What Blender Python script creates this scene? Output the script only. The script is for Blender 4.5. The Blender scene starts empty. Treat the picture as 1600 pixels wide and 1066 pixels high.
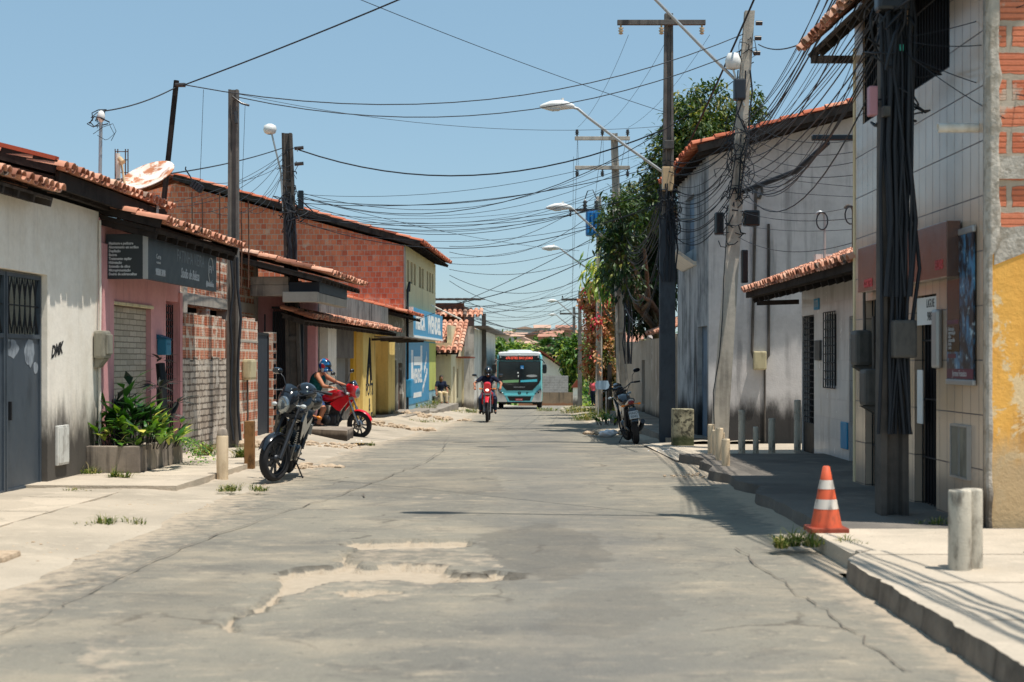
import bpy, bmesh, math, random
from math import sin, cos, pi, radians, sqrt, atan2
from mathutils import Vector, Matrix, noise
V = Vector
random.seed(7)
scene = bpy.context.scene
COL = scene.collection
F, VX, HY, CH = 2400.0, 791.0, 563.0, 1.6      # lens in photo pixels, vanishing point, horizon, eye height


def lerp(a, b, t): return a + (b - a) * t


def interp(tab, x):
    if x <= tab[0][0]: return tab[0][1]
    for (a, b), (c, d) in zip(tab, tab[1:]):
        if x <= c: return lerp(b, d, (x - a) / (c - a))
    return tab[-1][1]


GP = [(0, 0), (22, 0), (27, -.04), (31, -.11), (36, -.2), (42, -.31), (50, -.42), (58, -.54), (66, -.69),
      (74, -.86), (86, -1.13), (100, -1.42), (120, -1.95), (150, -3.0), (220, -7), (260, -8)]
def gz(Y): return interp(GP, Y)
def xx(px, Y): return (px - VX) * Y / F
def zz(py, Y): return CH - (py - HY) * Y / F
def P(px, py, Y): return V((xx(px, Y), Y, zz(py, Y)))
# the left building line leans 2.8 degrees towards the road with distance
LA = math.atan(.049)
def yL(px, d=0.0): return (6.575 - d) / (.049 + (VX - px) / F)
def Lp(d, s, z=0.0): return V((-6.575 + d * cos(LA) + s * sin(LA), s * cos(LA) - d * sin(LA), z))
def yR(px, X): return F * X / (px - VX)


# ---------------------------------------------------------------- objects
def props(o, label=None, cat=None, group=None, kind=None):
    if label: o['label'] = label
    if cat: o['category'] = cat
    if group: o['group'] = group
    if kind: o['kind'] = kind
    return o


def thing(name, label, cat, loc=(0, 0, 0), rotz=0.0, group=None, rot=None):
    o = bpy.data.objects.new(name, None)
    COL.objects.link(o)
    o.empty_display_size = .2
    o.location = loc
    o.rotation_euler = rot if rot else (0, 0, rotz)
    return props(o, label, cat, group)


def copy_tree(o, parent=None):
    c = o.copy(); COL.objects.link(c)
    if parent: c.parent = parent
    for ch in [x for x in bpy.data.objects if x.parent == o]:
        copy_tree(ch, c)
    return c


CUR = [None]                      # where the thing being built has its origin


def T(name, label, cat, o, left=False, group=None):
    """a thing with its Empty at o; parts are then given in street coordinates (left: d, s, z)"""
    w = Lp(*o) if left else V(o)
    t = thing(name, label, cat, w, -LA if left else 0.0, group)
    CUR[0] = Matrix.Translation(-V(o))
    return t


class MB:
    """collects faces, then links them as one mesh object"""
    def __init__(s):
        s.v = []; s.f = []; s.m = []; s.t = []; s.sm = []
        s.M = CUR[0]; s.mi = 0; s.tint = .5; s.smooth = False

    def add(s, vs, fs, smooth=None):
        o = len(s.v)
        for p in vs:
            p = V(p)
            s.v.append(s.M @ p if s.M else p)
        for f in fs:
            s.f.append([o + i for i in f]); s.m.append(s.mi); s.t.append(s.tint)
            s.sm.append(s.smooth if smooth is None else smooth)
        return s

    def box(s, x0, x1, y0, y1, z0, z1, bev=0.0):
        if x1 < x0: x0, x1 = x1, x0
        if y1 < y0: y0, y1 = y1, y0
        if z1 < z0: z0, z1 = z1, z0
        b = min(bev, (x1 - x0) * .45, (y1 - y0) * .45, (z1 - z0) * .45)
        if b <= 0:
            vs = [(x0, y0, z0), (x1, y0, z0), (x1, y1, z0), (x0, y1, z0), (x0, y0, z1), (x1, y0, z1), (x1, y1, z1), (x0, y1, z1)]
            return s.add(vs, [(0, 3, 2, 1), (4, 5, 6, 7), (0, 1, 5, 4), (1, 2, 6, 5), (2, 3, 7, 6), (3, 0, 4, 7)])
        bm = bmesh.new()
        bmesh.ops.create_cube(bm, size=1)
        for v in bm.verts:
            v.co = V((lerp(x0, x1, v.co.x + .5), lerp(y0, y1, v.co.y + .5), lerp(z0, z1, v.co.z + .5)))
        bmesh.ops.bevel(bm, geom=bm.edges[:], offset=b, segments=2, affect='EDGES', profile=.6)
        return s.bm(bm)

    def cbox(s, c, size, bev=0.0):
        return s.box(c[0] - size[0] / 2, c[0] + size[0] / 2, c[1] - size[1] / 2, c[1] + size[1] / 2, c[2] - size[2] / 2, c[2] + size[2] / 2, bev)

    def bm(s, bm, smooth=None):
        bm.verts.index_update()
        s.add([v.co.copy() for v in bm.verts], [[v.index for v in f.verts] for f in bm.faces], smooth)
        bm.free()
        return s

    def beam(s, p, q, w, h=None, up=(0, 0, 1)):
        """a bar of rectangular section from p to q"""
        p, q = V(p), V(q); h = h or w
        d = (q - p).normalized(); u = V(up)
        if abs(d.dot(u)) > .98: u = V((1, 0, 0))
        a = d.cross(u).normalized() * w / 2; b = a.cross(d).normalized() * h / 2
        vs = [p - a - b, p + a - b, p + a + b, p - a + b, q - a - b, q + a - b, q + a + b, q - a + b]
        return s.add(vs, [(0, 1, 2, 3), (7, 6, 5, 4), (0, 4, 5, 1), (1, 5, 6, 2), (2, 6, 7, 3), (3, 7, 4, 0)])

    def cyl(s, p, q, r0, r1=None, n=12, caps=True):
        return s.tube([p, q], [r0, r0 if r1 is None else r1], n, caps)

    def tube(s, pts, r, n=8, caps=True, smooth=True):
        pts = [V(p) for p in pts]
        k = len(pts)
        if not hasattr(r, '__len__'): r = [r] * k
        vs, fs = [], []
        ref = None
        for i, p in enumerate(pts):
            d = (pts[min(i + 1, k - 1)] - pts[max(i - 1, 0)]).normalized()
            if ref is None:
                ref = V((0, 0, 1)) if abs(d.z) < .9 else V((1, 0, 0))
            a = d.cross(ref)
            if a.length < 1e-5: a = d.cross(V((0, 1, 0)))
            a.normalize(); b = d.cross(a).normalized(); ref = a.cross(d)
            for j in range(n):
                t = 2 * pi * j / n
                vs.append(p + (a * cos(t) + b * sin(t)) * r[i])
        for i in range(k - 1):
            for j in range(n):
                j2 = (j + 1) % n
                fs.append((i * n + j, (i + 1) * n + j, (i + 1) * n + j2, i * n + j2))
        s.add(vs, fs, smooth)
        if caps:
            s.add(vs[:n], [list(range(n))], False)
            s.add(vs[-n:], [list(range(n))[::-1]], False)
        return s

    def ball(s, c, r, nu=14, nv=9, R=None):
        if not hasattr(r, '__len__'): r = (r, r, r)
        c = V(c); vs, fs = [], []
        for i in range(nv + 1):
            a = pi * i / nv
            for j in range(nu):
                b = 2 * pi * j / nu
                p = V((r[0] * sin(a) * cos(b), r[1] * sin(a) * sin(b), r[2] * cos(a)))
                vs.append(c + (R @ p if R else p))
        for i in range(nv):
            for j in range(nu):
                j2 = (j + 1) % nu
                fs.append((i * nu + j, (i + 1) * nu + j, (i + 1) * nu + j2, i * nu + j2))
        return s.add(vs, fs, True)

    def lathe(s, prof, n=24, M=None, smooth=True):
        """profile [(r,z)] about the z axis"""
        vs, fs = [], []
        for r, z in prof:
            for j in range(n):
                t = 2 * pi * j / n
                p = V((r * cos(t), r * sin(t), z))
                vs.append(M @ p if M else p)
        for i in range(len(prof) - 1):
            for j in range(n):
                j2 = (j + 1) % n
                fs.append((i * n + j, i * n + j2, (i + 1) * n + j2, (i + 1) * n + j))
        return s.add(vs, fs, smooth)

    def prism(s, poly, axis, a, b):
        """polygon extruded along x, y or z from a to b"""
        def mk(p, t):
            return {'x': (t, p[0], p[1]), 'y': (p[0], t, p[1]), 'z': (p[0], p[1], t)}[axis]
        n = len(poly)
        vs = [mk(p, a) for p in poly] + [mk(p, b) for p in poly]
        fs = [list(range(n))[::-1], [n + i for i in range(n)]]
        for i in range(n):
            j = (i + 1) % n
            fs.append((i, j, n + j, n + i))
        bm = bmesh.new()
        vv = [bm.verts.new(v) for v in vs]
        for f in fs: bm.faces.new([vv[i] for i in f])
        bmesh.ops.recalc_face_normals(bm, faces=bm.faces[:])
        return s.bm(bm, False)

    def loft(s, secs, n=14, pw=2.4, axis='x'):
        """rings of super-ellipses: (t, centre z, half width, half height[, centre y])"""
        vs, fs = [], []
        for sec in secs:
            t, zc, hw, hh = sec[:4]; yc = sec[4] if len(sec) > 4 else 0
            for j in range(n):
                a = 2 * pi * j / n
                y = yc + hw * math.copysign(abs(cos(a)) ** (2 / pw), cos(a))
                z = zc + hh * math.copysign(abs(sin(a)) ** (2 / pw), sin(a))
                vs.append((t, y, z) if axis == 'x' else ((y, t, z) if axis == 'y' else (y, z, t)))
        k = len(secs)
        for i in range(k - 1):
            for j in range(n):
                j2 = (j + 1) % n
                fs.append((i * n + j, i * n + j2, (i + 1) * n + j2, (i + 1) * n + j))
        s.add(vs, fs, True)
        s.add(vs[:n], [list(range(n))[::-1]], False); s.add(vs[-n:], [list(range(n))], False)
        return s

    def wall(s, axis, at, th, a0, a1, z0, z1, holes=()):
        """a wall slab normal to axis ('x' or 'y') at [at, at+th], spanning a0..a1 and z0..z1, with openings (a,b,za,zb)"""
        ys = sorted({a0, a1, *[h[0] for h in holes], *[h[1] for h in holes]})
        zs = sorted({z0, z1, *[h[2] for h in holes], *[h[3] for h in holes]})
        ys = [y for y in ys if a0 - 1e-6 <= y <= a1 + 1e-6]; zs = [z for z in zs if z0 - 1e-6 <= z <= z1 + 1e-6]
        t0, t1 = min(at, at + th), max(at, at + th)
        solid = {}
        for i in range(len(ys) - 1):
            for j in range(len(zs) - 1):
                cy, cz = (ys[i] + ys[i + 1]) / 2, (zs[j] + zs[j + 1]) / 2
                solid[i, j] = not any(h[0] < cy < h[1] and h[2] < cz < h[3] for h in holes)
        def pt(t, y, z): return (t, y, z) if axis == 'x' else (y, t, z)
        def q(*pp):
            s.add(pp, [(0, 1, 2, 3)])
        flip = axis == 'y'
        for (i, j), ok in solid.items():
            if not ok: continue
            a, b, c, d = ys[i], ys[i + 1], zs[j], zs[j + 1]
            quads = [[pt(t1, a, c), pt(t1, b, c), pt(t1, b, d), pt(t1, a, d)], [pt(t0, b, c), pt(t0, a, c), pt(t0, a, d), pt(t0, b, d)]]
            if not solid.get((i - 1, j)): quads.append([pt(t0, a, c), pt(t1, a, c), pt(t1, a, d), pt(t0, a, d)])
            if not solid.get((i + 1, j)): quads.append([pt(t1, b, c), pt(t0, b, c), pt(t0, b, d), pt(t1, b, d)])
            if not solid.get((i, j - 1)): quads.append([pt(t0, a, c), pt(t0, b, c), pt(t1, b, c), pt(t1, a, c)])
            if not solid.get((i, j + 1)): quads.append([pt(t1, a, d), pt(t1, b, d), pt(t0, b, d), pt(t0, a, d)])
            for k in quads: q(*(k[::-1] if flip else k))
        return s

    def build(s, name, mat, parent=None, uv=True):
        me = bpy.data.meshes.new(name)
        me.from_pydata([tuple(v) for v in s.v], [], s.f)
        mats = mat if isinstance(mat, (list, tuple)) else [mat]
        for m in mats: me.materials.append(m)
        me.polygons.foreach_set('material_index', s.m)
        me.polygons.foreach_set('use_smooth', s.sm)
        if len(set(s.t)) > 1:
            at = me.attributes.new('tint', 'FLOAT', 'FACE')
            at.data.foreach_set('value', s.t)
        if uv: box_uv(me)
        me.update()
        o = bpy.data.objects.new(name, me)
        COL.objects.link(o)
        if parent: o.parent = parent
        return o


def box_uv(me):
    uvl = me.uv_layers.new(name='UVMap')
    data = [0.0] * (2 * len(me.loops))
    co = [v.co for v in me.vertices]
    for p in me.polygons:
        n = p.normal
        ax = max(range(3), key=lambda i: abs(n[i]))
        for li in p.loop_indices:
            c = co[me.loops[li].vertex_index]
            if ax == 0: u, v = c.y, c.z
            elif ax == 1: u, v = c.x, c.z
            else: u, v = c.x, c.y
            data[2 * li] = u; data[2 * li + 1] = v
    uvl.data.foreach_set('uv', data)


def text_mesh(mb, body, size, M, depth=.003, align='CENTER', shear=0, sx=1.0, bold=0.0):
    """lettering as real geometry: M maps text x (reading direction), y (up), z (out) into the part's space"""
    cu = bpy.data.curves.new('lettering', 'FONT')
    cu.body = body; cu.size = size; cu.align_x = align; cu.align_y = 'CENTER'
    cu.extrude = depth; cu.resolution_u = 2; cu.shear = shear; cu.offset = bold
    o = bpy.data.objects.new('lettering', cu); COL.objects.link(o)
    me = bpy.data.meshes.new_from_object(o.evaluated_get(bpy.context.evaluated_depsgraph_get()))
    S = Matrix.Diagonal((sx, 1, 1, 1))
    mb.add([M @ (S @ v.co) for v in me.vertices], [list(p.vertices) for p in me.polygons], False)
    bpy.data.objects.remove(o); bpy.data.curves.remove(cu); bpy.data.meshes.remove(me)
    return mb


def frame(o, x, y):
    """matrix with origin o, reading direction x and up y"""
    x, y = V(x).normalized(), V(y).normalized(); z = x.cross(y)
    return Matrix(((x.x, y.x, z.x, o[0]), (x.y, y.y, z.y, o[1]), (x.z, y.z, z.z, o[2]), (0, 0, 0, 1)))


def remesh(name, mat, parent, caps=(), balls=(), voxel=.012, smooth=4):
    """one continuous surface grown over tapered capsules and ellipsoids"""
    mb = MB()
    for p, r0, q, r1 in caps:
        p, q = V(p), V(q)
        d = q - p; L = max(d.length, 1e-4); d.normalize()
        pts, rs = [], []
        for k in range(4):
            a = pi / 2 * (k + .02) / 4; pts.append(p - d * r0 * cos(a)); rs.append(r0 * sin(a))
        pts.append(p); rs.append(r0); pts.append(q); rs.append(r1)
        for k in range(3, -1, -1):
            a = pi / 2 * (k + .02) / 4; pts.append(q + d * r1 * cos(a)); rs.append(r1 * sin(a))
        mb.tube(pts, rs, 10)
    for b in balls:
        mb.ball(*b)
    o = mb.build(name, mat, None, uv=False)
    m = o.modifiers.new('r', 'REMESH'); m.mode = 'VOXEL'; m.voxel_size = voxel; m.use_smooth_shade = True
    if smooth:
        s2 = o.modifiers.new('s', 'SMOOTH'); s2.iterations = smooth; s2.factor = .5
    me = bpy.data.meshes.new_from_object(o.evaluated_get(bpy.context.evaluated_depsgraph_get()))
    me.name = name
    old = o.data
    o.modifiers.clear(); o.data = me
    bpy.data.meshes.remove(old)
    me.materials.clear(); me.materials.append(mat)
    for p in me.polygons: p.use_smooth = True
    if parent: o.parent = parent
    return o


# ---------------------------------------------------------------- materials
class NT:
    def __init__(s, name):
        s.mat = bpy.data.materials.new(name); s.mat.use_nodes = True
        s.t = s.mat.node_tree; s.t.nodes.clear()
        s.out = s.n('ShaderNodeOutputMaterial')
        s.b = s.n('ShaderNodeBsdfPrincipled')
        s.l(s.b.outputs[0], s.out.inputs[0])
        s.co = s.n('ShaderNodeTexCoord')

    def n(s, t, **kw):
        nd = s.t.nodes.new(t)
        for k, v in kw.items(): setattr(nd, k, v)
        return nd

    def l(s, a, b): s.t.links.new(a, b)

    def setv(s, sock, v):
        if isinstance(v, bpy.types.NodeSocket): s.l(v, sock)
        elif isinstance(v, (tuple, list)) and len(v) == 3 and len(sock.default_value) == 4: sock.default_value = (*v, 1)
        else: sock.default_value = v

    def noise(s, scale=5, detail=4, rough=.55, vec=None, stretch=None, coord='Object', dist=0.0):
        nd = s.n('ShaderNodeTexNoise')
        nd.inputs['Scale'].default_value = scale; nd.inputs['Detail'].default_value = detail
        nd.inputs['Roughness'].default_value = rough; nd.inputs['Distortion'].default_value = dist
        src = vec or s.co.outputs[coord]
        if stretch:
            mp = s.n('ShaderNodeMapping'); mp.inputs['Scale'].default_value = stretch
            s.l(src, mp.inputs[0]); src = mp.outputs[0]
        s.l(src, nd.inputs['Vector'])
        return nd.outputs['Fac']

    def ramp(s, fac, a, b):
        """0 below a, 1 above b"""
        nd = s.n('ShaderNodeMapRange'); nd.clamp = True
        if hasattr(nd, 'interpolation_type'): nd.interpolation_type = 'SMOOTHSTEP' if b > a else 'LINEAR'
        nd.inputs['From Min'].default_value = a; nd.inputs['From Max'].default_value = b
        s.l(fac, nd.inputs['Value'])
        return nd.outputs['Result']

    def mix(s, fac, a, b, mode='MIX'):
        nd = s.n('ShaderNodeMix'); nd.data_type = 'RGBA'; nd.blend_type = mode
        s.setv(nd.inputs[0], fac); s.setv(nd.inputs[6], a); s.setv(nd.inputs[7], b)
        return nd.outputs[2]

    def math(s, op, a, b=0.0, c=None):
        nd = s.n('ShaderNodeMath', operation=op)
        s.setv(nd.inputs[0], a); s.setv(nd.inputs[1], b)
        if c is not None: s.setv(nd.inputs[2], c)
        return nd.outputs[0]

    def sep(s, coord='Object'):
        nd = s.n('ShaderNodeSeparateXYZ'); s.l(s.co.outputs[coord], nd.inputs[0]); return nd.outputs

    def bump(s, h, strength=.3, dist=.02):
        nd = s.n('ShaderNodeBump'); nd.inputs['Strength'].default_value = strength; nd.inputs['Distance'].default_value = dist
        s.l(h, nd.inputs['Height']); s.l(nd.outputs[0], s.b.inputs['Normal'])

    def attr(s, name='tint'):
        nd = s.n('ShaderNodeAttribute'); nd.attribute_name = name; return nd.outputs['Fac']

    def fin(s, col, rough=.85, metal=0.0, spec=.3):
        s.setv(s.b.inputs['Base Color'], col); s.setv(s.b.inputs['Roughness'], rough)
        s.b.inputs['Metallic'].default_value = metal
        s.b.inputs['Specular IOR Level'].default_value = spec
        return s.mat


def hexc(r, g, b):
    """0-255 surface colour to linear"""
    f = lambda c: (c / 255) / 12.92 if c <= 10 else ((c / 255 + .055) / 1.055) ** 2.4
    return (f(r), f(g), f(b))


def mul(c, k): return tuple(x * k for x in c)


def paint(name, col, rough=.5, metal=0.0, var=.12, scale=6, dirt=None, dirt_amt=.35, spec=.4, bump=0.0):
    s = NT(name)
    n1 = s.noise(scale, 5)
    c = s.mix(n1, mul(col, 1 - var), mul(col, 1 + var))
    if dirt:
        n2 = s.noise(scale * .7, 6, .65, stretch=(1.3, 1.3, .6))
        c = s.mix(s.math('MULTIPLY', s.ramp(n2, .46, .68), dirt_amt), c, dirt)
    if bump: s.bump(s.noise(scale * 9, 3), bump, .01)
    r = s.math('ADD', s.math('MULTIPLY', s.noise(scale * 2, 3), .2), rough - .1)
    return s.fin(c, r, metal, spec)


def plaster(name, col, stain, amt=.5, streak=None, streak_amt=.5, base=None, base_h=.5, bump=.25, patch=None, patch_amt=.8, patch_at=(.56, .6), rough=.9, sscale=1.0, base_soft=.35):
    """rendered wall: blotches, runs from the top, peeled patches and a mildewed foot, all with outlines of their own"""
    s = NT(name)
    c = s.mix(s.math('MULTIPLY', s.ramp(s.noise(1.1 * sscale, 6, .65), .38, .72), amt), col, stain)
    c = s.mix(s.noise(14, 4), s.mix(1.0, c, (.86, .86, .86), 'MULTIPLY'), s.mix(1.0, c, (1.06, 1.06, 1.06), 'MULTIPLY'))
    if streak:
        n = s.noise(2.2, 5, .6, stretch=(2.4, 2.4, .16))
        n2 = s.noise(.7, 3)
        c = s.mix(s.math('MULTIPLY', s.math('MULTIPLY', s.ramp(n, .5, .66), s.ramp(n2, .35, .6)), streak_amt), c, streak)
    if patch:
        n = s.noise(1.7 * sscale, 7, .68, dist=.4)
        c = s.mix(s.math('MULTIPLY', s.ramp(n, *patch_at), patch_amt), c, patch)
    if base:
        z = s.sep()[2]
        n = s.noise(2.6, 7, .7, stretch=(1, 1, .35))
        k = s.math('SUBTRACT', s.math('ADD', s.math('MULTIPLY', n, 1.6 * base_h), base_h * .38), z)
        c = s.mix(s.math('MULTIPLY', s.ramp(k, -base_soft * base_h, base_h * .5), .93), c, base)
    s.bump(s.math('ADD', s.noise(30, 5), s.math('MULTIPLY', s.noise(4, 4), 1.5)), bump, .012)
    return s.fin(c, rough, 0, .2)


def bricks(name, c1, c2, mortar, bw=.3, bh=.2, mo=.018, off=.5, rough=.9, bump=.8, splash=None, splash_amt=.7, splash_at=(.56, .62), ribs=0.0, dirt=None, jag=.012, spec=.15, dist=.012):
    s = NT(name)
    uv = s.co.outputs['UV']
    nz = s.n('ShaderNodeTexNoise'); nz.inputs['Scale'].default_value = 9; nz.inputs['Detail'].default_value = 3; s.l(uv, nz.inputs['Vector'])
    mm = s.n('ShaderNodeVectorMath', operation='MULTIPLY_ADD'); s.l(nz.outputs['Color'], mm.inputs[0]); mm.inputs[1].default_value = (jag, jag, 0); s.l(uv, mm.inputs[2])
    bt = s.n('ShaderNodeTexBrick', offset=off, squash=1.0)
    bt.inputs['Color1'].default_value = (*c1, 1); bt.inputs['Color2'].default_value = (*c2, 1); bt.inputs['Mortar'].default_value = (*mortar, 1)
    bt.inputs['Scale'].default_value = 1; bt.inputs['Brick Width'].default_value = bw; bt.inputs['Row Height'].default_value = bh
    bt.inputs['Mortar Size'].default_value = mo; bt.inputs['Mortar Smooth'].default_value = .2; bt.inputs['Bias'].default_value = -.1
    s.l(mm.outputs[0], bt.inputs['Vector'])
    c = bt.outputs['Color']
    c = s.mix(s.noise(22, 4), s.mix(1.0, c, (.78, .76, .76), 'MULTIPLY'), s.mix(1.0, c, (1.12, 1.1, 1.1), 'MULTIPLY'))
    h = s.math('SUBTRACT', 1.0, bt.outputs['Fac'])
    if ribs:
        sp = s.sep('UV')
        w = s.math('SINE', s.math('MULTIPLY', sp[1], 2 * pi / ribs))
        k = s.math('MULTIPLY', s.ramp(w, .35, .9), h)
        c = s.mix(s.math('MULTIPLY', k, .55), c, mul(c1, .35))
        h = s.math('SUBTRACT', h, s.math('MULTIPLY', k, .5))
    if dirt: c = s.mix(s.math('MULTIPLY', s.ramp(s.noise(1.3, 6, .65, stretch=(1.5, 1.5, .5)), .48, .7), .7), c, dirt)
    if splash: c = s.mix(s.math('MULTIPLY', s.ramp(s.noise(2.3, 7, .7), *splash_at), splash_amt), c, splash)
    s.bump(s.math('ADD', h, s.math('MULTIPLY', s.noise(40, 3), .35)), bump, dist)
    return s.fin(c, rough, 0, spec)


def tiles(name, col, joint, bw, bh, mo=.006, rough=.25, var=.08, off=0.0, dirt=None, metal=0.0, spec=.5):
    s = NT(name)
    bt = s.n('ShaderNodeTexBrick', offset=off, squash=1.0)
    bt.inputs['Color1'].default_value = (*mul(col, 1 - var), 1); bt.inputs['Color2'].default_value = (*mul(col, 1 + var), 1); bt.inputs['Mortar'].default_value = (*joint, 1)
    bt.inputs['Scale'].default_value = 1; bt.inputs['Brick Width'].default_value = bw; bt.inputs['Row Height'].default_value = bh
    bt.inputs['Mortar Size'].default_value = mo; bt.inputs['Mortar Smooth'].default_value = .1
    s.l(s.co.outputs['UV'], bt.inputs['Vector'])
    c = bt.outputs['Color']
    c = s.mix(s.math('MULTIPLY', s.ramp(s.noise(1.5, 5), .4, .75), .35), c, mul(col, .72))
    if dirt: c = s.mix(s.math('MULTIPLY', s.ramp(s.noise(2.4, 6, .65, stretch=(1, 1, .35)), .5, .68), .55), c, dirt)
    s.bump(s.math('ADD', s.math('SUBTRACT', 1.0, bt.outputs['Fac']), s.math('MULTIPLY', s.noise(2.5, 2), .5)), .25, .006)
    r = s.math('ADD', s.math('MULTIPLY', bt.outputs['Fac'], .5), s.math('ADD', rough - .08, s.math('MULTIPLY', s.noise(3, 4), .2)))
    return s.fin(c, r, metal, spec)


def tinted(name, stops, rough=.85, var=.15, scale=12, spec=.2, bump=.2, trans=0.0):
    """colour picked per tile or leaf from the stops by its own random tint"""
    s = NT(name)
    cr = s.n('ShaderNodeValToRGB')
    el = cr.color_ramp.elements
    for i, (p, c) in enumerate(stops):
        e = el[i] if i < len(el) and i < 2 else el.new(p)
        e.position = p; e.color = (*c, 1)
    s.l(s.attr(), cr.inputs[0])
    c = s.mix(s.noise(scale, 4), s.mix(1.0, cr.outputs[0], (1 - var,) * 3, 'MULTIPLY'), s.mix(1.0, cr.outputs[0], (1 + var,) * 3, 'MULTIPLY'))
    if bump: s.bump(s.noise(scale * 3, 3), bump, .01)
    m = s.fin(c, rough, 0, spec)
    if trans:
        tr = s.n('ShaderNodeBsdfTranslucent'); s.l(s.mix(1.0, c, (1.3, 1.5, .6), 'MULTIPLY'), tr.inputs[0])
        ms = s.n('ShaderNodeMixShader'); ms.inputs[0].default_value = trans
        s.l(s.b.outputs[0], ms.inputs[1]); s.l(tr.outputs[0], ms.inputs[2]); s.l(ms.outputs[0], s.out.inputs[0])
    return m


def plain(name, col, rough=.5, metal=0.0, spec=.4, emit=0.0, coat=0.0):
    s = NT(name)
    n = s.noise(9, 3)
    c = s.mix(n, mul(col, .93), mul(col, 1.07))
    m = s.fin(c, rough, metal, spec)
    if coat: s.b.inputs['Coat Weight'].default_value = coat
    if emit:
        s.b.inputs['Emission Color'].default_value = (*col, 1); s.b.inputs['Emission Strength'].default_value = emit
    return m


# ---------------------------------------------------------------- shared shapes
def barrel_roof(name, mat, parent, p0, along, up, length, slope_len, w=.21, L=.38, jit=.012, seed=1, thick=.014, gap=0.0):
    """clay barrel tiles: a row of channels and a row of covers; p0 the eave corner, along the eave, up the slope"""
    rnd = random.Random(seed)
    mb = MB()
    A, U = V(along).normalized(), V(up).normalized(); N = A.cross(U).normalized()
    if N.z < 0: N = -N
    p0 = V(p0)
    nc, nr = max(1, int(length / w)), max(1, int(round(slope_len / L)))
    w = length / nc; L = slope_len / nr
    seg = 6
    for i in range(nc + 1):
        for cover in (0, 1):
            if not cover and i == nc: continue
            base = p0 + A * (w * (i + (0 if cover else .5)))
            for j in range(nr):
                if gap and cover and rnd.random() < gap: continue
                mb.tint = min(1, max(0, rnd.gauss(.5, .24)))
                a0 = rnd.uniform(-jit, jit); a1 = rnd.uniform(-jit, jit)
                e = rnd.uniform(-jit, jit) * (2.0 if j == 0 else 1)
                lo = base + U * (L * j + e - (.05 if j == 0 else .03)) + A * a0 + N * rnd.uniform(0, .01)
                hi = base + U * (L * (j + 1) + .03) + A * a1
                r0, r1 = w * .42, w * .33
                if cover: lo += N * .052; hi += N * .03
                else: lo += N * .055; hi += N * .035
                vs = []
                rows = [(lo, r0), (hi, r1)]
                for (c, r) in rows:
                    for k in range(seg + 1):
                        t = pi * k / seg
                        vs.append(c + A * (cos(t) * r) + N * (sin(t) * r * .85 if cover else -sin(t) * r * .55))
                fs = [(k, k + 1, seg + 1 + k + 1, seg + 1 + k) for k in range(seg)]
                mb.add(vs, fs, True)
                if j == 0 or cover:
                    ri = r0 - thick
                    inner = [lo + A * (cos(pi * k / seg) * ri) + N * (sin(pi * k / seg) * ri * .85 if cover else -sin(pi * k / seg) * ri * .55) for k in range(seg + 1)]
                    mb.add(vs[:seg + 1] + inner, [(k, seg + 1 + k, seg + 2 + k, k + 1) for k in range(seg)], False)
                    inner2 = [p + U * .18 for p in inner]
                    mb.add(inner + inner2, [(k, seg + 1 + k, seg + 2 + k, k + 1) for k in range(seg)], True)
    return mb.build(name, mat, parent)


def deck(name, mat, parent, p0, along, up, length, slope_len, drop=.035, th=.03, rafters=.5, tail=.0):
    """boards and rafters under the tiles"""
    mb = MB()
    A, U = V(along).normalized(), V(up).normalized(); N = A.cross(U).normalized()
    if N.z < 0: N = -N
    p0 = V(p0) - N * drop
    def slab(o, la, lu, t):
        vs = [o, o + A * la, o + A * la + U * lu, o + U * lu]
        vs += [v - N * t for v in vs]
        mb.add(vs, [(0, 1, 2, 3), (7, 6, 5, 4), (0, 4, 5, 1), (1, 5, 6, 2), (2, 6, 7, 3), (3, 7, 4, 0)])
    slab(p0 + U * .06, length, slope_len - .06, th)
    k = max(1, int(length / rafters))
    for i in range(k + 1):
        x = lerp(.03, length - .09, i / k)
        slab(p0 + A * x + U * (.03 + random.uniform(0, .04)) - N * (th + .003), .06, slope_len - .1, .08)
    return mb.build(name, mat, parent)


def leaf(mb, c, d, up, ln, wd, fold=.25):
    """one leaf: pointed, folded along its rib and drooping at the tip"""
    d = d.normalized(); s = d.cross(up)
    if s.length < 1e-4: s = d.cross(V((1, 0, 0)))
    s.normalize(); n = s.cross(d).normalized()
    a = c; b = c + d * ln * .5 + n * ln * .06; t = c + d * ln - n * ln * .12
    l = c + d * ln * .42 + s * wd / 2 + n * wd * fold; r = c + d * ln * .42 - s * wd / 2 + n * wd * fold
    mb.add([a, l, t, r, b], [(0, 4, 1), (1, 4, 2), (0, 3, 4), (4, 3, 2)], False)


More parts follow.
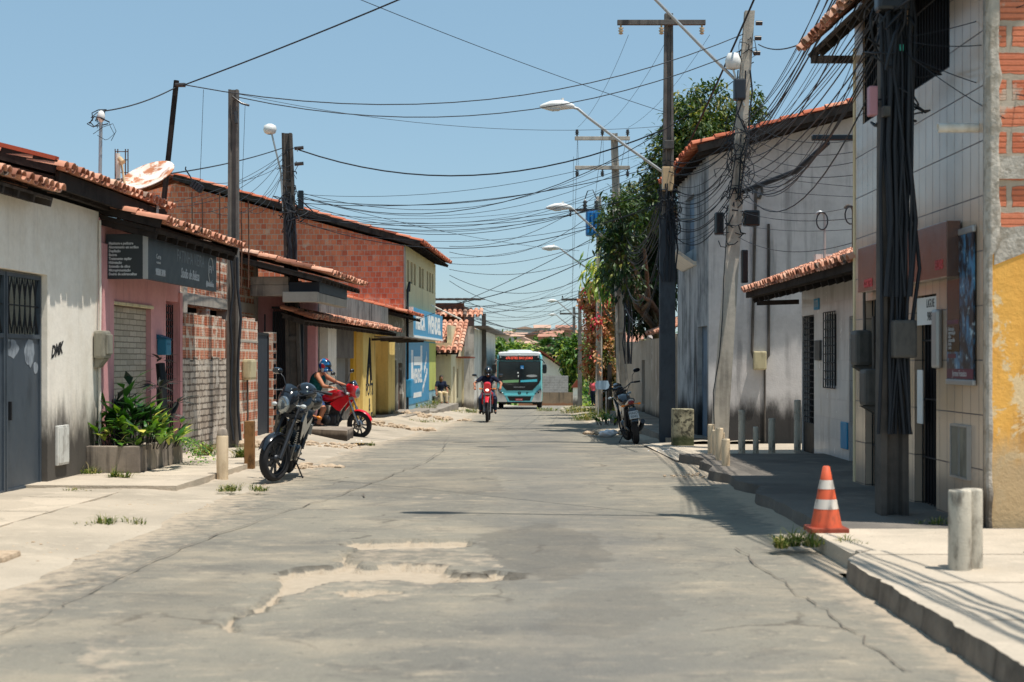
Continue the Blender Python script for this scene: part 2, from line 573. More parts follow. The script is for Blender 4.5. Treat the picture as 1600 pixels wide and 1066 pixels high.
def crown_mesh(name, mat, parent, blobs, n, ln, wd, seed=1, droop=.4, tint=(.5, .25), shell=.55):
    """leaves spread in clumps through ellipsoid volumes; a clump is a twig end with a rosette of leaves"""
    rnd = random.Random(seed)
    mb = MB()
    vol = [b[1][0] * b[1][1] * b[1][2] for b in blobs]
    tot = sum(vol)
    for (c, r, *tt), vo in zip(blobs, vol):
        c = V(c); k = max(3, int(n * vo / tot / 9))
        tb = tt[0] if tt else tint[0]
        for _ in range(k):
            while True:
                p = V((rnd.uniform(-1, 1), rnd.uniform(-1, 1), rnd.uniform(-1, 1)))
                if p.length <= 1: break
            ll = p.length
            if ll > 1e-3: p = p / ll * (ll ** shell)
            q = c + V((p.x * r[0], p.y * r[1], p.z * r[2]))
            out = (q - c).normalized() if (q - c).length > 1e-3 else V((0, 0, 1))
            ct = rnd.gauss(tb, tint[1])
            for _ in range(9):
                d = (out * .6 + V((rnd.gauss(0, .8), rnd.gauss(0, .8), rnd.gauss(-droop, .5))))
                mb.tint = min(1, max(0, ct + rnd.gauss(0, .1)))
                sc = rnd.uniform(.65, 1.25)
                leaf(mb, q + V((rnd.gauss(0, ln * .5), rnd.gauss(0, ln * .5), rnd.gauss(0, ln * .5))), d, V((rnd.gauss(0, .3), rnd.gauss(0, .3), 1)), ln * sc, wd * sc)
    return mb.build(name, mat, parent, uv=False)


def limb(mb, p, q, r0, r1, wob=.08, n=8, seg=6, rnd=random):
    p, q = V(p), V(q); L = (q - p).length
    pts, rs = [], []
    for i in range(seg + 1):
        t = i / seg
        w = sin(pi * t) * wob * L
        pts.append(p.lerp(q, t) + V((rnd.uniform(-w, w), rnd.uniform(-w, w), 0)) * .5)
        rs.append(lerp(r0, r1, t))
    mb.tube(pts, rs, n)


def grass_tuft(mb, c, n, h, spread, rnd, tint=None):
    """several uneven clumps of bent blades, some of them dry, with a few broad weed leaves"""
    cl = [(0, 0, 1)] + [(rnd.gauss(0, spread * .6), rnd.gauss(0, spread * .5), rnd.uniform(.35, .9)) for _ in range(6)]
    for _ in range(int(n * 1.5)):
        cx, cy, k = rnd.choice(cl)
        a = rnd.uniform(0, 2 * pi); rr = spread * .33 * sqrt(rnd.random())
        b = V(c) + V((cx + cos(a) * rr, cy + sin(a) * rr, 0))
        ln = h * k * rnd.uniform(.3, 1.1); lean = abs(rnd.gauss(.6, .4)) + .1
        d = V((cos(a + rnd.gauss(0, .9)), sin(a + rnd.gauss(0, .9)), 0))
        mb.tint = min(1, max(0, rnd.gauss(.4, .25))) if rnd.random() < .8 else rnd.uniform(.8, 1)
        if rnd.random() < .1:
            leaf(mb, b + V((0, 0, ln * .3)), d + V((0, 0, .6)), V((0, 0, 1)), h * .35, h * .16, .1); continue
        s = d.cross(V((0, 0, 1))) * rnd.uniform(.002, .005)
        m = b + V((0, 0, ln * .55)) + d * ln * lean * .3; t = b + V((0, 0, ln * max(.25, 1 - lean * .45))) + d * ln * lean
        mb.add([b - s, b + s, m + s, t, m - s], [(0, 1, 2, 4), (4, 2, 3)], False)
# ================================================================ light, sky, camera
SUN_EL, SUN_AZ = radians(73), radians(30)          # azimuth measured from +X towards the camera
sd = V((cos(SUN_EL) * cos(SUN_AZ), -cos(SUN_EL) * sin(SUN_AZ), sin(SUN_EL)))
w = bpy.data.worlds.new('World'); scene.world = w; w.use_nodes = True
nt = w.node_tree; nt.nodes.clear()
sky = nt.nodes.new('ShaderNodeTexSky'); sky.sky_type = 'NISHITA'; sky.sun_disc = False
sky.sun_elevation = SUN_EL; sky.sun_rotation = atan2(sd.x, sd.y)
sky.air_density = 1.0; sky.dust_density = .12; sky.ozone_density = 2.2; sky.altitude = 30
bg = nt.nodes.new('ShaderNodeBackground'); bg.inputs[1].default_value = .12
veil = nt.nodes.new('ShaderNodeMix'); veil.data_type = 'RGBA'; veil.inputs[0].default_value = .62    # thin high haze evens the sky out
veil.inputs[7].default_value = (2.25, 3.75, 4.85, 1)
wo = nt.nodes.new('ShaderNodeOutputWorld')
nt.links.new(sky.outputs[0], veil.inputs[6]); nt.links.new(veil.outputs[2], bg.inputs[0]); nt.links.new(bg.outputs[0], wo.inputs[0])
sl = bpy.data.lights.new('sun', 'SUN'); sl.energy = 5.0; sl.angle = radians(.53); sl.color = (1, .94, .85)
so = bpy.data.objects.new('sun', sl); COL.objects.link(so); so.rotation_euler = sd.to_track_quat('Z', 'Y').to_euler()
cd = bpy.data.cameras.new('camera'); cam = bpy.data.objects.new('camera', cd); COL.objects.link(cam)
cam.location = (0, 0, CH); cam.rotation_euler = (pi / 2, 0, 0)
cd.sensor_width = 36; cd.lens = F / 1600 * 36; cd.clip_start = .1; cd.clip_end = 6000
cd.shift_x = (800 - VX) / 1600; cd.shift_y = (HY - 533) / 1600
cd.dof.use_dof = True; cd.dof.focus_distance = 31; cd.dof.aperture_fstop = 2.8
scene.camera = cam
vs = scene.view_settings; vs.view_transform = 'Standard'; vs.look = 'None'; vs.gamma = 1; vs.exposure = 0.15; vs.use_curve_mapping = False
scene.cycles.use_denoising = True
scene.cycles.max_bounces = 8; scene.cycles.transparent_max_bounces = 12

# ================================================================ materials
SAND = hexc(205, 182, 152)
M = {}
M['tile_roof'] = tinted('clay tiles', [(0, hexc(112, 74, 60)), (.3, hexc(184, 126, 102)), (.6, hexc(206, 152, 126)), (.88, hexc(214, 174, 150)), (1, hexc(104, 92, 84))], .9, .36, 5)
M['tile_red'] = tinted('red clay tiles', [(0, hexc(126, 66, 50)), (.5, hexc(190, 108, 80)), (1, hexc(212, 150, 122))], .9, .22, 9)
M['old_wood'] = paint('weathered timber', hexc(70, 64, 60), .9, 0, .3, 7, hexc(34, 31, 30), .7, .15, .4)
M['dark_wood'] = paint('blackened timber', hexc(52, 46, 43), .9, 0, .35, 6, hexc(24, 22, 22), .7, .12, .4)
M['white_wall'] = plaster('white washed wall', hexc(244, 237, 224), hexc(214, 202, 182), .6, hexc(150, 143, 134), .2, hexc(52, 48, 45), .8)
M['pink_wall'] = plaster('pink wall', hexc(226, 168, 168), hexc(204, 142, 142), .6, hexc(150, 100, 98), .4, hexc(90, 66, 66), .22)
M['stone_panel'] = bricks('thin stone cladding', hexc(205, 196, 178), hexc(180, 170, 152), hexc(146, 138, 124), .34, .085, .008, .4, .85, .8, None, ribs=0, dirt=hexc(150, 140, 124))
M['cream_wall'] = plaster('cream wall', hexc(228, 214, 176), hexc(200, 182, 142), .5, hexc(120, 106, 84), .5, hexc(70, 62, 54), .25)
M['yellow_wall'] = plaster('pale yellow wall', hexc(236, 208, 130), hexc(222, 186, 104), .5, hexc(130, 106, 66), .45, hexc(70, 60, 48), .22)
M['ochre_wall'] = plaster('ochre wall', hexc(218, 168, 60), hexc(196, 144, 48), .5, hexc(110, 84, 40), .45, hexc(62, 52, 40), .25)
M['grey_render'] = plaster('bare cement render', hexc(150, 146, 140), hexc(112, 109, 105), .7, hexc(58, 57, 56), .75, hexc(46, 45, 45), .2)
M['black_render'] = plaster('mildewed render', hexc(128, 128, 126), hexc(70, 70, 70), .8, hexc(24, 25, 26), .95, hexc(30, 30, 30), .4)
M['grey_wall'] = plaster('grey house render', hexc(206, 202, 200), hexc(166, 162, 160), .6, hexc(96, 94, 94), .5, hexc(38, 37, 37), .62, .3, None)
M['mould_wall'] = plaster('wall with black runs', hexc(182, 186, 188), hexc(96, 102, 106), .9, hexc(14, 17, 20), 1.0, hexc(24, 26, 28), .6)
M['concrete'] = plaster('concrete', hexc(178, 170, 158), hexc(140, 132, 122), .6, hexc(96, 90, 84), .4)
M['concrete_dirty'] = plaster('dirty concrete', hexc(160, 148, 134), hexc(104, 96, 90), .75, hexc(48, 44, 44), .8, hexc(60, 54, 50), .1)
M['moss_concrete'] = plaster('lichened concrete', hexc(176, 168, 140), hexc(80, 76, 62), .9, None, 0, hexc(70, 76, 50), .12, .6, hexc(52, 50, 44), .8, (.5, .58), sscale=5)
M['pole_concrete'] = plaster('pole concrete', hexc(196, 187, 173), hexc(150, 142, 130), .7, hexc(62, 60, 58), .6, sscale=2)
M['pole_dark'] = plaster('blackened pole', hexc(98, 92, 86), hexc(60, 57, 55), .7, hexc(30, 30, 31), .7, sscale=2)
M['pole_mid'] = plaster('weathered pole', hexc(118, 112, 106), hexc(78, 74, 71), .7, hexc(38, 38, 38), .7, sscale=2)
M['brick_red'] = bricks('red hollow brick', hexc(240, 146, 108), hexc(204, 104, 76), hexc(212, 186, 168), .21, .2, .012, .5, .9, .8, hexc(220, 186, 162), .6, (.55, .66), dirt=hexc(186, 98, 74), jag=.03)
M['brick_lot'] = bricks('old hollow brick', hexc(212, 146, 116), hexc(184, 112, 86), hexc(210, 196, 178), .3, .2, .024, .5, .9, .9, hexc(218, 206, 190), .75, (.53, .6), .045, hexc(110, 82, 68))
M['brick_frontal'] = bricks('new hollow brick with cement joints', hexc(230, 142, 108), hexc(206, 116, 86), hexc(186, 172, 154), .42, .235, .03, .5, .9, 1.0, hexc(198, 184, 166), .8, (.57, .63), .052, None, .04)
M['brick_rough'] = bricks('cement smeared brick', hexc(206, 196, 182), hexc(186, 172, 156), hexc(120, 110, 100), .34, .11, .016, .5, .95, 1.0, hexc(216, 208, 196), .6, (.5, .6), 0, hexc(74, 66, 60), .05, dist=.04)
M['block_wall'] = bricks('grey block wall', hexc(164, 162, 158), hexc(146, 144, 140), hexc(190, 186, 178), .4, .2, .012, .5, .9, .5, dirt=hexc(110, 106, 100))
M['tile_shop'] = tiles('glazed beige facade tile', hexc(196, 174, 152), hexc(86, 76, 72), .25, .49, .006, .16, .05, spec=.6)
M['tile_white'] = tiles('white wall tile', hexc(216, 212, 208), hexc(168, 160, 156), .1, .3, .004, .22, .05, dirt=hexc(170, 160, 152))
M['amber_plaster'] = plaster('flaking amber plaster', hexc(250, 190, 98), hexc(236, 168, 78), .6, hexc(176, 130, 80), .7, hexc(196, 170, 132), .7, .5, hexc(236, 210, 166), .9, (.52, .56), .9, 1.3, base_soft=.1)
M['rough_column'] = plaster('rough cement column', hexc(196, 188, 176), hexc(160, 150, 138), .6, None, 0, hexc(96, 86, 74), .3, 1.0, hexc(150, 140, 126), .7, (.5, .58), sscale=4)
M['cream_upper'] = plaster('cream upper storey', hexc(226, 208, 168), hexc(206, 186, 146), .4, hexc(140, 124, 98), .4)
M['blue_wall'] = plaster('worn blue paint', hexc(66, 160, 192), hexc(92, 176, 200), .7, hexc(150, 186, 196), .55, hexc(150, 176, 182), .5, .3, hexc(168, 196, 202), .8, (.6, .66), sscale=1.4)
M['blue_sign'] = paint('blue signboard', hexc(44, 138, 182), .5, 0, .1, 5, hexc(90, 160, 190), .5)
M['white_paint'] = paint('white paint', hexc(232, 232, 228), .6, 0, .05, 8, hexc(170, 168, 160), .3)
M['yellowgreen'] = paint('faded yellow green', hexc(186, 190, 96), .7, 0, .1, 6, hexc(150, 156, 90), .4)
M['gate'] = paint('grey blue gate steel', hexc(70, 80, 90), .5, .2, .12, 4, hexc(40, 48, 56), .5)
M['black_iron'] = paint('black iron', hexc(36, 37, 40), .5, .4, .2, 8)
M['rust_iron'] = paint('rusty iron', hexc(96, 66, 50), .85, .1, .3, 10, hexc(50, 34, 28), .6)
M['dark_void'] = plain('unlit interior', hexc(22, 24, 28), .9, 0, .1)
M['door_dark'] = paint('dark door', hexc(44, 50, 58), .6, 0, .15, 4)
M['door_blue'] = paint('dull blue door', hexc(100, 126, 148), .65, 0, .15, 3, hexc(44, 54, 62), .7)
M['steel'] = paint('galvanised steel', hexc(176, 178, 178), .4, .6, .1, 12)
M['lamp_white'] = paint('lamp housing', hexc(226, 226, 222), .45, 0, .06, 8, hexc(150, 146, 136), .3)
M['lens'] = plain('lamp glass', hexc(196, 200, 200), .15, 0, .6)
M['pvc'] = paint('white plastic pipe', hexc(224, 216, 204), .5, 0, .06, 9, hexc(170, 156, 134), .4)
M['meter'] = paint('meter box plastic', hexc(140, 136, 122), .55, 0, .15, 6, hexc(84, 80, 72), .6)
M['meter_tan'] = paint('tan meter box', hexc(190, 178, 142), .55, 0, .1, 6, hexc(120, 108, 84), .5)
M['meter_dark'] = paint('sooty meter box', hexc(84, 82, 78), .6, 0, .15, 6, hexc(44, 44, 44), .6)
M['cable'] = plain('black cable', hexc(40, 44, 50), .6, 0, .3)
M['insulator'] = plain('insulator', hexc(60, 56, 54), .25, 0, .5)
M['insulator_tan'] = plain('tan insulator', hexc(196, 168, 130), .3, 0, .5)
M['trafo'] = paint('blue transformer', hexc(24, 112, 176), .5, .1, .1, 5, hexc(18, 84, 130), .4)
M['signboard'] = paint('charcoal signboard', hexc(46, 52, 56), .45, 0, .1, 3, spec=.4)
M['sign_letter'] = plain('pale lettering', hexc(186, 190, 192), .6)
M['sign_dim'] = plain('dim lettering', hexc(120, 128, 132), .6)
M['copper_sign'] = paint('bronze sign sheet', hexc(120, 92, 82), .22, .75, .12, 1.5, hexc(72, 78, 90), .5)
M['red_letter'] = plain('red lettering', hexc(206, 62, 62), .5)
M['black_letter'] = plain('black lettering', hexc(26, 26, 28), .7)
M['paper'] = paint('paper', hexc(222, 222, 218), .8, 0, .04, 9)
M['rubber'] = paint('tyre rubber', hexc(34, 34, 36), .85, 0, .2, 30)
M['bike_black'] = plain('black bodywork', hexc(24, 28, 34), .18, 0, .5, coat=.6)
M['bike_grey'] = plain('dark grey metal', hexc(62, 64, 68), .4, .6)
M['bike_red'] = plain('red bodywork', hexc(206, 22, 34), .2, 0, .5, coat=.6)
M['bike_silver'] = plain('silver bodywork', hexc(188, 190, 190), .25, .5, .5, coat=.4)
M['alloy'] = plain('alloy', hexc(168, 170, 172), .3, .9)
M['seat'] = plain('black seat vinyl', hexc(28, 28, 30), .6)
M['glass'] = plain('headlight glass', hexc(150, 156, 158), .06, .75, .8)
M['lit'] = plain('lit headlight', hexc(255, 240, 214), .3, 0, .4, emit=1.3)
M['amber'] = plain('indicator amber', hexc(226, 130, 40), .3)
M['red_lens'] = plain('tail light red', hexc(120, 20, 24), .2, 0, .5)
M['plate'] = paint('number plate', hexc(176, 180, 180), .5, 0, .05, 20)
M['skin_tan'] = plain('tanned skin', hexc(176, 118, 88), .6, 0, .3)
M['skin_dark'] = plain('brown skin', hexc(128, 84, 62), .6, 0, .3)
M['cloth_navy'] = plain('navy cloth', hexc(34, 40, 58), .9, 0, .1)
M['cloth_teal'] = plain('dark teal cloth', hexc(24, 84, 86), .9, 0, .1)
M['cloth_blue'] = paint('blue patterned shorts', hexc(40, 62, 110), .9, 0, .3, 18, hexc(150, 160, 180), .5, .1)
M['cloth_beige'] = plain('beige cloth', hexc(206, 186, 152), .9, 0, .1)
M['denim'] = paint('dark denim', hexc(44, 58, 80), .9, 0, .2, 14)
M['hair'] = plain('dark hair', hexc(28, 22, 20), .6)
M['shoe'] = plain('dark shoe', hexc(36, 34, 34), .7)
M['helmet_black'] = plain('black helmet', hexc(22, 22, 24), .12, 0, .6, coat=.7)
M['visor'] = plain('dark visor', hexc(30, 34, 40), .05, 0, .8)
s_ = NT('helmet graphics')
hn = s_.n('ShaderNodeTexVoronoi'); hn.inputs['Scale'].default_value = 11; s_.l(s_.co.outputs['Object'], hn.inputs[0])
cr = s_.n('ShaderNodeValToRGB'); s_.l(hn.outputs['Color'], cr.inputs[0]); cr.color_ramp.interpolation = 'CONSTANT'
for i, (p_, c_) in enumerate([(0, hexc(36, 92, 170)), (.3, hexc(20, 34, 60)), (.5, hexc(210, 218, 224)), (.66, hexc(40, 120, 180)), (.85, hexc(200, 60, 70))]):
    e_ = cr.color_ramp.elements[i] if i < 2 else cr.color_ramp.elements.new(p_)
    e_.position = p_; e_.color = (*c_, 1)
M['helmet_blue'] = s_.fin(cr.outputs[0], .15, 0, .6)
M['bus_teal'] = plain('turquoise bus paint', hexc(104, 192, 200), .25, 0, .5, coat=.5)
M['bus_white'] = plain('white bus paint', hexc(234, 236, 236), .3, 0, .5, coat=.4)
M['bus_silver'] = plain('silver bus panel', hexc(196, 192, 186), .35, .1, .5, coat=.3)
M['bus_black'] = plain('black bus panel', hexc(14, 18, 22), .2, 0, .5)
M['bus_glass'] = plain('windscreen', hexc(12, 28, 34), .06, 0, .6)
M['led'] = plain('amber red display', hexc(255, 96, 72), .5, emit=1.1)
M['cyan'] = plain('cyan board', hexc(80, 196, 214), .5)
M['green_board'] = plain('green board', hexc(130, 178, 124), .5)
M['sky_blue'] = plain('blue sticker', hexc(30, 130, 196), .4)
M['cone_orange'] = paint('cone orange', hexc(222, 98, 62), .6, 0, .12, 10, hexc(150, 78, 56), .7)
M['cone_white'] = paint('cone white band', hexc(218, 208, 196), .5, 0, .06, 10, hexc(140, 124, 110), .8)
M['bollard'] = paint('painted concrete post', hexc(192, 184, 168), .75, 0, .14, 9, hexc(112, 103, 92), .9, .2, .4)
M['bollard_cream'] = paint('cream painted post', hexc(222, 200, 168), .75, 0, .08, 9, hexc(160, 136, 108), .5, .2, .4)
M['stake'] = paint('rough timber stake', hexc(140, 104, 68), .9, 0, .3, 9, hexc(60, 46, 34), .8, .1, .5)
M['leaf_mango'] = tinted('mango leaves', [(0, hexc(20, 36, 18)), (.45, hexc(46, 72, 30)), (.75, hexc(84, 102, 42)), (1, hexc(160, 148, 66))], .5, .2, 6, .4, 0, .22)
M['leaf_green'] = tinted('broad green leaves', [(0, hexc(28, 52, 20)), (.45, hexc(66, 104, 38)), (.8, hexc(122, 150, 56)), (1, hexc(196, 190, 90))], .5, .2, 6, .4, 0, .25)
M['leaf_flower'] = tinted('bougainvillea', [(0, hexc(40, 58, 28)), (.3, hexc(84, 104, 46)), (.5, hexc(190, 150, 110)), (.82, hexc(206, 136, 100)), (.93, hexc(196, 84, 74)), (1, hexc(204, 50, 84))], .6, .15, 6, .3, 0, .25)
M['leaf_lush'] = tinted('garden leaves', [(0, hexc(24, 50, 24)), (.4, hexc(52, 100, 36)), (.75, hexc(118, 154, 52)), (1, hexc(214, 204, 104))], .4, .15, 6, .5, 0, .2)
M['leaf_dark'] = tinted('purple dark leaves', [(0, hexc(24, 26, 28)), (.6, hexc(44, 52, 44)), (1, hexc(86, 54, 60))], .5, .15, 6, .4, 0, .1)
M['grass'] = tinted('verge grass', [(0, hexc(48, 66, 30)), (.5, hexc(92, 112, 48)), (.8, hexc(150, 146, 84)), (1, hexc(190, 170, 122))], .8, .15, 6, .2, 0, .2)
M['bark'] = paint('bark', hexc(110, 98, 84), .95, 0, .3, 9, hexc(60, 54, 48), .7, .1, .6)
M['rubble'] = paint('rubble', hexc(186, 166, 142), .95, 0, .25, 8, hexc(130, 112, 94), .6, .1, .8)
M['litter'] = paint('white plastic litter', hexc(226, 226, 228), .5, 0, .06, 12)
M['roof_sheet'] = paint('fibre cement sheet', hexc(112, 104, 98), .9, 0, .25, 5, hexc(56, 52, 50), .7, .1, .4)
M['rust_dish'] = plaster('rusting dish', hexc(236, 230, 222), hexc(206, 150, 100), .6, None, 0, None, 1, .1, hexc(176, 104, 60), .9, (.5, .6), sscale=2.5, rough=.6)
M['puddle'] = plain('standing water', hexc(84, 78, 66), .06, 0, .6)


def ground_mat(name, c1, c2, c3, fine=60, spots=None):
    s = NT(name)
    c = s.mix(s.ramp(s.noise(.5, 6, .6), .35, .65), c1, c2)
    c = s.mix(s.math('MULTIPLY', s.ramp(s.noise(2.4, 7, .7), .5, .7), .7), c, c3)
    c = s.mix(s.noise(fine, 4, .7), s.mix(1.0, c, (.82, .82, .82), 'MULTIPLY'), s.mix(1.0, c, (1.13, 1.13, 1.12), 'MULTIPLY'))
    if spots: c = s.mix(s.math('MULTIPLY', s.ramp(s.noise(7, 5, .7), .62, .7), .6), c, spots)
    s.bump(s.math('ADD', s.noise(fine, 4), s.math('MULTIPLY', s.noise(5, 5), 2.0)), .45, .02)
    return s.fin(c, .95, 0, .15)


M['dirt'] = ground_mat('dusty verge', hexc(182, 170, 153), hexc(162, 152, 137), hexc(194, 181, 162), 50, hexc(128, 117, 102))
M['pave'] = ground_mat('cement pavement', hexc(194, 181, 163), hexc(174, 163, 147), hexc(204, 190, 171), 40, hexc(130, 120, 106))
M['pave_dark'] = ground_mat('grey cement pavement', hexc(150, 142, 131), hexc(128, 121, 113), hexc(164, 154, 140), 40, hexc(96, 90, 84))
M['pave_shaded'] = ground_mat('shade darkened cement', hexc(118, 112, 105), hexc(98, 93, 88), hexc(136, 128, 118), 40, hexc(66, 62, 59))  # forecourt cement, with its shade put into the colour
M['kerb'] = plaster('shaded weathered kerb', hexc(134, 124, 112), hexc(88, 81, 74), .8, hexc(50, 46, 43), .8, sscale=3, bump=.6)  # road face only: its shade and weathering are both in the darker colour
M['terrain'] = ground_mat('dry scrub ground', hexc(128, 122, 84), hexc(96, 104, 62), hexc(160, 140, 104), 3)
s = NT('worn asphalt')
ca, cb, cc = hexc(144, 139, 126), hexc(122, 119, 111), hexc(168, 157, 138)
c = s.mix(s.ramp(s.noise(.35, 6, .6, stretch=(1, .6, 1)), .36, .64), ca, cb)
c = s.mix(s.math('MULTIPLY', s.ramp(s.noise(.9, 7, .68, stretch=(.7, 1.2, 1)), .45, .68), .7), c, cc)
c = s.mix(s.math('MULTIPLY', s.ramp(s.noise(1.7, 7, .7, dist=.6), .52, .64), .42), c, hexc(104, 101, 96))
c = s.mix(s.math('MULTIPLY', s.ramp(s.noise(3.1, 7, .75, stretch=(.6, 1.3, 1)), .55, .66), .5), c, hexc(184, 170, 148))
vo = s.n('ShaderNodeTexVoronoi'); vo.feature = 'DISTANCE_TO_EDGE'; vo.inputs['Scale'].default_value = .55
wv = s.n('ShaderNodeVectorMath', operation='MULTIPLY_ADD'); wn = s.n('ShaderNodeTexNoise'); wn.inputs['Scale'].default_value = 1.6; wn.inputs['Detail'].default_value = 6
s.l(s.co.outputs['Object'], wn.inputs['Vector']); s.l(wn.outputs['Color'], wv.inputs[0]); wv.inputs[1].default_value = (.8, .8, 0); s.l(s.co.outputs['Object'], wv.inputs[2]); s.l(wv.outputs[0], vo.inputs['Vector'])
ck = s.math('MULTIPLY', s.math('SUBTRACT', 1.0, s.ramp(vo.outputs['Distance'], .004, .016)), s.ramp(s.noise(.6, 4), .5, .62))
c = s.mix(s.math('MULTIPLY', ck, .6), c, hexc(92, 86, 78))
c = s.mix(s.math('MULTIPLY', s.ramp(s.noise(9, 6, .78), .59, .68), .6), c, hexc(196, 182, 160))
c = s.mix(s.math('MULTIPLY', s.ramp(s.noise(8, 6, .75, stretch=(1.2, .8, 1)), .57, .68), .5), c, hexc(92, 90, 86))
xs_ = s.sep()
band = s.ramp(s.math('ABSOLUTE', s.math('ADD', s.math('SUBTRACT', xs_[0], .55), s.math('MULTIPLY', s.math('SUBTRACT', s.noise(.8, 5), .5), 1.6))), .9, .35)
c = s.mix(s.math('MULTIPLY', band, .38), c, hexc(112, 112, 110))
c = s.mix(s.noise(55, 5, .85), s.mix(1.0, c, (.6, .6, .61), 'MULTIPLY'), s.mix(1.0, c, (1.38, 1.37, 1.35), 'MULTIPLY'))
c = s.mix(s.attr('tar'), c, s.mix(s.noise(18, 4), hexc(52, 50, 48), hexc(120, 114, 104)))
sa = s.attr('sand')
nn = s.math('ADD', sa, s.math('MULTIPLY', s.math('SUBTRACT', s.noise(6, 6, .7), .5), .9))
c = s.mix(s.ramp(nn, .35, .62), c, s.mix(s.noise(12, 5), hexc(196, 181, 160), hexc(168, 153, 134)))
s.bump(s.math('ADD', s.noise(60, 4, .7), s.math('MULTIPLY', s.noise(6, 6), 1.6)), .8, .02)
M['asphalt'] = s.fin(c, .93, 0, .15)

# ================================================================ ground, road, pavements
EL = [(0, -3.7), (10, -3.7), (16, -3.5), (22, -3.3), (31, -3.0), (42, -2.2), (53, -1.85), (82, -1.5), (100, -.9), (120, .6), (150, 3.6), (180, 8)]
ER = [(0, 2.46), (11.5, 2.46), (13, 2.7), (24, 2.8), (30, 2.8), (74, 2.75), (86, 3.2), (110, 4.4), (150, 8.4), (180, 13)]


def hill_z(x, y):
    if y < 230: return gz(y) - .12
    t = min(1, max(0, (y - 260) / 380))
    t = t * t * (3 - 2 * t)
    top = 8.2 + 1.6 * sin(x * .012 + 1) + 1.2 * noise.noise(V((x * .02, y * .012, 3)))
    z = lerp(-8, top, t)
    if y > 700: z = lerp(z, -30, min(1, (y - 700) / 500))
    return z


rows = [-40, -20, -5, 0, 5, 10, 15, 20, 22, 24, 27, 31, 36, 42, 50, 58, 66, 74, 86, 100, 120, 150, 180, 220, 240, 260] + list(range(280, 720, 20)) + [760, 820, 900, 1000, 1200, 1600, 2400, 4000]
colsx = [-2500, -1200, -600, -300, -200, -150] + list(range(-120, 121, 10)) + [150, 200, 300, 600, 1200, 2500]
mb = MB(); mb.smooth = True
mb.add([(x, y, hill_z(x, y)) for y in rows for x in colsx],
       [(j * len(colsx) + i, j * len(colsx) + i + 1, (j + 1) * len(colsx) + i + 1, (j + 1) * len(colsx) + i) for j in range(len(rows) - 1) for i in range(len(colsx) - 1)])
props(mb.build('ground', M['terrain'], uv=False), kind='structure')


def gp(px, py, h=CH):
    """photo pixel on the near, level ground"""
    Y = F * h / (py - HY)
    return (xx(px, Y), Y)


def inside(p, poly):
    x, y = p; r = False
    for (x1, y1), (x2, y2) in zip(poly, poly[1:] + poly[:1]):
        if (y1 > y) != (y2 > y) and x < (x2 - x1) * (y - y1) / (y2 - y1) + x1: r = not r
    return r


HOLES = [[(536, 852), (552, 845), (632, 843), (736, 844), (732, 856), (690, 858), (640, 859), (560, 859)],
         [(430, 898), (462, 890), (520, 886), (530, 872), (545, 860), (556, 860), (545, 874), (560, 884), (640, 882), (690, 884), (716, 897), (758, 899), (772, 893), (806, 901), (760, 912), (680, 912), (600, 907), (520, 908), (450, 930), (392, 962), (350, 992), (340, 988), (384, 952), (436, 918)],
         [(536, 928), (560, 922), (620, 922), (622, 930), (560, 934)]]
HOLES = [[gp(*p) for p in h] for h in HOLES]
SANDY = [[(560, 859), (700, 858), (770, 868), (790, 890), (700, 884), (600, 884), (556, 880)], [(440, 905), (690, 912), (640, 940), (420, 945)], [(640, 768), (720, 772), (715, 782), (640, 780)],
         [(320, 812), (372, 806), (372, 822), (330, 824)], [(130, 1000), (200, 990), (230, 1060), (120, 1066)]]
SANDY = [[gp(*p) for p in h] for h in SANDY]


DARK = [(.34, [(742, 836), (850, 818), (930, 838), (960, 872), (880, 912), (812, 896), (770, 880)]), (.22, [(560, 742), (770, 738), (790, 766), (700, 776), (590, 772)]), (.2, [(860, 930), (1010, 915), (1060, 960), (960, 1000), (850, 985)]), (.16, [(200, 930), (330, 905), (400, 925), (300, 985), (190, 990)]), (.24, [(548, 862), (690, 862), (720, 876), (640, 880), (556, 878)])]
DARK = [(k_, [gp(*p) for p in h]) for k_, h in DARK]


def jag(x, y):
    return (x + .1 * noise.noise(V((x * 4, y * 4, 0))) + .05 * noise.noise(V((x * 13, y * 13, 0))), y + .2 * noise.noise(V((x * 3.5, y * 3.5, 9))) + .1 * noise.noise(V((x * 12, y * 12, 9))))


def broken_rim(x, y):
    """fresh broken asphalt along parts of the pothole edges"""
    if not 7 < y < 24: return 0
    for k_, d in DARK:
        if inside(jag(x, y), d): return k_
    if not 9 < y < 15.5: return 0
    if noise.noise(V((x * 1.7, y * 1.7, 21))) < .02: return 0
    j = jag(x, y); k = .04 + .1 * max(0, noise.noise(V((x * 3, y * 3, 31))))
    return .8 if not any(inside(j, h) for h in HOLES) and any(inside((j[0] + a, j[1] + b), h) for h in HOLES[:2] for a, b in ((0, -2.6 * k), (-k, -k), (0, -k))) else 0


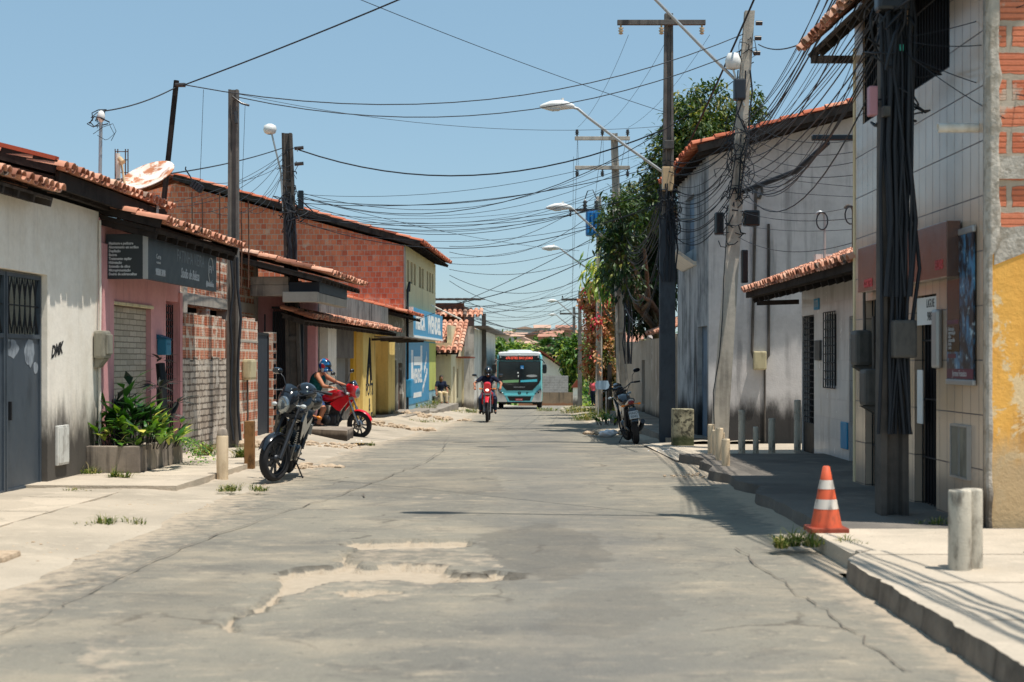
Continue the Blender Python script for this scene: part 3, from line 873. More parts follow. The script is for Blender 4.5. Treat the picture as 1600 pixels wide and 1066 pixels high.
def grid_sheet(name, mat, ys, xl, xr, n, zf, attr=None, kind='structure'):
    vs, at = [], []
    for y in ys:
        a, b = xl(y), xr(y)
        for i in range(n + 1):
            x = lerp(a, b, i / n); z, v = zf(x, y, i / n)
            vs.append((x, y, z)); at.append(v)
    fs = [(j * (n + 1) + i, j * (n + 1) + i + 1, (j + 1) * (n + 1) + i + 1, (j + 1) * (n + 1) + i) for j in range(len(ys) - 1) for i in range(n)]
    me = bpy.data.meshes.new(name); me.from_pydata(vs, [], fs); me.materials.append(mat)
    me.polygons.foreach_set('use_smooth', [True] * len(fs))
    if attr:
        a = me.attributes.new(attr, 'FLOAT', 'POINT'); a.data.foreach_set('value', at)
        a = me.attributes.new('tar', 'FLOAT', 'POINT'); a.data.foreach_set('value', [broken_rim(v[0], v[1]) for v in vs])
    o = bpy.data.objects.new(name, me); COL.objects.link(o)
    return props(o, kind=kind)


def road_z(x, y, t):
    z = gz(y) + .004
    s = 0.0
    if 7 < y < 18:
        jx, jy = jag(x, y)
        for h in HOLES:
            if inside((jx, jy), h): z -= .065; s = 1.0
        if not s:
            for h in SANDY:
                if inside((jx, jy), h): s = .42
    z += .012 * noise.noise(V((x * .8, y * .5, 1))) * (1 if y < 40 else .3)
    s = max(s, .62 - (interp(ER, y) - x) / 1.1, .62 - (x - interp(EL, y)) / 3.2)
    return z, s


ys = []
y = 2.0
while y < 178:
    ys.append(y)
    y += .035 if 7.5 < y < 17.5 else (.15 if y < 24 else (.5 if y < 60 else 2))
grid_sheet('road', M['asphalt'], ys, lambda y: interp(EL, y), lambda y: interp(ER, y) + (.02 if y < 11.5 else .3), 170, road_z, 'sand')


def verge_edge(y): return interp(EL, y) + .28 + .3 * noise.noise(V((y * .6, 4, 0))) + .12 * noise.noise(V((y * 2.3, 9, 0)))


def verge_z(x, y, t):
    rise = .05 if y < 24 else (lerp(.05, .22, min(1, (y - 24) / 12)))
    k = min(1, max(0, (1 - t) / .75)); k = k * k * (3 - 2 * k)
    z = gz(y) + .004 + rise * k + (.03 * noise.noise(V((x * 1.3, y * .9, 2))) + .015 * noise.noise(V((x * 4, y * 4, 2)))) * min(1, (1 - t) * 4)
    return z + .018 * (1 - t) + (.008 if t < 1 else -.02), 0


ys2 = []; y = 2.0
while y < 125:
    ys2.append(y); y += .2 if y < 40 else 1
grid_sheet('dirt_verge', M['dirt'], ys2, lambda y: Lp(-.3, y).x if y < 100 else -3, verge_edge, 26, verge_z)


def gl(x, y):
    a, b = Lp(-.3, y).x, verge_edge(y); return verge_z(x, y, min(1, max(0, (x - a) / (b - a))))[0]


def rverge_z(x, y, t):
    z = gz(y) + .004 + .09 * min(1, t / .5) + .025 * noise.noise(V((x * 1.6, y * .9, 5)))
    return z + (.006 if t > 0 else -.02), 0


ys3 = [30.2 + .4 * i for i in range(150)]
grid_sheet('dirt_shoulder', M['dirt'], ys3, lambda y: interp(ER, y) - .1 + .35 * noise.noise(V((y * .5, 1, 7))), lambda y: interp(ER, y) + 2.2, 12, rverge_z)

# paving on the right: a raised slab with a kerb close by, a lower worn forecourt under the power pole, the side street
def broken_edge_slab(name, mat, x0f, x1, y0, y1, zt, zb, step=.12, kerb=None, amp=.03):
    mb = MB()
    n = int((y1 - y0) / step); top = []
    for i in range(n + 1):
        y = lerp(y0, y1, i / n)
        x = x0f(y) + amp * noise.noise(V((y * 3, x1, 1)))
        top.append((x, y, zt + .012 * noise.noise(V((y * 2, 5, 3)))))
    for i in range(n):
        a, b = top[i], top[i + 1]
        mb.add([a, (x1, a[1], zt), (x1, b[1], zt), b], [(0, 1, 2, 3)])
        mb.mi = 1 if kerb else 0; mb.add([(a[0] - .02, a[1], zb), a, b, (b[0] - .02, b[1], zb)], [(0, 1, 2, 3)]); mb.mi = 0
    mb.add([(x0f(y0), y0, zb), (x1, y0, zb), (x1, y0, zt), top[0]], [(0, 1, 2, 3)])
    mb.add([(x1, y1, zb), (top[-1][0], y1, zb), top[-1], (x1, y1, zt)], [(0, 1, 2, 3)])
    return props(mb.build(name, [mat, M['kerb']] if kerb else mat), kind='structure')


def kerb_x(y):
    j = (y % .92) / .92
    return 2.45 + max(0, y - 10.9) ** 2 * .5 + (.014 if j < .05 or j > .97 else 0) + .012 * noise.noise(V((y * 7, 2, 2))) + (.05 * max(0, noise.noise(V((y * 3, 8, 2))) - .1))


broken_edge_slab('kerb', M['pave'], kerb_x, 2.66, 1, 11.7, .155, -.05, .045, True, .01)
broken_edge_slab('sidewalk', M['pave'], lambda y: 2.66, 12, 1, 11.7, .15, -.05, amp=.004)
mb = MB()
for (x0, x1, y0, y1, z0, z1) in ((2.62, 12, 11.7, 13.4, .11, .13),):
    mb.box(x0, x1, y0, y1, -.05, z1)
props(mb.build('sidewalk_ramp', M['pave']), kind='structure')
broken_edge_slab('forecourt', M['pave_shaded'], lambda y: 2.85 + .25 * noise.noise(V((y * .8, 0, 4))), 6.2, 13.4, 24.4, .12, -.05)
mb = MB(); n = 30
mb.add([(2.7, 24.4, .006), (14, 24.4, .006), (14, 30.4, -.02), (2.7, 30.4, -.06)], [(0, 1, 2, 3)])
props(mb.build('side_street', M['pave']), kind='structure')
broken_edge_slab('house_step', M['pave_dark'], lambda y: 3.25, 4.2, 31.2, 48, .02, -.5)

# paving on the left
def lslab(name, mat, d0, d1, s0, s1, z, zb=-.4, bev=.015):
    mb = MB()
    a, b, c, d = Lp(d0, s0), Lp(d1, s0), Lp(d1, s1), Lp(d0, s1)
    n = max(2, int((s1 - s0) / .2)); vs = []
    mb.prism([(p.x, p.y) for p in (a, b, c, d)], 'z', zb, z)
    return props(mb.build(name, mat), kind='structure')


lslab('pavement', M['pave'], -.2, 1.75, 18.4, 24.2, .105)
lslab('pavement', M['pave'], -.2, 1.2, 9, 17.9, .07)
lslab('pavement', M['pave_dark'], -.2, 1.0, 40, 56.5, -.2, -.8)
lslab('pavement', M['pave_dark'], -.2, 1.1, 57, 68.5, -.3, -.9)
mb = MB()
for pts, wd in (([(0, 996), (88, 956), (150, 924), (224, 888), (304, 852), (424, 808), (520, 780), (612, 744), (660, 726), (692, 704), (702, 676)], .016),
                ([(1150, 860), (1200, 895), (1242, 929), (1288, 955), (1347, 998), (1420, 1066)], .014),
                ([(530, 776), (548, 774), (566, 775), (574, 778)], .03), ([(640, 806), (700, 807), (760, 805)], .012)):
    pp = []
    for (a, b), (c, d) in zip(pts, pts[1:]):
        for k in range(6):
            t = k / 6; q = gp(lerp(a, c, t), lerp(b, d, t))
            pp.append(V((q[0] + random.gauss(0, .018), q[1] + random.gauss(0, .03), 0)))
    for i in range(len(pp) - 1):
        d = (pp[i + 1] - pp[i]); s_ = V((d.y, -d.x, 0)).normalized()
        w0, w1 = wd * random.uniform(.2, 1) / 2, wd * random.uniform(.2, 1) / 2
        z = .022
        mb.add([pp[i] - s_ * w0 + V((0, 0, z)), pp[i] + s_ * w0 + V((0, 0, z)), pp[i + 1] + s_ * w1 + V((0, 0, z)), pp[i + 1] - s_ * w1 + V((0, 0, z))], [(0, 1, 2, 3)])
props(mb.build('road_crack', paint('crack', hexc(104, 96, 86), .95, 0, .2, 9)), kind='structure')

jm = paint('joint dirt', hexc(92, 84, 76), .95, 0, .2, 9)
mb = MB()
for i in range(6):
    y = 4.2 + 1.45 * i; mb.add([(2.68, y, .154), (9, y + .05, .154), (9, y + .065, .154), (2.68, y + .014, .154)], [(0, 1, 2, 3)])
mb.add([(3.9, 1, .1545), (3.914, 1, .1545), (3.914, 11.6, .1545), (3.9, 11.6, .1545)], [(0, 1, 2, 3)])
for s_ in (19.9, 21.4, 22.9): 
    a, b = Lp(0, s_, .109), Lp(1.74, s_, .109); mb.add([a, b, b + V((0, .016, 0)), a + V((0, .016, 0))], [(0, 1, 2, 3)])
for s_ in (10.5, 12.2, 13.9, 15.6, 17.2):
    a, b = Lp(0, s_, .074), Lp(1.19, s_, .074); mb.add([a, b, b + V((0, .016, 0)), a + V((0, .016, 0))], [(0, 1, 2, 3)])
props(mb.build('pavement_joint', jm), kind='structure')
# ================================================================ the left side of the street
SL = V((-cos(radians(14)), 0, sin(radians(14))))            # roof slope rising away from the street
AL = V((0, 1, 0))
FX = lambda d, s, z: frame((d, s, z), (0, 1, 0), (0, 0, 1))   # lettering on a left facade
FS = lambda d, s, z: frame((d, s, z), (1, 0, 0), (0, 0, 1))   # lettering on a face towards the camera

# ---- white house with the steel gate
t = T('white_house', 'low white washed house with a steel double gate and black mildewed foot', 'house', (0, 18.9, 0), True)
G0, G1, GZ = 16.57, 18.93, 2.65
mb = MB()
mb.wall('x', -.2, .2, 9, 20.94, -.2, 3.62, [(G0, G1, -.3, GZ)])
mb.wall('y', 20.74, .198, -6, -.2, -.2, 3.62); mb.box(-6, -5.8, 9, 20.74, -.2, 3.6)
mb.build('wall', M['white_wall'], t)
barrel_roof('roof', M['tile_roof'], t, (.36, 9, 3.58), AL, SL, 9.3, 4.5, seed=2)
deck('eave_boards', M['old_wood'], t, (.36, 9, 3.55), AL, SL, 9.3, 4.3)
barrel_roof('roof', M['tile_roof'], t, (.36, 18.35, 3.86), AL, SL, 4.95, 4.5, seed=3)
deck('eave_boards', M['dark_wood'], t, (.34, 18.35, 3.82), AL, SL, 4.94, 4.3, th=.07)
mb = MB()
mb.beam((.3, 18.42, 3.76), (.3, 23.2, 3.74), .05, .2); mb.beam((.12, 18.42, 3.72), (.12, 23.2, 3.7), .08, .14)
mb.beam((.33, 18.3, 3.9), (-4.0, 18.3, 4.98), .03, .16)
mb.beam((.2, 9, 3.5), (.2, 17.8, 3.5), .05, .13)
mb.build('fascia', M['dark_wood'], t)
mb = MB(); mb.beam((.33, 18.33, 4.0), (-4.0, 18.33, 5.08), .12, .05); mb.build('verge', paint('red verge mortar', hexc(176, 84, 58), .85, 0, .15, 5), t)
for k in range(2):
    a = G0 + .02 + k * 1.18; b = a + 1.15
    g = MB()
    g.box(-.12, -.09, a, b, .06, 1.88)
    for y in (a, b - .05): g.box(-.13, -.07, y, y + .05, .05, GZ - .02)
    for z in (.05, 1.86, GZ - .07): g.box(-.128, -.072, a, b, z, z + .05)
    leafo = g.build('gate_leaf', M['gate'], t)
    g = MB()
    n = 6
    for i in range(n):
        for (p, q) in (((i), (i + .5)), ((i + 1), (i + .5))):
            for zz0, zz1 in ((1.92, 2.26), (2.58, 2.26)):
                pts = []
                for j in range(7):
                    u = j / 6
                    y = lerp(a + .06 + p * (1.04 / n), a + .06 + q * (1.04 / n), sin(u * pi / 2)); pts.append((-.1, y, lerp(zz0, zz1, u)))
                g.tube(pts, .009, 4)
        g.tube([(-.1, a + .06 + (i + .5) * 1.04 / n, 1.9), (-.1, a + .06 + (i + .5) * 1.04 / n, 2.6)], .008, 4)
    g.tube([(-.1, a, 2.25), (-.1, b, 2.25)], .009, 4)
    g.build('lattice', M['black_iron'], leafo)
    g = MB(); g.box(-.09, -.05, a + .1, a + .13, .9, 1.12, .008); g.build('handle', M['black_iron'], leafo)
for px, py, rx, rz_ in ((47, 551, 6.5, 21), (20, 545, 9, 14), (57, 575, 3, 9), (12, 538, 5, 9)):
    q = MB(); s0 = yL(px, -.085); zc = zz(py, s0); k_ = s0 / F; pts = []
    for i in range(18):
        a = 2 * pi * i / 18; r_ = 1 + .3 * noise.noise(V((px + cos(a) * 2, sin(a) * 2, 1))); pts.append((s0 + rx * k_ * 3.4 * cos(a) * r_, zc + rz_ * k_ * sin(a) * r_))
    q.prism(pts, 'x', -.089, -.086); q.build('paint_smear', paint('rubbed paint smear', hexc(138, 146, 154), .6, 0, .2, 14, hexc(80, 88, 98), .8), t)
mb = MB(); mb.box(-3, -.5, G0 - .5, G1 + .5, -.1, .02); mb.box(-3, -2.9, G0 - .5, G1 + .5, 0, 3.2); mb.build('entrance', M['dark_void'], t)
mb = MB()
text_mesh(mb, 'DMK', .2, FX(.004, 19.25, 1.72) @ Matrix.Rotation(.16, 4, 'Z'), .001, sx=.95, shear=.5, bold=.008); mb.build('graffiti', M['black_letter'], t)
mb = MB(); mb.box(.0, .04, 19.2, 19.62, .28, .78, .01); mb.box(.04, .05, 19.23, 19.59, .31, .75); mb.build('utility_hatch', paint('chipped white hatch', hexc(206, 206, 200), .6, 0, .1, 10, hexc(120, 110, 100), .6), t)
# meter on the corner, with its pipe
t = T('electric_meter', 'grey plastic electric meter with a white pipe on the corner of the white house', 'meter', (.1, 20.85, 1.7), True)
mb = MB(); mb.box(.01, .17, 20.66, 20.98, 1.62, 2.0, .04); mb.box(.17, .2, 20.7, 20.94, 1.68, 1.95, .02); mb.prism([(.01, 1.62), (.15, 1.62), (.06, 1.5), (.01, 1.5)], 'y', 20.72, 20.92); mb.build('meter_box', M['meter'], t)
mb = MB(); mb.tube([(.04, 20.86, .05), (.04, 20.86, 1.55)], .022, 8); mb.tube([(.05, 20.84, 2.0), (.05, 20.86, 2.4), (.03, 20.9, 3.5)], .018, 8); mb.build('pipe', M['pvc'], t)

# ---- pink salon
t = T('pink_salon', 'pink beauty salon with a stone clad panel and a black grille door', 'shop', (0, 23, 0), True)
mb = MB()
mb.wall('x', -.2, .198, 20.96, 25.2, -.2, 3.55, [(24.33, 25.08, -.3, 2.55), (21.6, 23.5, .1, 2.38)])
mb.box(-5.5, -5.3, 20.96, 25.2, -.2, 3.5); mb.wall('y', 25.0, .2, -5.3, -.2, -.2, 3.55)
mb.box(0, .04, 20.98, 21.5, -.1, 3.2); mb.box(0, .03, 25.09, 25.24, -.1, 2.7)
mb.build('wall', M['pink_wall'], t)
mb = MB(); mb.box(-.13, -.08, 21.6, 23.5, .0, 2.38); mb.build('stone_panel', M['stone_panel'], t)
mb = MB(); mb.box(-.08, .03, 21.55, 23.55, 2.38, 2.43, .01); mb.build('ledge', M['cream_wall'], t)
barrel_roof('roof', M['tile_roof'], t, (.86, 21.0, 3.46), AL, SL, 4.85, 3.6, seed=5)
deck('eave_boards', M['dark_wood'], t, (.84, 21.0, 3.42), AL, SL, 4.84, 3.4, th=.06)
mb = MB(); mb.beam((.85, 20.98, 3.46), (-1.0, 20.98, 3.92), .03, .13); mb.beam((.7, 21.05, 3.4), (.7, 25.8, 3.4), .06, .1); mb.beam((.8, 25.84, 3.42), (-1.5, 25.84, 3.98), .04, .12)
mb.build('fascia', M['dark_wood'], t)
g = MB()
for i in range(7): g.box(-.1, -.085, 24.34 + i * .12, 24.355 + i * .12, .1, 2.5)
for i in range(22):
    z = .15 + i * .11; o = .06 if i % 2 else 0
    for j in range(6): g.box(-.102, -.083, 24.36 + j * .12 + o * 0, 24.46 + j * .12, z, z + .014 + (.02 if (i + j) % 2 else 0))
dr = g.build('door_grille', M['black_iron'], t)
mb = MB(); mb.box(-.6, -.5, 24.2, 25.2, -.1, 2.6); mb.build('door', M['door_dark'], t)
# sign: L-shaped box
t = T('shop_sign', 'charcoal box sign of a beauty studio with pale lettering under the tiled eave', 'sign', (.6, 21.2, 2.72), True)
mb = MB(); mb.box(.54, .6, 21.2, 25.2, 2.72, 3.37); mb.build('front_panel', M['signboard'], t)
mb = MB(); mb.box(.02, .535, 21.2, 21.26, 2.72, 3.34); mb.build('side_panel', M['signboard'], t)
mb = MB(); mb.box(.537, .607, 21.19, 21.205, 2.72, 3.35); mb.build('corner_trim', M['steel'], t)
mb = MB()
text_mesh(mb, 'FATINHA VIEIRA', .26, FX(.602, 23.55, 3.14), .002, sx=.86)
mb.build('lettering', M['sign_dim'], t)
mb = MB()
text_mesh(mb, 'Studio de Beleza', .21, FX(.602, 23.5, 2.9), .002, shear=.35, sx=.78, bold=.002)
text_mesh(mb, 'Corte', .1, FX(.602, 21.75, 3.06), .002); text_mesh(mb, 'e escova', .06, FX(.602, 21.75, 2.98), .002)
text_mesh(mb, '98588 3098', .13, FX(.602, 21.85, 2.84), .002, sx=.8, bold=.004)
text_mesh(mb, '@fatinhavieira', .11, FX(.602, 24.75, 2.82), .002, sx=.8, bold=.003)
ring = [(.602, 24.8 + .16 * cos(a), 3.05 + .2 * sin(a)) for a in [i * 2 * pi / 20 for i in range(18)]]
mb.tube(ring, .006, 4); text_mesh(mb, 'FV', .18, FX(.602, 24.8, 3.05), .002)
mb.build('lettering', M['sign_letter'], t)
mb = MB()
for i, ln in enumerate(['Manicure e pedicure', 'Alongamento em acrílico', 'Depilação', 'Escova', 'Tratamento capilar', 'Hidratação', 'Extensão de cílios', 'Micropigmentação', 'Design de sobrancelhas']):
    text_mesh(mb, ln, .05, FS(.06, 21.198, 3.21 - i * .053), .0015, 'LEFT', sx=.82, bold=.002)
mb.build('service_list', M['sign_letter'], t)
t = T('mail_box', 'small blue mail box on the pink salon wall', 'mail box', (.1, 24.1, 1.8), True)
mb = MB(); mb.box(.005, .15, 23.8, 24.1, 1.68, 1.93, .015); b_ = mb.build('box', paint('blue mail box', hexc(38, 120, 150), .5, 0, .1, 8), t)
mb = MB(); mb.box(.15, .156, 23.86, 24.04, 1.84, 1.86); mb.prism([(.0, 1.93), (.17, 1.93), (.0, 2.0)], 'y', 23.79, 24.11); mb.build('lid', paint('blue mail box lid', hexc(30, 96, 124), .5, 0, .1, 8), t)

# ---- planter and its plants
t = T('planter', 'stained concrete planter box in front of the pink salon', 'planter', (.5, 21, 0), True)
mb = MB()
for q in ((.0, .72, 20.4, 20.52), (.0, .72, 22.5, 22.62), (.62, .72, 20.52, 22.5)): mb.box(q[0], q[1], q[2], q[3], -.1, .46, .012)
mb.build('box', M['concrete_dirty'], t)
mb = MB(); mb.box(.01, .62, 20.52, 22.5, 0, .4); mb.build('soil', M['dirt'], t)


def broad_plant(name, label, o, n, ln, wd, mat, h0=.15, h1=.7, spread=.4, seed=1, left=True, cat='plant', group=None, tint=(.5, .25)):
    """upright stems, each ending in long arched leaves"""
    rnd = random.Random(seed)
    t = T(name, label, cat, o, left, group)
    mb = MB(); st = MB()
    for i in range(n):
        a = rnd.uniform(0, 2 * pi); rr = spread * sqrt(rnd.random())
        c = V(o) + V((cos(a) * rr, sin(a) * rr, 0)); hgt = rnd.uniform(h0, h1) * (1.15 - .6 * rr / spread)
        top = c + V((cos(a) * .08, sin(a) * .08, hgt)); st.tube([c, top], .006, 4)
        for k in range(3):
            b = a + rnd.gauss(0, 1.1)
            d = V((cos(b), sin(b), rnd.uniform(.1, 1.3)))
            mb.tint = min(1, max(0, rnd.gauss(*tint)))
            leaf(mb, c.lerp(top, rnd.uniform(.6, 1)), d, V((0, 0, 1)), ln * rnd.uniform(.6, 1.2), wd * rnd.uniform(.7, 1.2), .15)
    mb.build('foliage', mat, t, uv=False); st.build('stem', M['leaf_dark'], t, uv=False)
    CUR[0] = None
    return t


broad_plant('leafy_plant', 'bushy yellow green broad leaved plant filling the concrete planter', (.42, 21.2, .4), 95, .26, .1, M['leaf_lush'], .1, .62, .62, 3, tint=(.58, .25))
broad_plant('tall_leafy_plant', 'tall dark green leaved plant at the back left of the planter', (.2, 21.3, .4), 40, .42, .13, M['leaf_lush'], .3, .95, .28, 4, tint=(.15, .12))
# fern fronds hanging over the right end
t = T('fern', 'bright green fern fronds hanging over the far end of the planter', 'plant', (.62, 22.3, .45), True)
mb = MB(); rnd = random.Random(5)
for i in range(17):
    a = rnd.uniform(-.9, 1.6); L = rnd.uniform(.5, .95)
    d = V((cos(a), sin(a) * .9, 0)); base = V((.55, 22.25, .42))
    prev = base
    for k in range(1, 15):
        u = k / 14; p = base + d * L * u + V((0, 0, .42 * u - .75 * u * u))
        ax = (p - prev).normalized(); sd_ = ax.cross(V((0, 0, 1))).normalized()
        for sg in (-1, 1):
            mb.tint = min(1, max(0, rnd.gauss(.6, .15)))
            leaf(mb, p, sd_ * sg + ax * .5, V((0, 0, 1)), .13 * (1.1 - u * .7), .03, .1)
        prev = p
mb.build('foliage', M['leaf_lush'], t, uv=False)
# dark cactus-like column with rosettes
t = T('dark_rosette_plant', 'dark trunk plant with spiky purple leaf rosettes beside the salon door', 'plant', (.35, 22.75, 0), True)
mb = MB(); limb(mb, (.35, 22.9, 0), (.25, 23.1, 1.55), .1, .07, .05); limb(mb, (.3, 23.0, .7), (.4, 22.5, 1.2), .05, .04, .05); limb(mb, (.3, 23.0, .5), (.45, 23.3, .95), .05, .04, .05); mb.build('trunk', M['leaf_dark'], t)
mb = MB(); rnd = random.Random(8)
for c, k, L in (((.4, 22.5, 1.2), 16, .42), ((.25, 23.1, 1.6), 8, .3), ((.45, 23.3, .95), 12, .36), ((.35, 22.95, .75), 12, .4)):
    for i in range(k):
        a = i * 2.4; mb.tint = rnd.random() * .9
        leaf(mb, V(c), V((cos(a), sin(a), rnd.uniform(-.1, .7))), V((0, 0, 1)), L * rnd.uniform(.7, 1.1), .06, .2)
mb.build('leaf_rosette', M['leaf_dark'], t, uv=False)

# ---- unfinished brick lot
t = T('unfinished_house', 'unfinished hollow brick house with bare concrete frame behind a low wall', 'house', (-.8, 30, 0), True)
mb = MB()
mb.wall('x', -1.0, .2, 25.5, 34.8, -.2, 3.85, [(30.5, 32.0, 1.9, 2.62), (28.7, 30.2, 1.7, 2.62)])
mb.wall('y', 34.6, .198, -6, -1.0, -.2, 3.8)
mb.build('wall', M['brick_lot'], t)
mb = MB(); mb.box(-1.02, -.76, 25.5, 34.82, 2.64, 2.86, .01); mb.box(-1.02, -.77, 25.5, 34.82, 3.7, 3.9, .01)
for s_ in (28.3, 31.9, 34.56): mb.box(-1.01, -.75, s_, s_ + .26, -.1, 3.84, .01)
mb.build('concrete_frame', M['concrete'], t)
mb = MB(); mb.box(-1.4, -1.3, 26, 34.5, 0, 3.4); mb.build('interior', M['dark_void'], t)
# rebars standing above
for i, (px, Y, y0) in enumerate(((300, 29.5, 300), (316, 29.0, 310), (343, 30.5, 300), (388, 32.0, 314), (377, 31.5, 330))):
    p = P(px, 420, Y); tb = thing('rebar', 'rusty reinforcing bar standing up from the unfinished brick house', 'rebar', p, group='rebars on the unfinished house')
    CUR[0] = None; mb = MB(); mb.tube([(0, 0, -.4), (.01, 0, .5), (.0, 0, zz(y0, Y) - p.z)], .014, 5); mb.build('bar', M['rust_iron'], tb)
# low wall in front
t = T('lot_wall', 'low street wall of cement smeared brick topped with red hollow brick', 'wall', (0, 27, 0), True)
mb = MB(); rnd = random.Random(3)
for i in range(12):
    a = 25.3 + i * .26
    mb.box(-.2, rnd.uniform(0, .012), a, a + .262, -.2, 1.62 + rnd.uniform(-.05, .06))
lowr = mb.build('lower_wall', M['brick_rough'], t)
mb = MB()
for i in range(12):
    a = 25.3 + i * .26
    mb.box(-.19, -.01 + rnd.uniform(-.01, .01), a, a + .258, 1.6, 2.38 + rnd.choice((-.2, 0, 0, .02, -.03)))
mb.build('upper_wall', M['brick_lot'], t)
t = T('brick_pier_wall', 'second stretch of red hollow brick street wall behind the thin concrete pole', 'wall', (0, 30.5, 0), True)
mb = MB()
for i in range(7):
    a = 29.45 + i * .25
    mb.box(-.18, rnd.uniform(-.01, .01), a, a + .252, -.2, 2.42 + rnd.choice((0, .02, -.04, -.2 if i == 6 else 0)))
mb.build('brickwork', M['brick_lot'], t)
mb = MB(); mb.box(-.19, .012, 29.4, 29.5, 1.28, 1.36); mb.box(-.19, .012, 29.5, 31.2, 1.95, 1.99); mb.build('mortar_band', M['concrete'], t)
t = T('rusty_board', 'rust brown sheet leaning in the gap between the brick walls', 'board', (-.1, 28.9, .0), True)
mb = MB(); mb.beam((-.1, 28.65, .0), (-.12, 28.8, 2.35), .04, .5, (0, 1, 0)); mb.build('sheet', M['rust_iron'], t)
mb = MB(); mb.beam((-.06, 28.78, .0), (-.07, 28.9, 1.6), .03, .3, (0, 1, 0)); mb.build('plank', M['old_wood'], t)
t = T('breeze_block_column', 'column of pierced clay blocks beside the thin concrete pole', 'column', (0, 29.2, 0), True)
mb = MB()
for i in range(11):
    z = -.1 + i * .2
    mb.box(-.16, .0, 29.1, 29.38, z, z + .19)
    for u in (0, 1):
        for v in (0, 1):
            mb.mi = 1; mb.box(.0, .004, 29.12 + u * .13, 29.22 + u * .13, z + .02 + v * .09, z + .08 + v * .09); mb.mi = 0
mb.build('block', [M['brick_lot'], M['dark_void']], t)
t = T('sheet_gate', 'dark grey sheet metal gate panel between brick walls', 'gate', (0, 31.8, 0), True)
mb = MB(); mb.box(-.08, -.04, 31.25, 32.45, .0, 2.12); mb.build('panel', M['door_dark'], t)
mb = MB(); mb.box(-.1, -.02, 31.25, 31.31, -.1, 2.16); mb.box(-.1, -.02, 32.4, 32.46, -.1, 2.16); mb.box(-.1, -.02, 31.3, 32.4, 2.12, 2.17); mb.build('frame', M['black_iron'], t)
t = T('brick_post', 'narrow pierced brick gate post next to the dark sheet gate', 'post', (0, 33, 0), True)
mb = MB(); mb.box(-.2, .0, 32.75, 33.15, -.2, 2.2); mb.build('brickwork', M['brick_lot'], t)
mb = MB()
for i in range(9): mb.box(0, .005, 32.82, 33.08, .1 + i * .22, .2 + i * .22)
mb.build('hole', M['dark_void'], t)
t = T('wall_meter', 'beige meter box fixed to the brick wall by the thin concrete pole', 'meter', (.1, 30.4, 1.5), True)
mb = MB(); mb.box(.015, .19, 29.7, 30.25, 1.22, 1.62, .05); mb.build('meter_box', M['meter_tan'], t)
mb = MB(); mb.tube([(.08, 29.9, 1.24), (.09, 29.9, .5), (.05, 29.9, .1)], .02, 6); mb.build('pipe', M['pole_dark'], t)

# ---- pink porch house
t = T('pink_porch_house', 'pink house with a mossy concrete porch beam and broken tile verge', 'house', (-.5, 35, 0), True)
mb = MB()
mb.wall('y', 34.9, .2, -5, .2, -.4, 3.4); mb.wall('x', .0, .2, 35.1, 37.2, -.4, 3.3, [(35.3, 36.9, -.5, 2.5)])
mb.build('wall', M['pink_wall'], t)
mb = MB(); mb.box(-.55, .28, 33.05, 33.3, 2.98, 3.22, .01); mb.box(-.55, .27, 33.06, 33.3, 3.22, 3.4, .02); mb.build('porch_beam', M['concrete_dirty'], t)
mb = MB(); mb.box(.2, .95, 32.8, 33.04, 2.84, 3.06, .01); mb.box(.72, .94, 33.05, 37.0, 2.86, 3.05, .01); mb.build('corner_beam', M['concrete'], t)
mb = MB(); mb.box(.2, .94, 33.1, 37.0, 3.06, 3.28); mb.build('porch_fascia', M['door_dark'], t)
barrel_roof('roof', M['tile_roof'], t, (1.2, 32.6, 3.42), AL, SL, 5.6, 4.2, seed=9, jit=.03, gap=.02)
deck('eave_boards', M['old_wood'], t, (1.15, 32.62, 3.38), AL, SL, 5.5, 4.0)
g = MB()
for i in range(14): g.box(-.3, -.27, 33.3 + 0, 33.33, 0, 2.6) if i == 0 else g.box(-.34 + i * .045, -.325 + i * .045, 34.3, 34.33, -.1, 2.75)
g.box(-.34, .3, 34.29, 34.34, 2.75, 2.8); g.box(-.34, .3, 34.29, 34.34, 1.2, 1.25)
g.build('porch_grille', M['black_iron'], t)
mb = MB(); mb.box(-.4, .3, 34.7, 34.75, -.2, 2.7); mb.build('door', M['door_dark'], t)

# ---- grey house with the long tiled awning
t = T('grey_awning_house', 'grey rendered low house with streaked parapet and long tiled awning', 'house', (0, 42, -.3), True)
zb = -.5
mb = MB()
mb.wall('x', -.2, .2, 37.3, 46.95, zb, 3.3, [(37.7, 38.5, zb - .1, 1.9), (40.2, 43.4, .4, 1.65)])
mb.wall('y', 37.3, .2, -6, -.2, zb, 3.3); mb.box(-6, -5.8, 37.5, 52, zb, 3.2)
mb.wall('x', -.2, .199, 46.95, 52.1, 2.5, 3.31)
mb.build('wall', M['grey_render'], t)
mb = MB(); mb.box(.001, .03, 37.3, 52.1, 2.7, 3.36); mb.build('parapet', M['black_render'], t)
mb = MB(); mb.box(.0, .22, 38.6, 39.9, zb, 2.62, .01); mb.build('pillar', M['white_wall'], t)
mb = MB(); mb.box(.0, .12, 40.1, 43.6, 1.65, 2.6); mb.build('shutter_box', M['pole_mid'], t)
g = MB()
for i in range(16): g.box(-.1, -.075, 40.22 + i * .2, 40.25 + i * .2, .4, 1.65)
for i in range(3): g.box(-.16, -.13, 40.3 + i * 1.05, 41.1 + i * 1.05, .4, 1.65)
g.build('window_bars', M['steel'], t)
mb = MB(); mb.box(-.6, -.5, 37.4, 46, zb, 2.6); mb.build('interior', M['dark_void'], t)
mb = MB(); mb.box(.0, .1, 43.7, 44.2, zb, 2.62); mb.build('yellow_jamb', M['ochre_wall'], t)
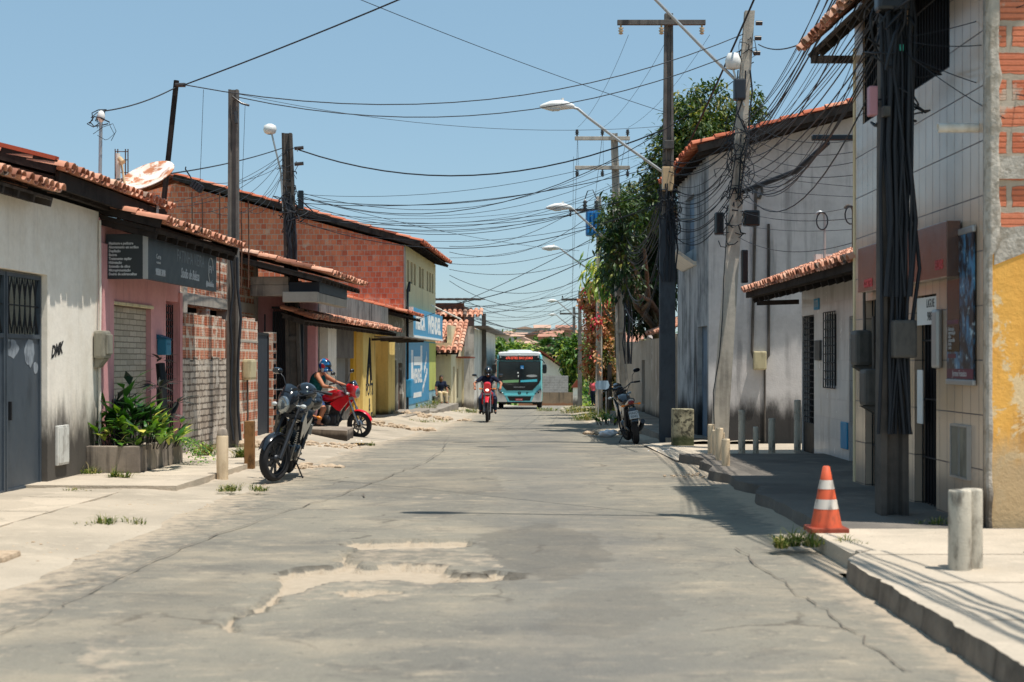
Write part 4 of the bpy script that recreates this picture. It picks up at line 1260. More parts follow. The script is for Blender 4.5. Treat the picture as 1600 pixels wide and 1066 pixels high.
pl = MB(); pl.box(.0, .3, 44.2, 46.9, zb, 2.62, .01); pil = pl.build('pilaster', M['yellow_wall'], t)
mb = MB()
def stroke(pts, r=.035):
    mb.tube([(.305, 44.5 + p[0], p[1]) for p in pts], r, 4)
stroke([(.35, .95), (.95, 2.25), (1.3, 1.0)]); stroke([(.5, .9), (.95, 1.9), (1.15, .9)], .03); stroke([(.6, 1.45), (1.15, 1.4)], .03)
text_mesh(mb, 'POTS', .5, FX(.304, 45.5, .72), .002, sx=1.3, bold=.012); text_mesh(mb, '&', .55, FX(.304, 45.5, .27), .002, bold=.01)
text_mesh(mb, 'LOVE', .42, FX(.304, 45.5, -.12), .002, sx=1.35, bold=.012); text_mesh(mb, 'EMANO', .2, FX(.304, 45.5, -.36), .002, sx=1.4, bold=.012)
mb.build('graffiti', M['black_letter'], pil)
SA = V((-cos(radians(18)), 0, sin(radians(18))))
barrel_roof('awning', M['tile_roof'], t, (.62, 33.6, 2.52), AL, SA, 16.8, .64, seed=12, jit=.02)
deck('awning_boards', M['old_wood'], t, (.6, 33.6, 2.49), AL, SA, 16.7, .6)
t = T('ochre_shop', 'small ochre shop front in a deep recess under a thin sheet awning', 'shop', (0, 49, -.3), True)
mb = MB(); mb.wall('x', -.9, .2, 47.0, 52.1, zb, 2.5); mb.box(-.699, .05, 47.02, 47.2, zb, 2.49); mb.build('wall', M['ochre_wall'], t)
mb = MB(); mb.box(-.7, .26, 50.3, 52.08, zb, 2.49, .01); mb.build('pilaster', M['yellow_wall'], t)
mb = MB(); mb.beam((.85, 45.8, 2.3), (.85, 52.3, 2.28), .9, .03, (0, 0, 1)); mb.build('awning', M['roof_sheet'], t)
mb = MB()
for s_ in (46, 48, 50, 52): mb.beam((.3, s_, 2.22), (1.25, s_, 2.24), .05, .07)
mb.build('awning_bracket', M['old_wood'], t)
mb = MB(); mb.box(-.7, -.66, 47.5, 47.9, .9, 2.2); mb.build('notice', M['black_iron'], t)
t = T('narrow_grey_house', 'narrow grey house with worn paint between ochre shop and brick building', 'house', (0, 54.5, -.4), True)
mb = MB(); mb.wall('x', -.2, .2, 52.12, 57, -.8, 3.2, [(53.2, 54.6, -.9, 1.6), (55.2, 56.4, -.9, 1.5)]); mb.build('wall', plaster('worn grey paint', hexc(140, 136, 122), hexc(90, 88, 82), .6, hexc(60, 58, 56), .5, hexc(60, 58, 54), .4, .3, hexc(210, 206, 196), .8, (.56, .62)), t)
mb = MB(); mb.box(-.15, -.1, 53.15, 54.65, -.7, 1.62); mb.build('door', M['door_dark'], t)
mb = MB(); mb.box(-.15, -.1, 55.15, 56.45, -.7, 1.52); mb.build('door', M['rust_iron'], t)
barrel_roof('roof', M['tile_red'], t, (.6, 52.1, 3.2), AL, SL, 5.6, 3.0, seed=14)
deck('eave_boards', M['dark_wood'], t, (.6, 52.1, 3.16), AL, SL, 5.6, 2.8)

# ---- big brick building with the blue shop front
BS = 57.05
t = T('brick_building', 'large two storey building with bare red brick gable side and blue painted shop front', 'building', (0, BS, -.3), True)
mb = MB()
sl = .274
poly = [(0, -1), (0, 5.85), (-8.6, 5.85 + 8.6 * sl), (-10.5, 5.85 + 6.7 * sl), (-10.5, -1)]
mb.prism(poly, 'y', BS, BS + .2); mb.build('side_wall', M['brick_red'], t)
mb = MB(); mb.box(-.02, .03, BS - .03, BS + .25, -1, 5.8); mb.build('corner_column', M['concrete'], t)
def sY(px): return yL(px)
slits = [(636.5, 639.6), (641.8, 645), (646.9, 650), (655, 658.3), (659.4, 662.4), (667, 669.6), (671, 673.6), (675, 677.4)]
mb = MB(); holes = [(sY(a), sY(b), 4.55, 5.4) for a, b in slits]
mb.wall('x', -.2, .2, BS + .25, 69.3, 2.4, 5.9, holes); mb.build('upper_wall', M['cream_upper'], t)
for h in holes:
    w_ = MB(); w_.box(-.16, -.13, h[0], h[1], h[2], h[3]); w_.build('window', M['dark_void'], t)
mb = MB(); mb.box(-.2, .0, BS + .25, 69.3, -1, 2.4); mb.build('shop_front', M['blue_wall'], t)
mb = MB(); mb.wall('y', 69.1, .2, -10.5, -.2, -1, 5.9); mb.box(-10.5, -10.3, BS + .2, 69.1, -1, 7); mb.build('rear_wall', M['grey_render'], t)
UB = V((-1, 0, sl)).normalized()
barrel_roof('roof', M['tile_red'], t, (.66, BS - .24, 5.95), AL, UB, 12.8, 9.6, w=.24, L=.5, seed=15)
barrel_roof('roof', M['tile_red'], t, (-10.9, BS - .24, 8.1), AL, V((1, 0, .5)).normalized(), 12.8, 1.6, w=.24, L=.5, seed=16)
deck('eave_boards', M['dark_wood'], t, (.64, BS - .24, 5.91), AL, UB, 12.7, 9.4, rafters=.8)
mb = MB(); mb.beam((.6, BS - .242, 5.9), (-8.6, BS - .242, 5.9 + 9.2 * sl), .05, .22); mb.build('verge_board', M['old_wood'], t)
blu = MB(); blu.box(.0, .015, 57.9, 66.2, -.1, 2.35); bp = blu.build('painted_advert', M['blue_sign'], t)
mb = MB(); mb.box(.015, .02, 66.2, 69.2, .3, 2.35); mb.build('painted_panel', M['yellowgreen'], t)
mb = MB(); mb.box(.016, .02, 59.2, 59.9, .2, 2.0); mb.box(.016, .02, 60.2, 62.6, 1.4, 1.75); mb.box(.016, .021, 62.6, 63.3, 1.2, 2.2)
text_mesh(mb, 'WENDEL', .75, FX(.02, 61.5, .95), .002, sx=1.15, bold=.03); text_mesh(mb, 'aqui', .6, FX(.02, 64.6, 1.5) @ Matrix.Rotation(.5, 4, 'Z'), .002, sx=1.3, bold=.02)
text_mesh(mb, 'mercado', .5, FX(.02, 64.4, .8) @ Matrix.Rotation(.4, 4, 'Z'), .002, sx=1.2, bold=.02); mb.box(.016, .021, 60, 63, .12, .32)
mb.build('painted_lettering', M['white_paint'], bp)
t = T('blue_sign_board', 'long blue and white shop sign over the blue painted wall', 'sign', (.1, 58, 2.5), True)
mb = MB(); mb.box(.02, .25, 57.6, 70.0, 2.55, 3.6); mb.build('panel', M['blue_sign'], t)
mb = MB(); mb.box(.02, .28, 57.55, 70.05, 2.47, 2.55); mb.box(.02, .28, 57.52, 57.6, 2.55, 3.6); mb.build('frame', M['white_paint'], t)
mb = MB(); text_mesh(mb, 'MERCA', .72, FX(.252, 60.4, 3.05), .003, sx=1.45, bold=.05); mb.build('lettering', M['white_paint'], t); mb = MB(); text_mesh(mb, 'WENDEL', .95, FX(.252, 66.2, 3.05), .003, sx=1.5, bold=.05); mb.build('lettering', M['white_paint'], t)
t = T('blue_meter', 'blue meter box with pipe on the corner of the blue shop front', 'meter', (.1, 57.3, .5), True)
mb = MB(); mb.box(.035, .25, 57.2, 58.0, .2, .9, .05); mb.build('meter_box', M['blue_sign'], t)
mb = MB(); mb.tube([(.1, 57.25, -.5), (.1, 57.25, 4.2), (.14, 57.5, 4.5), (.1, 57.8, 4.2)], .05, 6); mb.build('pipe', M['black_iron'], t)
t = T('roof_pipe', 'slanting white pole sticking out from the brick building corner', 'pole', (.3, 69, 3), True)
CUR[0] = Matrix.Translation(-t.location); t.rotation_euler = (0, 0, 0)
mb = MB(); mb.tube([P(672, 476, 67), P(720, 499, 68)], .035, 6); mb.build('tube', M['pvc'], t)

# ---- houses beyond
t = T('cream_cottage', 'cream cottage with a steep red tiled roof beyond the blue shop', 'house', (.4, 71, -.7), True)
mb = MB(); mb.wall('y', 70.2, .2, -5, .62, -1.2, 2.4); mb.wall('x', .42, .2, 70.4, 76.5, -1.2, 3.2, [(71.4, 72.2, -1.3, 1.3), (73.4, 74.4, -.2, 1.2)]); mb.build('wall', M['cream_wall'], t)
mb = MB(); text_mesh(mb, 'OSCAR', .3, FS(.1, 70.196, .35), .002, bold=.01); mb.build('graffiti', M['black_letter'], t)
U2 = V((0, .95, .33)).normalized()
barrel_roof('roof', M['tile_roof'], t, (-5, 69.7, 1.95), V((1, 0, 0)), U2, 6.05, 4.6, w=.26, L=.45, seed=21)
deck('eave_boards', M['old_wood'], t, (-5, 69.72, 1.9), V((1, 0, 0)), U2, 6.0, 4.4)
mb = MB(); mb.box(.45, .5, 71.3, 72.3, -1.1, 1.32); mb.build('door', M['door_dark'], t); mb = MB(); mb.box(.45, .5, 73.4, 74.4, -.2, 1.2); mb.build('window', M['dark_void'], t)
mb = MB(); mb.beam((.9, 73, 1.75), (.9, 76.3, 1.72), .8, .06); mb.build('awning', M['tile_red'], t)
t = T('brown_upper_house', 'brown two storey house with corrugated top roof and tiled awning', 'house', (.4, 79, -.8), True)
mb = MB(); mb.wall('y', 76.6, .2, -6, .72, 2.3, 4.45); mb.wall('x', .52, .2, 76.8, 84, 2.3, 4.3); mb.build('wall', paint('brown plaster', hexc(128, 84, 66), .9, 0, .2, 3, hexc(80, 56, 48), .5), t)
mb = MB(); mb.wall('y', 76.62, .18, -6, .71, -1.4, 2.3); mb.build('lower_wall', M['cream_wall'], t)
barrel_roof('awning', M['tile_roof'], t, (-6, 75.7, 3.75), V((1, 0, 0)), V((0, .93, .36)).normalized(), 7.6, 1.0, w=.26, L=.45, seed=23)
mb = MB()
for i in range(38):
    x = -6.2 + i * .2; mb.beam((x, 76.3, 4.62 + .03 * (i % 2)), (x, 84, 4.9 + .03 * (i % 2)), .2, .07)
mb.build('roof', M['roof_sheet'], t)
t = T('white_side_house', 'tall white plastered house front beside the brown house', 'house', (1.0, 88, -1), True)
mb = MB(); mb.wall('x', 1.0, .2, 77.2, 96, -1.8, 3.2, [(79, 80.2, -1.9, .7), (84, 85.4, -.4, .8), (89, 90.3, -1.9, .6)]); mb.wall('y', 76.95, .2, -.9, 1.2, -1.6, 3.3); mb.build('wall', plaster('old white plaster', hexc(220, 216, 206), hexc(170, 162, 150), .6, hexc(110, 104, 98), .6, hexc(84, 78, 72), .5), t)
for a, b, c, d in ((79, 80.2, -1.9, .7), (89, 90.3, -1.9, .6)):
    mb = MB(); mb.box(1.03, 1.08, a, b, c, d); mb.build('door', M['door_dark'], t)
mb = MB(); mb.box(1.03, 1.08, 84, 85.4, -.4, .8); mb.build('window', M['door_dark'], t)
mb = MB(); mb.beam((1.5, 76.9, 3.3), (1.5, 96, 3.2), .8, .06); mb.build('eave', M['roof_sheet'], t)
t = T('roadside_shack', 'rough brick end wall behind the rider, left of the bus', 'wall', (2.2, 101, -1.6), True)
mb = MB(); mb.wall('y', 101, .2, -3, 1.0, -2.4, 1.6); mb.build('brickwork', M['brick_lot'], t)
mb = MB(); mb.box(-3, 1.05, 100.95, 101.25, 1.6, 1.72); mb.build('coping', M['tile_red'], t)
CUR[0] = None
# ================================================================ the right side of the street
FR = lambda x, y, z: frame((x, y, z), (0, -1, 0), (0, 0, 1))   # lettering on a right facade
XS = 4.25
N0, N1 = 13.56, 18.75
t = T('tiled_shop', 'two storey shop clad in beige tiles with raw brick and flaking amber side wall', 'shop', (XS, 13.56, .13))
W1 = (14.72, 16.2, 4.41, 5.7); W2 = (16.75, 18.3, 4.41, 5.7)
D1 = (2400 * XS / 672, 2400 * XS / 638, .1, 2.26); D2 = (2400 * XS / 592, 2400 * XS / 561, .1, 2.3)
mb = MB(); mb.wall('x', XS, .2, N0 + .1, N1, -.1, 6.2, [W1, W2, D1, D2]); mb.build('front_wall', M['tile_shop'], t)
mb = MB(); mb.box(XS + .2, 12, N1 - .2, N1, -.1, 6.6); mb.build('rear_wall', M['grey_wall'], t)
mb = MB(); mb.wall('y', N0, .2, XS + .06, 12, 2.68, 6.6); mb.build('brick_side', M['brick_frontal'], t)
mb = MB(); mb.wall('y', N0 - .02, .22, XS + .03, 12, -.1, 2.68); mb.build('amber_side', M['amber_plaster'], t)
rnd = random.Random(4); mb = MB(); mb.smooth = True
k = 60; vs_ = []
for i in range(k + 1):
    z = -.1 + 6.3 * i / k
    for j in range(7):
        x = XS - .015 + (.12 if z > 2.6 else .05) * j / 6
        e = (.04 * noise.noise(V((z * 5, 3, 1))) + .03 * noise.noise(V((z * 13, 3, 1))) if j == 6 else 0)
        vs_.append((x + e, N0 - .05 - .03 * noise.noise(V((x * 8, z * 6, 0))) - (.0 if 0 < j < 6 else -.05), z))
mb.add(vs_, [(i * 7 + j, i * 7 + j + 1, (i + 1) * 7 + j + 1, (i + 1) * 7 + j) for i in range(k) for j in range(6)])
mb.box(XS - .01, XS + .04, N0 + .02, N0 + .1, -.1, 6.2)
mb.build('corner_column', M['rough_column'], t)
mb = MB(); mb.box(XS + .08, 12, N0 - .03, N0 - .001, 3.2, 3.4); mb.build('ring_beam', M['rough_column'], t)
rnd = random.Random(12); up_, lo_ = [], []
for i in range(60):
    x = XS + .05 + i * .13; up_.append((x, 2.78 + .1 * noise.noise(V((x * 3, 0, 0))) + .05 * noise.noise(V((x * 11, 0, 0))))); lo_.append((x, 2.5 + .2 * noise.noise(V((x * 2, 5, 0))) + .08 * noise.noise(V((x * 9, 5, 0)))))
mb = MB(); mb.prism(lo_ + up_[::-1], 'y', N0 - .027, N0 - .001); mb.build('cement_patch', M['rough_column'], t)
for wn in (W1, W2):
    w_ = MB(); w_.box(XS + .1, XS + .13, wn[0], wn[1], wn[2], wn[3]); wo_ = w_.build('window', M['dark_void'], t)
    g = MB(); n = int((wn[1] - wn[0]) / .1)
    for i in range(n + 1): y = lerp(wn[0], wn[1], i / n); g.tube([(XS + .03, y, wn[2]), (XS + .03, y, wn[3])], .008, 4)
    for z in (wn[2] + .02, 5.2): g.tube([(XS + .03, wn[0], z), (XS + .03, wn[1], z)], .012, 4)
    g.box(XS + .04, XS + .1, wn[0], wn[0] + .05, wn[2], wn[3]); g.box(XS + .04, XS + .1, wn[1] - .05, wn[1], wn[2], wn[3])
    g.build('window_bars', M['black_iron'], wo_)
for dd in (D1, D2):
    w_ = MB(); w_.box(XS + .12, XS + .16, dd[0], dd[1], .1, dd[3]); do = w_.build('door', M['door_dark'] if dd is D2 else M['dark_void'], t)
    g = MB(); n = 7
    for i in range(n + 1): y = lerp(dd[0] + .02, dd[1] - .02, i / n); g.tube([(XS + .08, y, .1), (XS + .08, y, dd[3])], .008, 4)
    for z in (.6, 1.2, 1.8): g.tube([(XS + .08, dd[0], z), (XS + .08, dd[1], z)], .01, 4)
    g.build('door_bars', M['black_iron'], do)
UR = V((cos(radians(42)), 0, sin(radians(42))))
barrel_roof('roof', M['tile_roof'], t, (3.62, N0 - .25, 5.33), AL, UR, 5.2, 2.2, seed=31)
deck('eave_boards', M['old_wood'], t, (3.64, N0 - .25, 5.3), AL, UR, 5.15, 2.0)
mb = MB(); mb.beam((3.75, N1 + .15, 5.3), (4.3, N1 + .15, 5.3), .05, .09); mb.beam((3.75, N1 + .18, 5.33), (4.3, N1 + .18, 5.86), .04, .1); mb.build('eave_bracket', M['old_wood'], t)
mb = MB(); mb.box(4.24, 4.3, N1 - .05, N1 + .04, -.1, 5.4); mb.build('corner_strip', M['cream_upper'], t)
# drain spout
mb = MB(); ysp = 13.85; zsp = 1.6 + (563 - 200) * ysp / F
prof = [(.043, 0), (.043, .36), (.036, .36), (.036, .02)]
mb.lathe(prof, 16, Matrix.Translation((XS + .0, ysp, zsp)) @ Matrix.Rotation(-pi / 2, 4, 'Y')); mb.build('drain_spout', M['pvc'], t)
# wall fittings
mb = MB()
for i in (0, 1):
    a = 14.05 + i * .27; mb.box(XS - .03, XS - .002, a, a + .25, .52, .98, .008)
hb = mb.build('meter_hatch', M['meter'], t)
mb = MB()
for i in (0, 1):
    a = 14.05 + i * .27
    for (p, q, r_, s_) in ((a - .015, a + .265, .5, .52), (a - .015, a + .265, .98, 1.0), (a - .015, a, .52, .98), (a + .25, a + .265, .52, .98)): mb.box(XS - .04, XS - .001, p, q, r_, s_)
mb.build('frame', M['steel'], hb)
mb = MB(); mb.box(XS - .07, XS - .002, 14.95, 15.13, 1.52, 2.1, .03); mb.build('letter_slot', M['steel'], t)
# fascia sign
t = T('fascia_sign', 'reflective bronze fascia sign over the tiled shop doors', 'sign', (XS, 16, 2.4))
mb = MB(); mb.box(XS - .15, XS - .02, 14.3, 17.9, 2.38, 2.9, .006); mb.build('panel', M['copper_sign'], t)
mb = MB(); text_mesh(mb, 'ELIAS', .12, FR(XS - .152, 14.55, 2.5), .002, sx=.9, bold=.006); mb.build('lettering', M['red_letter'], t); mb = MB(); text_mesh(mb, 'CORTES', .12, FR(XS - .152, 17.4, 2.47), .002, sx=.9, bold=.006); mb.build('lettering', M['red_letter'], t)
t = T('paper_notice', 'white handwritten paper notice taped over the tiled shop door', 'notice', (XS + .05, 15.45, 2.0))
mb = MB(); mb.box(XS + .02, XS + .03, D1[0] + .02, D1[1] - .02, 1.96 + .0, 2.24)
mb.build('sheet', M['paper'], t)
mb = MB(); text_mesh(mb, 'LIGUE', .12, FR(XS + .018, 15.46, 2.17), .001, sx=.9); text_mesh(mb, '9885', .13, FR(XS + .018, 15.46, 2.04), .001, sx=.9); mb.build('handwriting', M['black_letter'], t)
t = T('long_paper_strip', 'narrow white placard hanging on the dark shop door', 'placard', (XS, 15.7, 1.2))
mb = MB(); mb.box(XS - .02, XS - .005, 15.62, 15.82, .95, 1.5, .02); mb.box(XS - .024, XS - .02, 15.7, 15.74, 1.15, 1.3); mb.build('card', M['paper'], t)
t = T('poster', 'tall dark blue banner poster hanging on the tiled shop front', 'poster', (XS, 14.2, 1.4))
P0, P1 = F * XS / (1527 - VX), F * XS / (1485 - VX)
zt, zb_ = 2.76, 1.42
s = NT('poster print'); sp = s.sep('UV')
cl = s.mix(s.ramp(s.noise(5, 6, .7, stretch=(1, 1.6, .8)), .44, .62), hexc(20, 24, 34), hexc(70, 130, 170))
cl = s.mix(s.math('MULTIPLY', s.ramp(s.noise(9, 5, .7), .56, .66), .8), cl, hexc(176, 206, 220))
M['poster'] = s.fin(cl, .35, 0, .4)
mb = MB(); mb.box(XS - .035, XS - .02, P0, P1, zb_, zt); pb = mb.build('sheet', M['poster'], t)
mb = MB(); mb.box(XS - .045, XS - .012, P0 - .01, P1 + .01, zt, zt + .06, .01); mb.box(XS - .045, XS - .012, P0 - .01, P1 + .01, zb_ - .05, zb_, .01); mb.build('rail', M['steel'], t)
M['plum'] = paint('plum band', hexc(104, 52, 68), .5, 0, .1, 6)
for q_ in ((P0 + .01, P1 - .01, .01, .1), (P1 - .38, P1 - .01, .52, .56), (P1 - .3, P1 - .04, .2, .24)):
    mb = MB(); mb.box(XS - .038, XS - .0352, q_[0], q_[1], zb_ + q_[2], zb_ + q_[3]); mb.build('print_band', M['plum'], pb)
mb = MB(); mb.box(XS - .037, XS - .0352, P1 - .42, P1 - .02, zb_ + .26, zb_ + 1.0); mb.build('print_panel', M['bus_black'], pb)
mb = MB(); text_mesh(mb, 'Jerome Francisco', .085, FR(XS - .0385, (P0 + P1) / 2, zb_ + .055), .001, sx=.75)
for i in range(6): text_mesh(mb, ['corte', 'barba', 'sobrancelha', 'luzes', 'pigmentação', 'hidratação'][i], .055, FR(XS - .0375, P1 - .06, zb_ + .3 + i * .035), .001, 'LEFT', sx=.8)
mb.build('print_lettering', M['sign_letter'], pb)

# ---- low house faced with white tiles
XH = 5.05
t = T('white_tiled_house', 'low house faced with small white tiles behind the row of white posts', 'house', (XH, 22, .1))
y_ = lambda px: F * XH / (px - VX)
DA = (y_(1272), y_(1253.5), .0, 2.35); WA = (y_(1307), y_(1290), 1.2, 2.32); DB = (y_(1342), y_(1327), .05, 2.25)
mb = MB(); mb.wall('x', XH, .2, N1 + .02, 26.25, -.1, 3.05, [DA, WA, DB]); mb.wall('y', 26.05, .198, XH + .2, 9, -.1, 3.4); mb.build('wall', M['tile_white'], t)
g = MB()
def grid(g, x, y0, y1, z0, z1, ny, nz, r=.009):
    for i in range(ny + 1): y = lerp(y0, y1, i / ny); g.tube([(x, y, z0), (x, y, z1)], r, 4)
    for i in range(nz + 1):
        z = lerp(z0, z1, i / nz)
        g.tube([(x, y0, z), (x, y1, z)], r, 4)
mb = MB(); mb.box(XH + .14, XH + .18, DA[0], DA[1], 0, 2.35); do = mb.build('door', M['dark_void'], t)
grid(g, XH + .03, DA[0], DA[1], .55, 2.33, 6, 18); g.box(XH + .02, XH + .04, DA[0], DA[1], .02, .55); g.build('door_grille', M['black_iron'], do)
mb = MB(); mb.box(XH + .14, XH + .18, WA[0], WA[1], WA[2], WA[3]); wo_ = mb.build('window', M['dark_void'], t)
g = MB(); grid(g, XH - .03, WA[0] - .03, WA[1] + .03, WA[2] - .03, WA[3] + .03, 5, 9); g.build('window_grille', M['black_iron'], wo_)
mb = MB(); mb.box(XH + .1, XH + .14, DB[0], DB[1], .05, 2.25); mb.build('side_door', M['door_dark'], t)
mb = MB(); mb.box(XH - .04, XH - .002, y_(1284), y_(1276), 1.6 - .0, 1.92, .01); mb.build('intercom', M['meter_dark'], t)
mb = MB(); mb.box(XH - .03, XH - .002, y_(1326), y_(1316), .28, .68, .01); mb.build('gas_hatch', M['blue_sign'], t)
mb = MB(); yy = y_(1277); mb.box(XH - .02, XH - .002, yy - .2, yy + .2, 2.42, 2.6); npl = mb.build('number_plate', M['blue_sign'], t)
mb = MB(); text_mesh(mb, '1171', .15, FR(XH - .022, yy, 2.51), .001, sx=1.1, bold=.004); mb.build('lettering', M['sign_letter'], npl)
mb = MB(); mb.box(XH - .1, XH - .003, N1 + .03, 26.3, -.1, .06); mb.build('plinth', M['pave_dark'], t)
U3 = V((cos(radians(20)), 0, sin(radians(20))))
barrel_roof('roof', M['tile_roof'], t, (4.26, N1 + .02, 2.8), AL, U3, 8.5, 4.0, seed=41)
deck('eave_boards', M['dark_wood'], t, (4.28, N1 + .02, 2.77), AL, U3, 8.45, 3.8, th=.07)
mb = MB(); mb.beam((4.3, N1 + .03, 2.77), (4.3, 27.4, 2.77), .05, .12); mb.beam((4.35, 27.42, 2.76), (5.05, 27.42, 2.98), .05, .1); mb.beam((5.0, 26.3, 2.6), (4.4, 26.9, 2.6), .05, .08); mb.build('fascia', M['dark_wood'], t)
for (px, pt_, pb_, Y, lab) in ((1288, 330, 415, 24.5, 'grey goose neck conduit standing on the low tiled roof'), (1333, 320, 400, 23.5, 'dark goose neck conduit with coiled cable beside the tiled shop')):
    b0 = P(px, pb_, Y); tb = T('service_conduit', lab, 'conduit', b0)
    h = P(px, pt_, Y).z - b0.z
    mb = MB(); pts = [b0 + V((0, 0, -.1)), b0 + V((0, 0, h - .1))] + [b0 + V((-.07 + .07 * cos(a), 0, h - .1 + .09 * sin(a))) for a in (.5, 1.0, 1.57, 2.1, 2.6)]
    mb.tube(pts, .022, 7); mb.build('pipe', M['steel'] if 'grey' in lab else M['pole_dark'], tb)
    mb = MB(); mb.tube([b0 + V((-.04 + .09 * cos(a), -.03, h - .16 + .14 * sin(a))) for a in [i * .5 for i in range(14)]], .012, 5); mb.build('cable_coil', M['cable'], tb)

# ---- grey two storey house
XG, YG = 4.04, 30.7
t = T('grey_house', 'tall grey two storey house with soot streaked front and plain side wall', 'house', (XG, YG, 0))
mb = MB(); sl2 = .27
mb.prism([(XG + .004, -.3), (11, -.3), (11, 5.75 + 5 * sl2), (8.5, 5.75 + 4.5 * sl2), (XG + .004, 5.78)], 'y', YG, YG + .2); mb.build('side_wall', M['grey_wall'], t)
y2 = lambda px: F * XG / (px - VX)
FD = (y2(1105), y2(1090), -.3, 2.3); FW = (33.0, 34.6, 4.0, 5.2)
mb = MB(); mb.wall('x', XG, .2, YG + .004, 36.2, -.4, 5.8, [FD, FW]); mb.wall('y', 36.0, .2, XG + .2, 9, -.4, 5.8); mb.build('front_wall', M['mould_wall'], t)
mb = MB(); mb.box(XG + .1, XG + .15, FD[0], FD[1], -.3, 2.3); mb.build('door', M['door_blue'], t)
mb = MB(); mb.box(XG + .1, XG + .15, FW[0], FW[1], FW[2], FW[3]); wo_ = mb.build('window', M['door_blue'], t)
g = MB(); 
mb = MB()
pr = [(XG - .45, 3.9), (XG - .05, 3.62), (XG, 3.62), (XG, 3.7), (XG - .05, 3.7), (XG - .42, 3.96)]
mb.prism(pr, 'y', 32.6, 35.0); mb.build('balcony_slab', M['white_wall'], t)
for i in range(12): y = 32.65 + i * .21; g.tube([(XG - .42, y, 3.95), (XG - .42, y, 4.6)], .012, 4)
g.tube([(XG - .42, 32.65, 4.6), (XG - .42, 34.96, 4.6)], .018, 4); g.tube([(XG, 32.65, 4.6), (XG - .42, 32.65, 4.6)], .018, 4); g.build('balcony_rail', M['steel'], t)
U4 = V((1, 0, sl2)).normalized()
barrel_roof('roof', M['tile_red'], t, (3.7, 30.05, 5.78), AL, U4, 6.4, 7.6, w=.22, L=.45, seed=51)
deck('eave_boards', M['dark_wood'], t, (3.72, 30.05, 5.74), AL, U4, 6.4, 7.4)
mb = MB(); mb.beam((3.75, 30.03, 5.74), (10.9, 30.03, 5.74 + 7.15 * sl2), .04, .14); mb.build('verge_board', M['old_wood'], t)
# conduits and meter on the side wall
mb = MB(); yw = YG - .03
def wl(px, py): return P(px, py, yw)
mb.tube([wl(1196, 562), wl(1201, 556), wl(1201, 350)], .028, 6)
mb.build('conduit', M['pole_dark'], t)
mb = MB(); mb.tube([wl(1178, 560), wl(1175, 550), wl(1181, 300), wl(1185, 291), wl(1190, 292), wl(1191, 300), wl(1187, 310), wl(1181, 308)], .03, 6); mb.build('conduit', M['pole_dark'], t)
mb = MB(); mb.tube([wl(1195, 690), wl(1195, 577)], .022, 6); mb.build('conduit', M['pole_dark'], t)
c = wl(1186.5, 563); mb = MB(); mb.box(c.x - .13, c.x + .13, YG - .16, YG - .002, c.z - .19, c.z + .18, .03); mb.build('meter_box', M['meter_tan'], t)
# ---- low wall and sheds beyond the tall pole
t = T('garden_wall', 'low beige garden wall with a narrow doorway beyond the tall dark pole', 'wall', (4.1, 40, -.2))
mb = MB(); mb.wall('x', 4.15, .2, 36.25, 58, -.9, 2.2, [(40, 41.2, -1, 1.7), (46, 47, -1, 1.6)]); mb.wall('x', 4.05, .1, 37.4, 39.4, -.6, 2.25); mb.build('wall', plaster('beige wall', hexc(184, 172, 156), hexc(150, 140, 128), .6, hexc(96, 90, 84), .5, hexc(70, 66, 62), .3, .3, hexc(210, 204, 196), .7, (.58, .64)), t)
mb = MB(); mb.box(4.25, 4.3, 40, 41.2, -.6, 1.7); mb.build('door', M['door_dark'], t); mb = MB(); mb.box(4.25, 4.3, 46, 47, -.6, 1.6); mb.build('door', M['door_dark'], t)
t = T('tiled_shed', 'shed roof of pale broken tiles behind the garden wall', 'shed', (5, 43, 0))
barrel_roof('roof', M['tile_roof'], t, (4.2, 39.5, 2.35), AL, V((.9, 0, .45)).normalized(), 6, 2.4, w=.22, seed=61, jit=.03)
mb = MB(); mb.box(4.5, 6.6, 39.7, 45.3, -.3, 2.3); mb.build('wall', M['concrete_dirty'], t)
t = T('hedge_wall', 'dark weathered board wall under the bougainvillea', 'wall', (4.2, 66, -.8))
mb = MB(); rnd = random.Random(2)
for i in range(42): mb.box(3.9 + i * .012, 4.0 + i * .012, 58.2 + i * .4, 58.56 + i * .4, -1.6, 1.3 + rnd.uniform(-.15, .15))
mb.build('boards', M['old_wood'], t)
t = T('concrete_stub', 'lichen covered square concrete stub beside the tall dark pole', 'concrete block', (3.35, 30.3, 0))
mb = MB(); mb.box(3.22, 3.62, 29.6, 30.0, -.1, .66, .02); mb.build('block', M['moss_concrete'], t)
# block wall at the far end
t = T('end_block_wall', 'grey block wall crossing the far end of the street right of the bus', 'wall', (4, 124, -2.1))
mb = MB(); mb.wall('y', 124, .2, 2.4, 5.0, -1.0, .35); mb.build('block_courses', M['block_wall'], t)
mb = MB(); mb.wall('y', 123.95, .25, 1.0, 5.6, -3.4, -1.0); mb.build('base_wall', plaster('stained base wall', hexc(150, 128, 104), hexc(110, 98, 84), .8, hexc(60, 58, 50), .6, hexc(150, 104, 74), .2), t)
t = T('terracotta_house', 'white gabled house with a terracotta roof behind the block wall', 'house', (4, 135, -2))
mb = MB(); mb.prism([(1.2, -3), (4.9, -3), (4.9, .9), (3.05, 2.1), (1.2, .9)], 'y', 135, 141); mb.build('wall', M['white_wall'], t)
mb = MB(); mb.prism([(.9, .85), (3.05, 2.3), (5.2, .85), (5.2, 1.0), (3.05, 2.45), (.9, 1.0)], 'y', 134.6, 141.4); mb.build('roof', M['tile_red'], t)
mb = MB(); mb.box(4.902, 4.93, 136.5, 138, -.8, .5); mb.build('window', M['dark_void'], t)
t = T('white_gate_post', 'small white gate post with tiled cap at the far end of the street', 'post', (5.4, 118, -2.2))
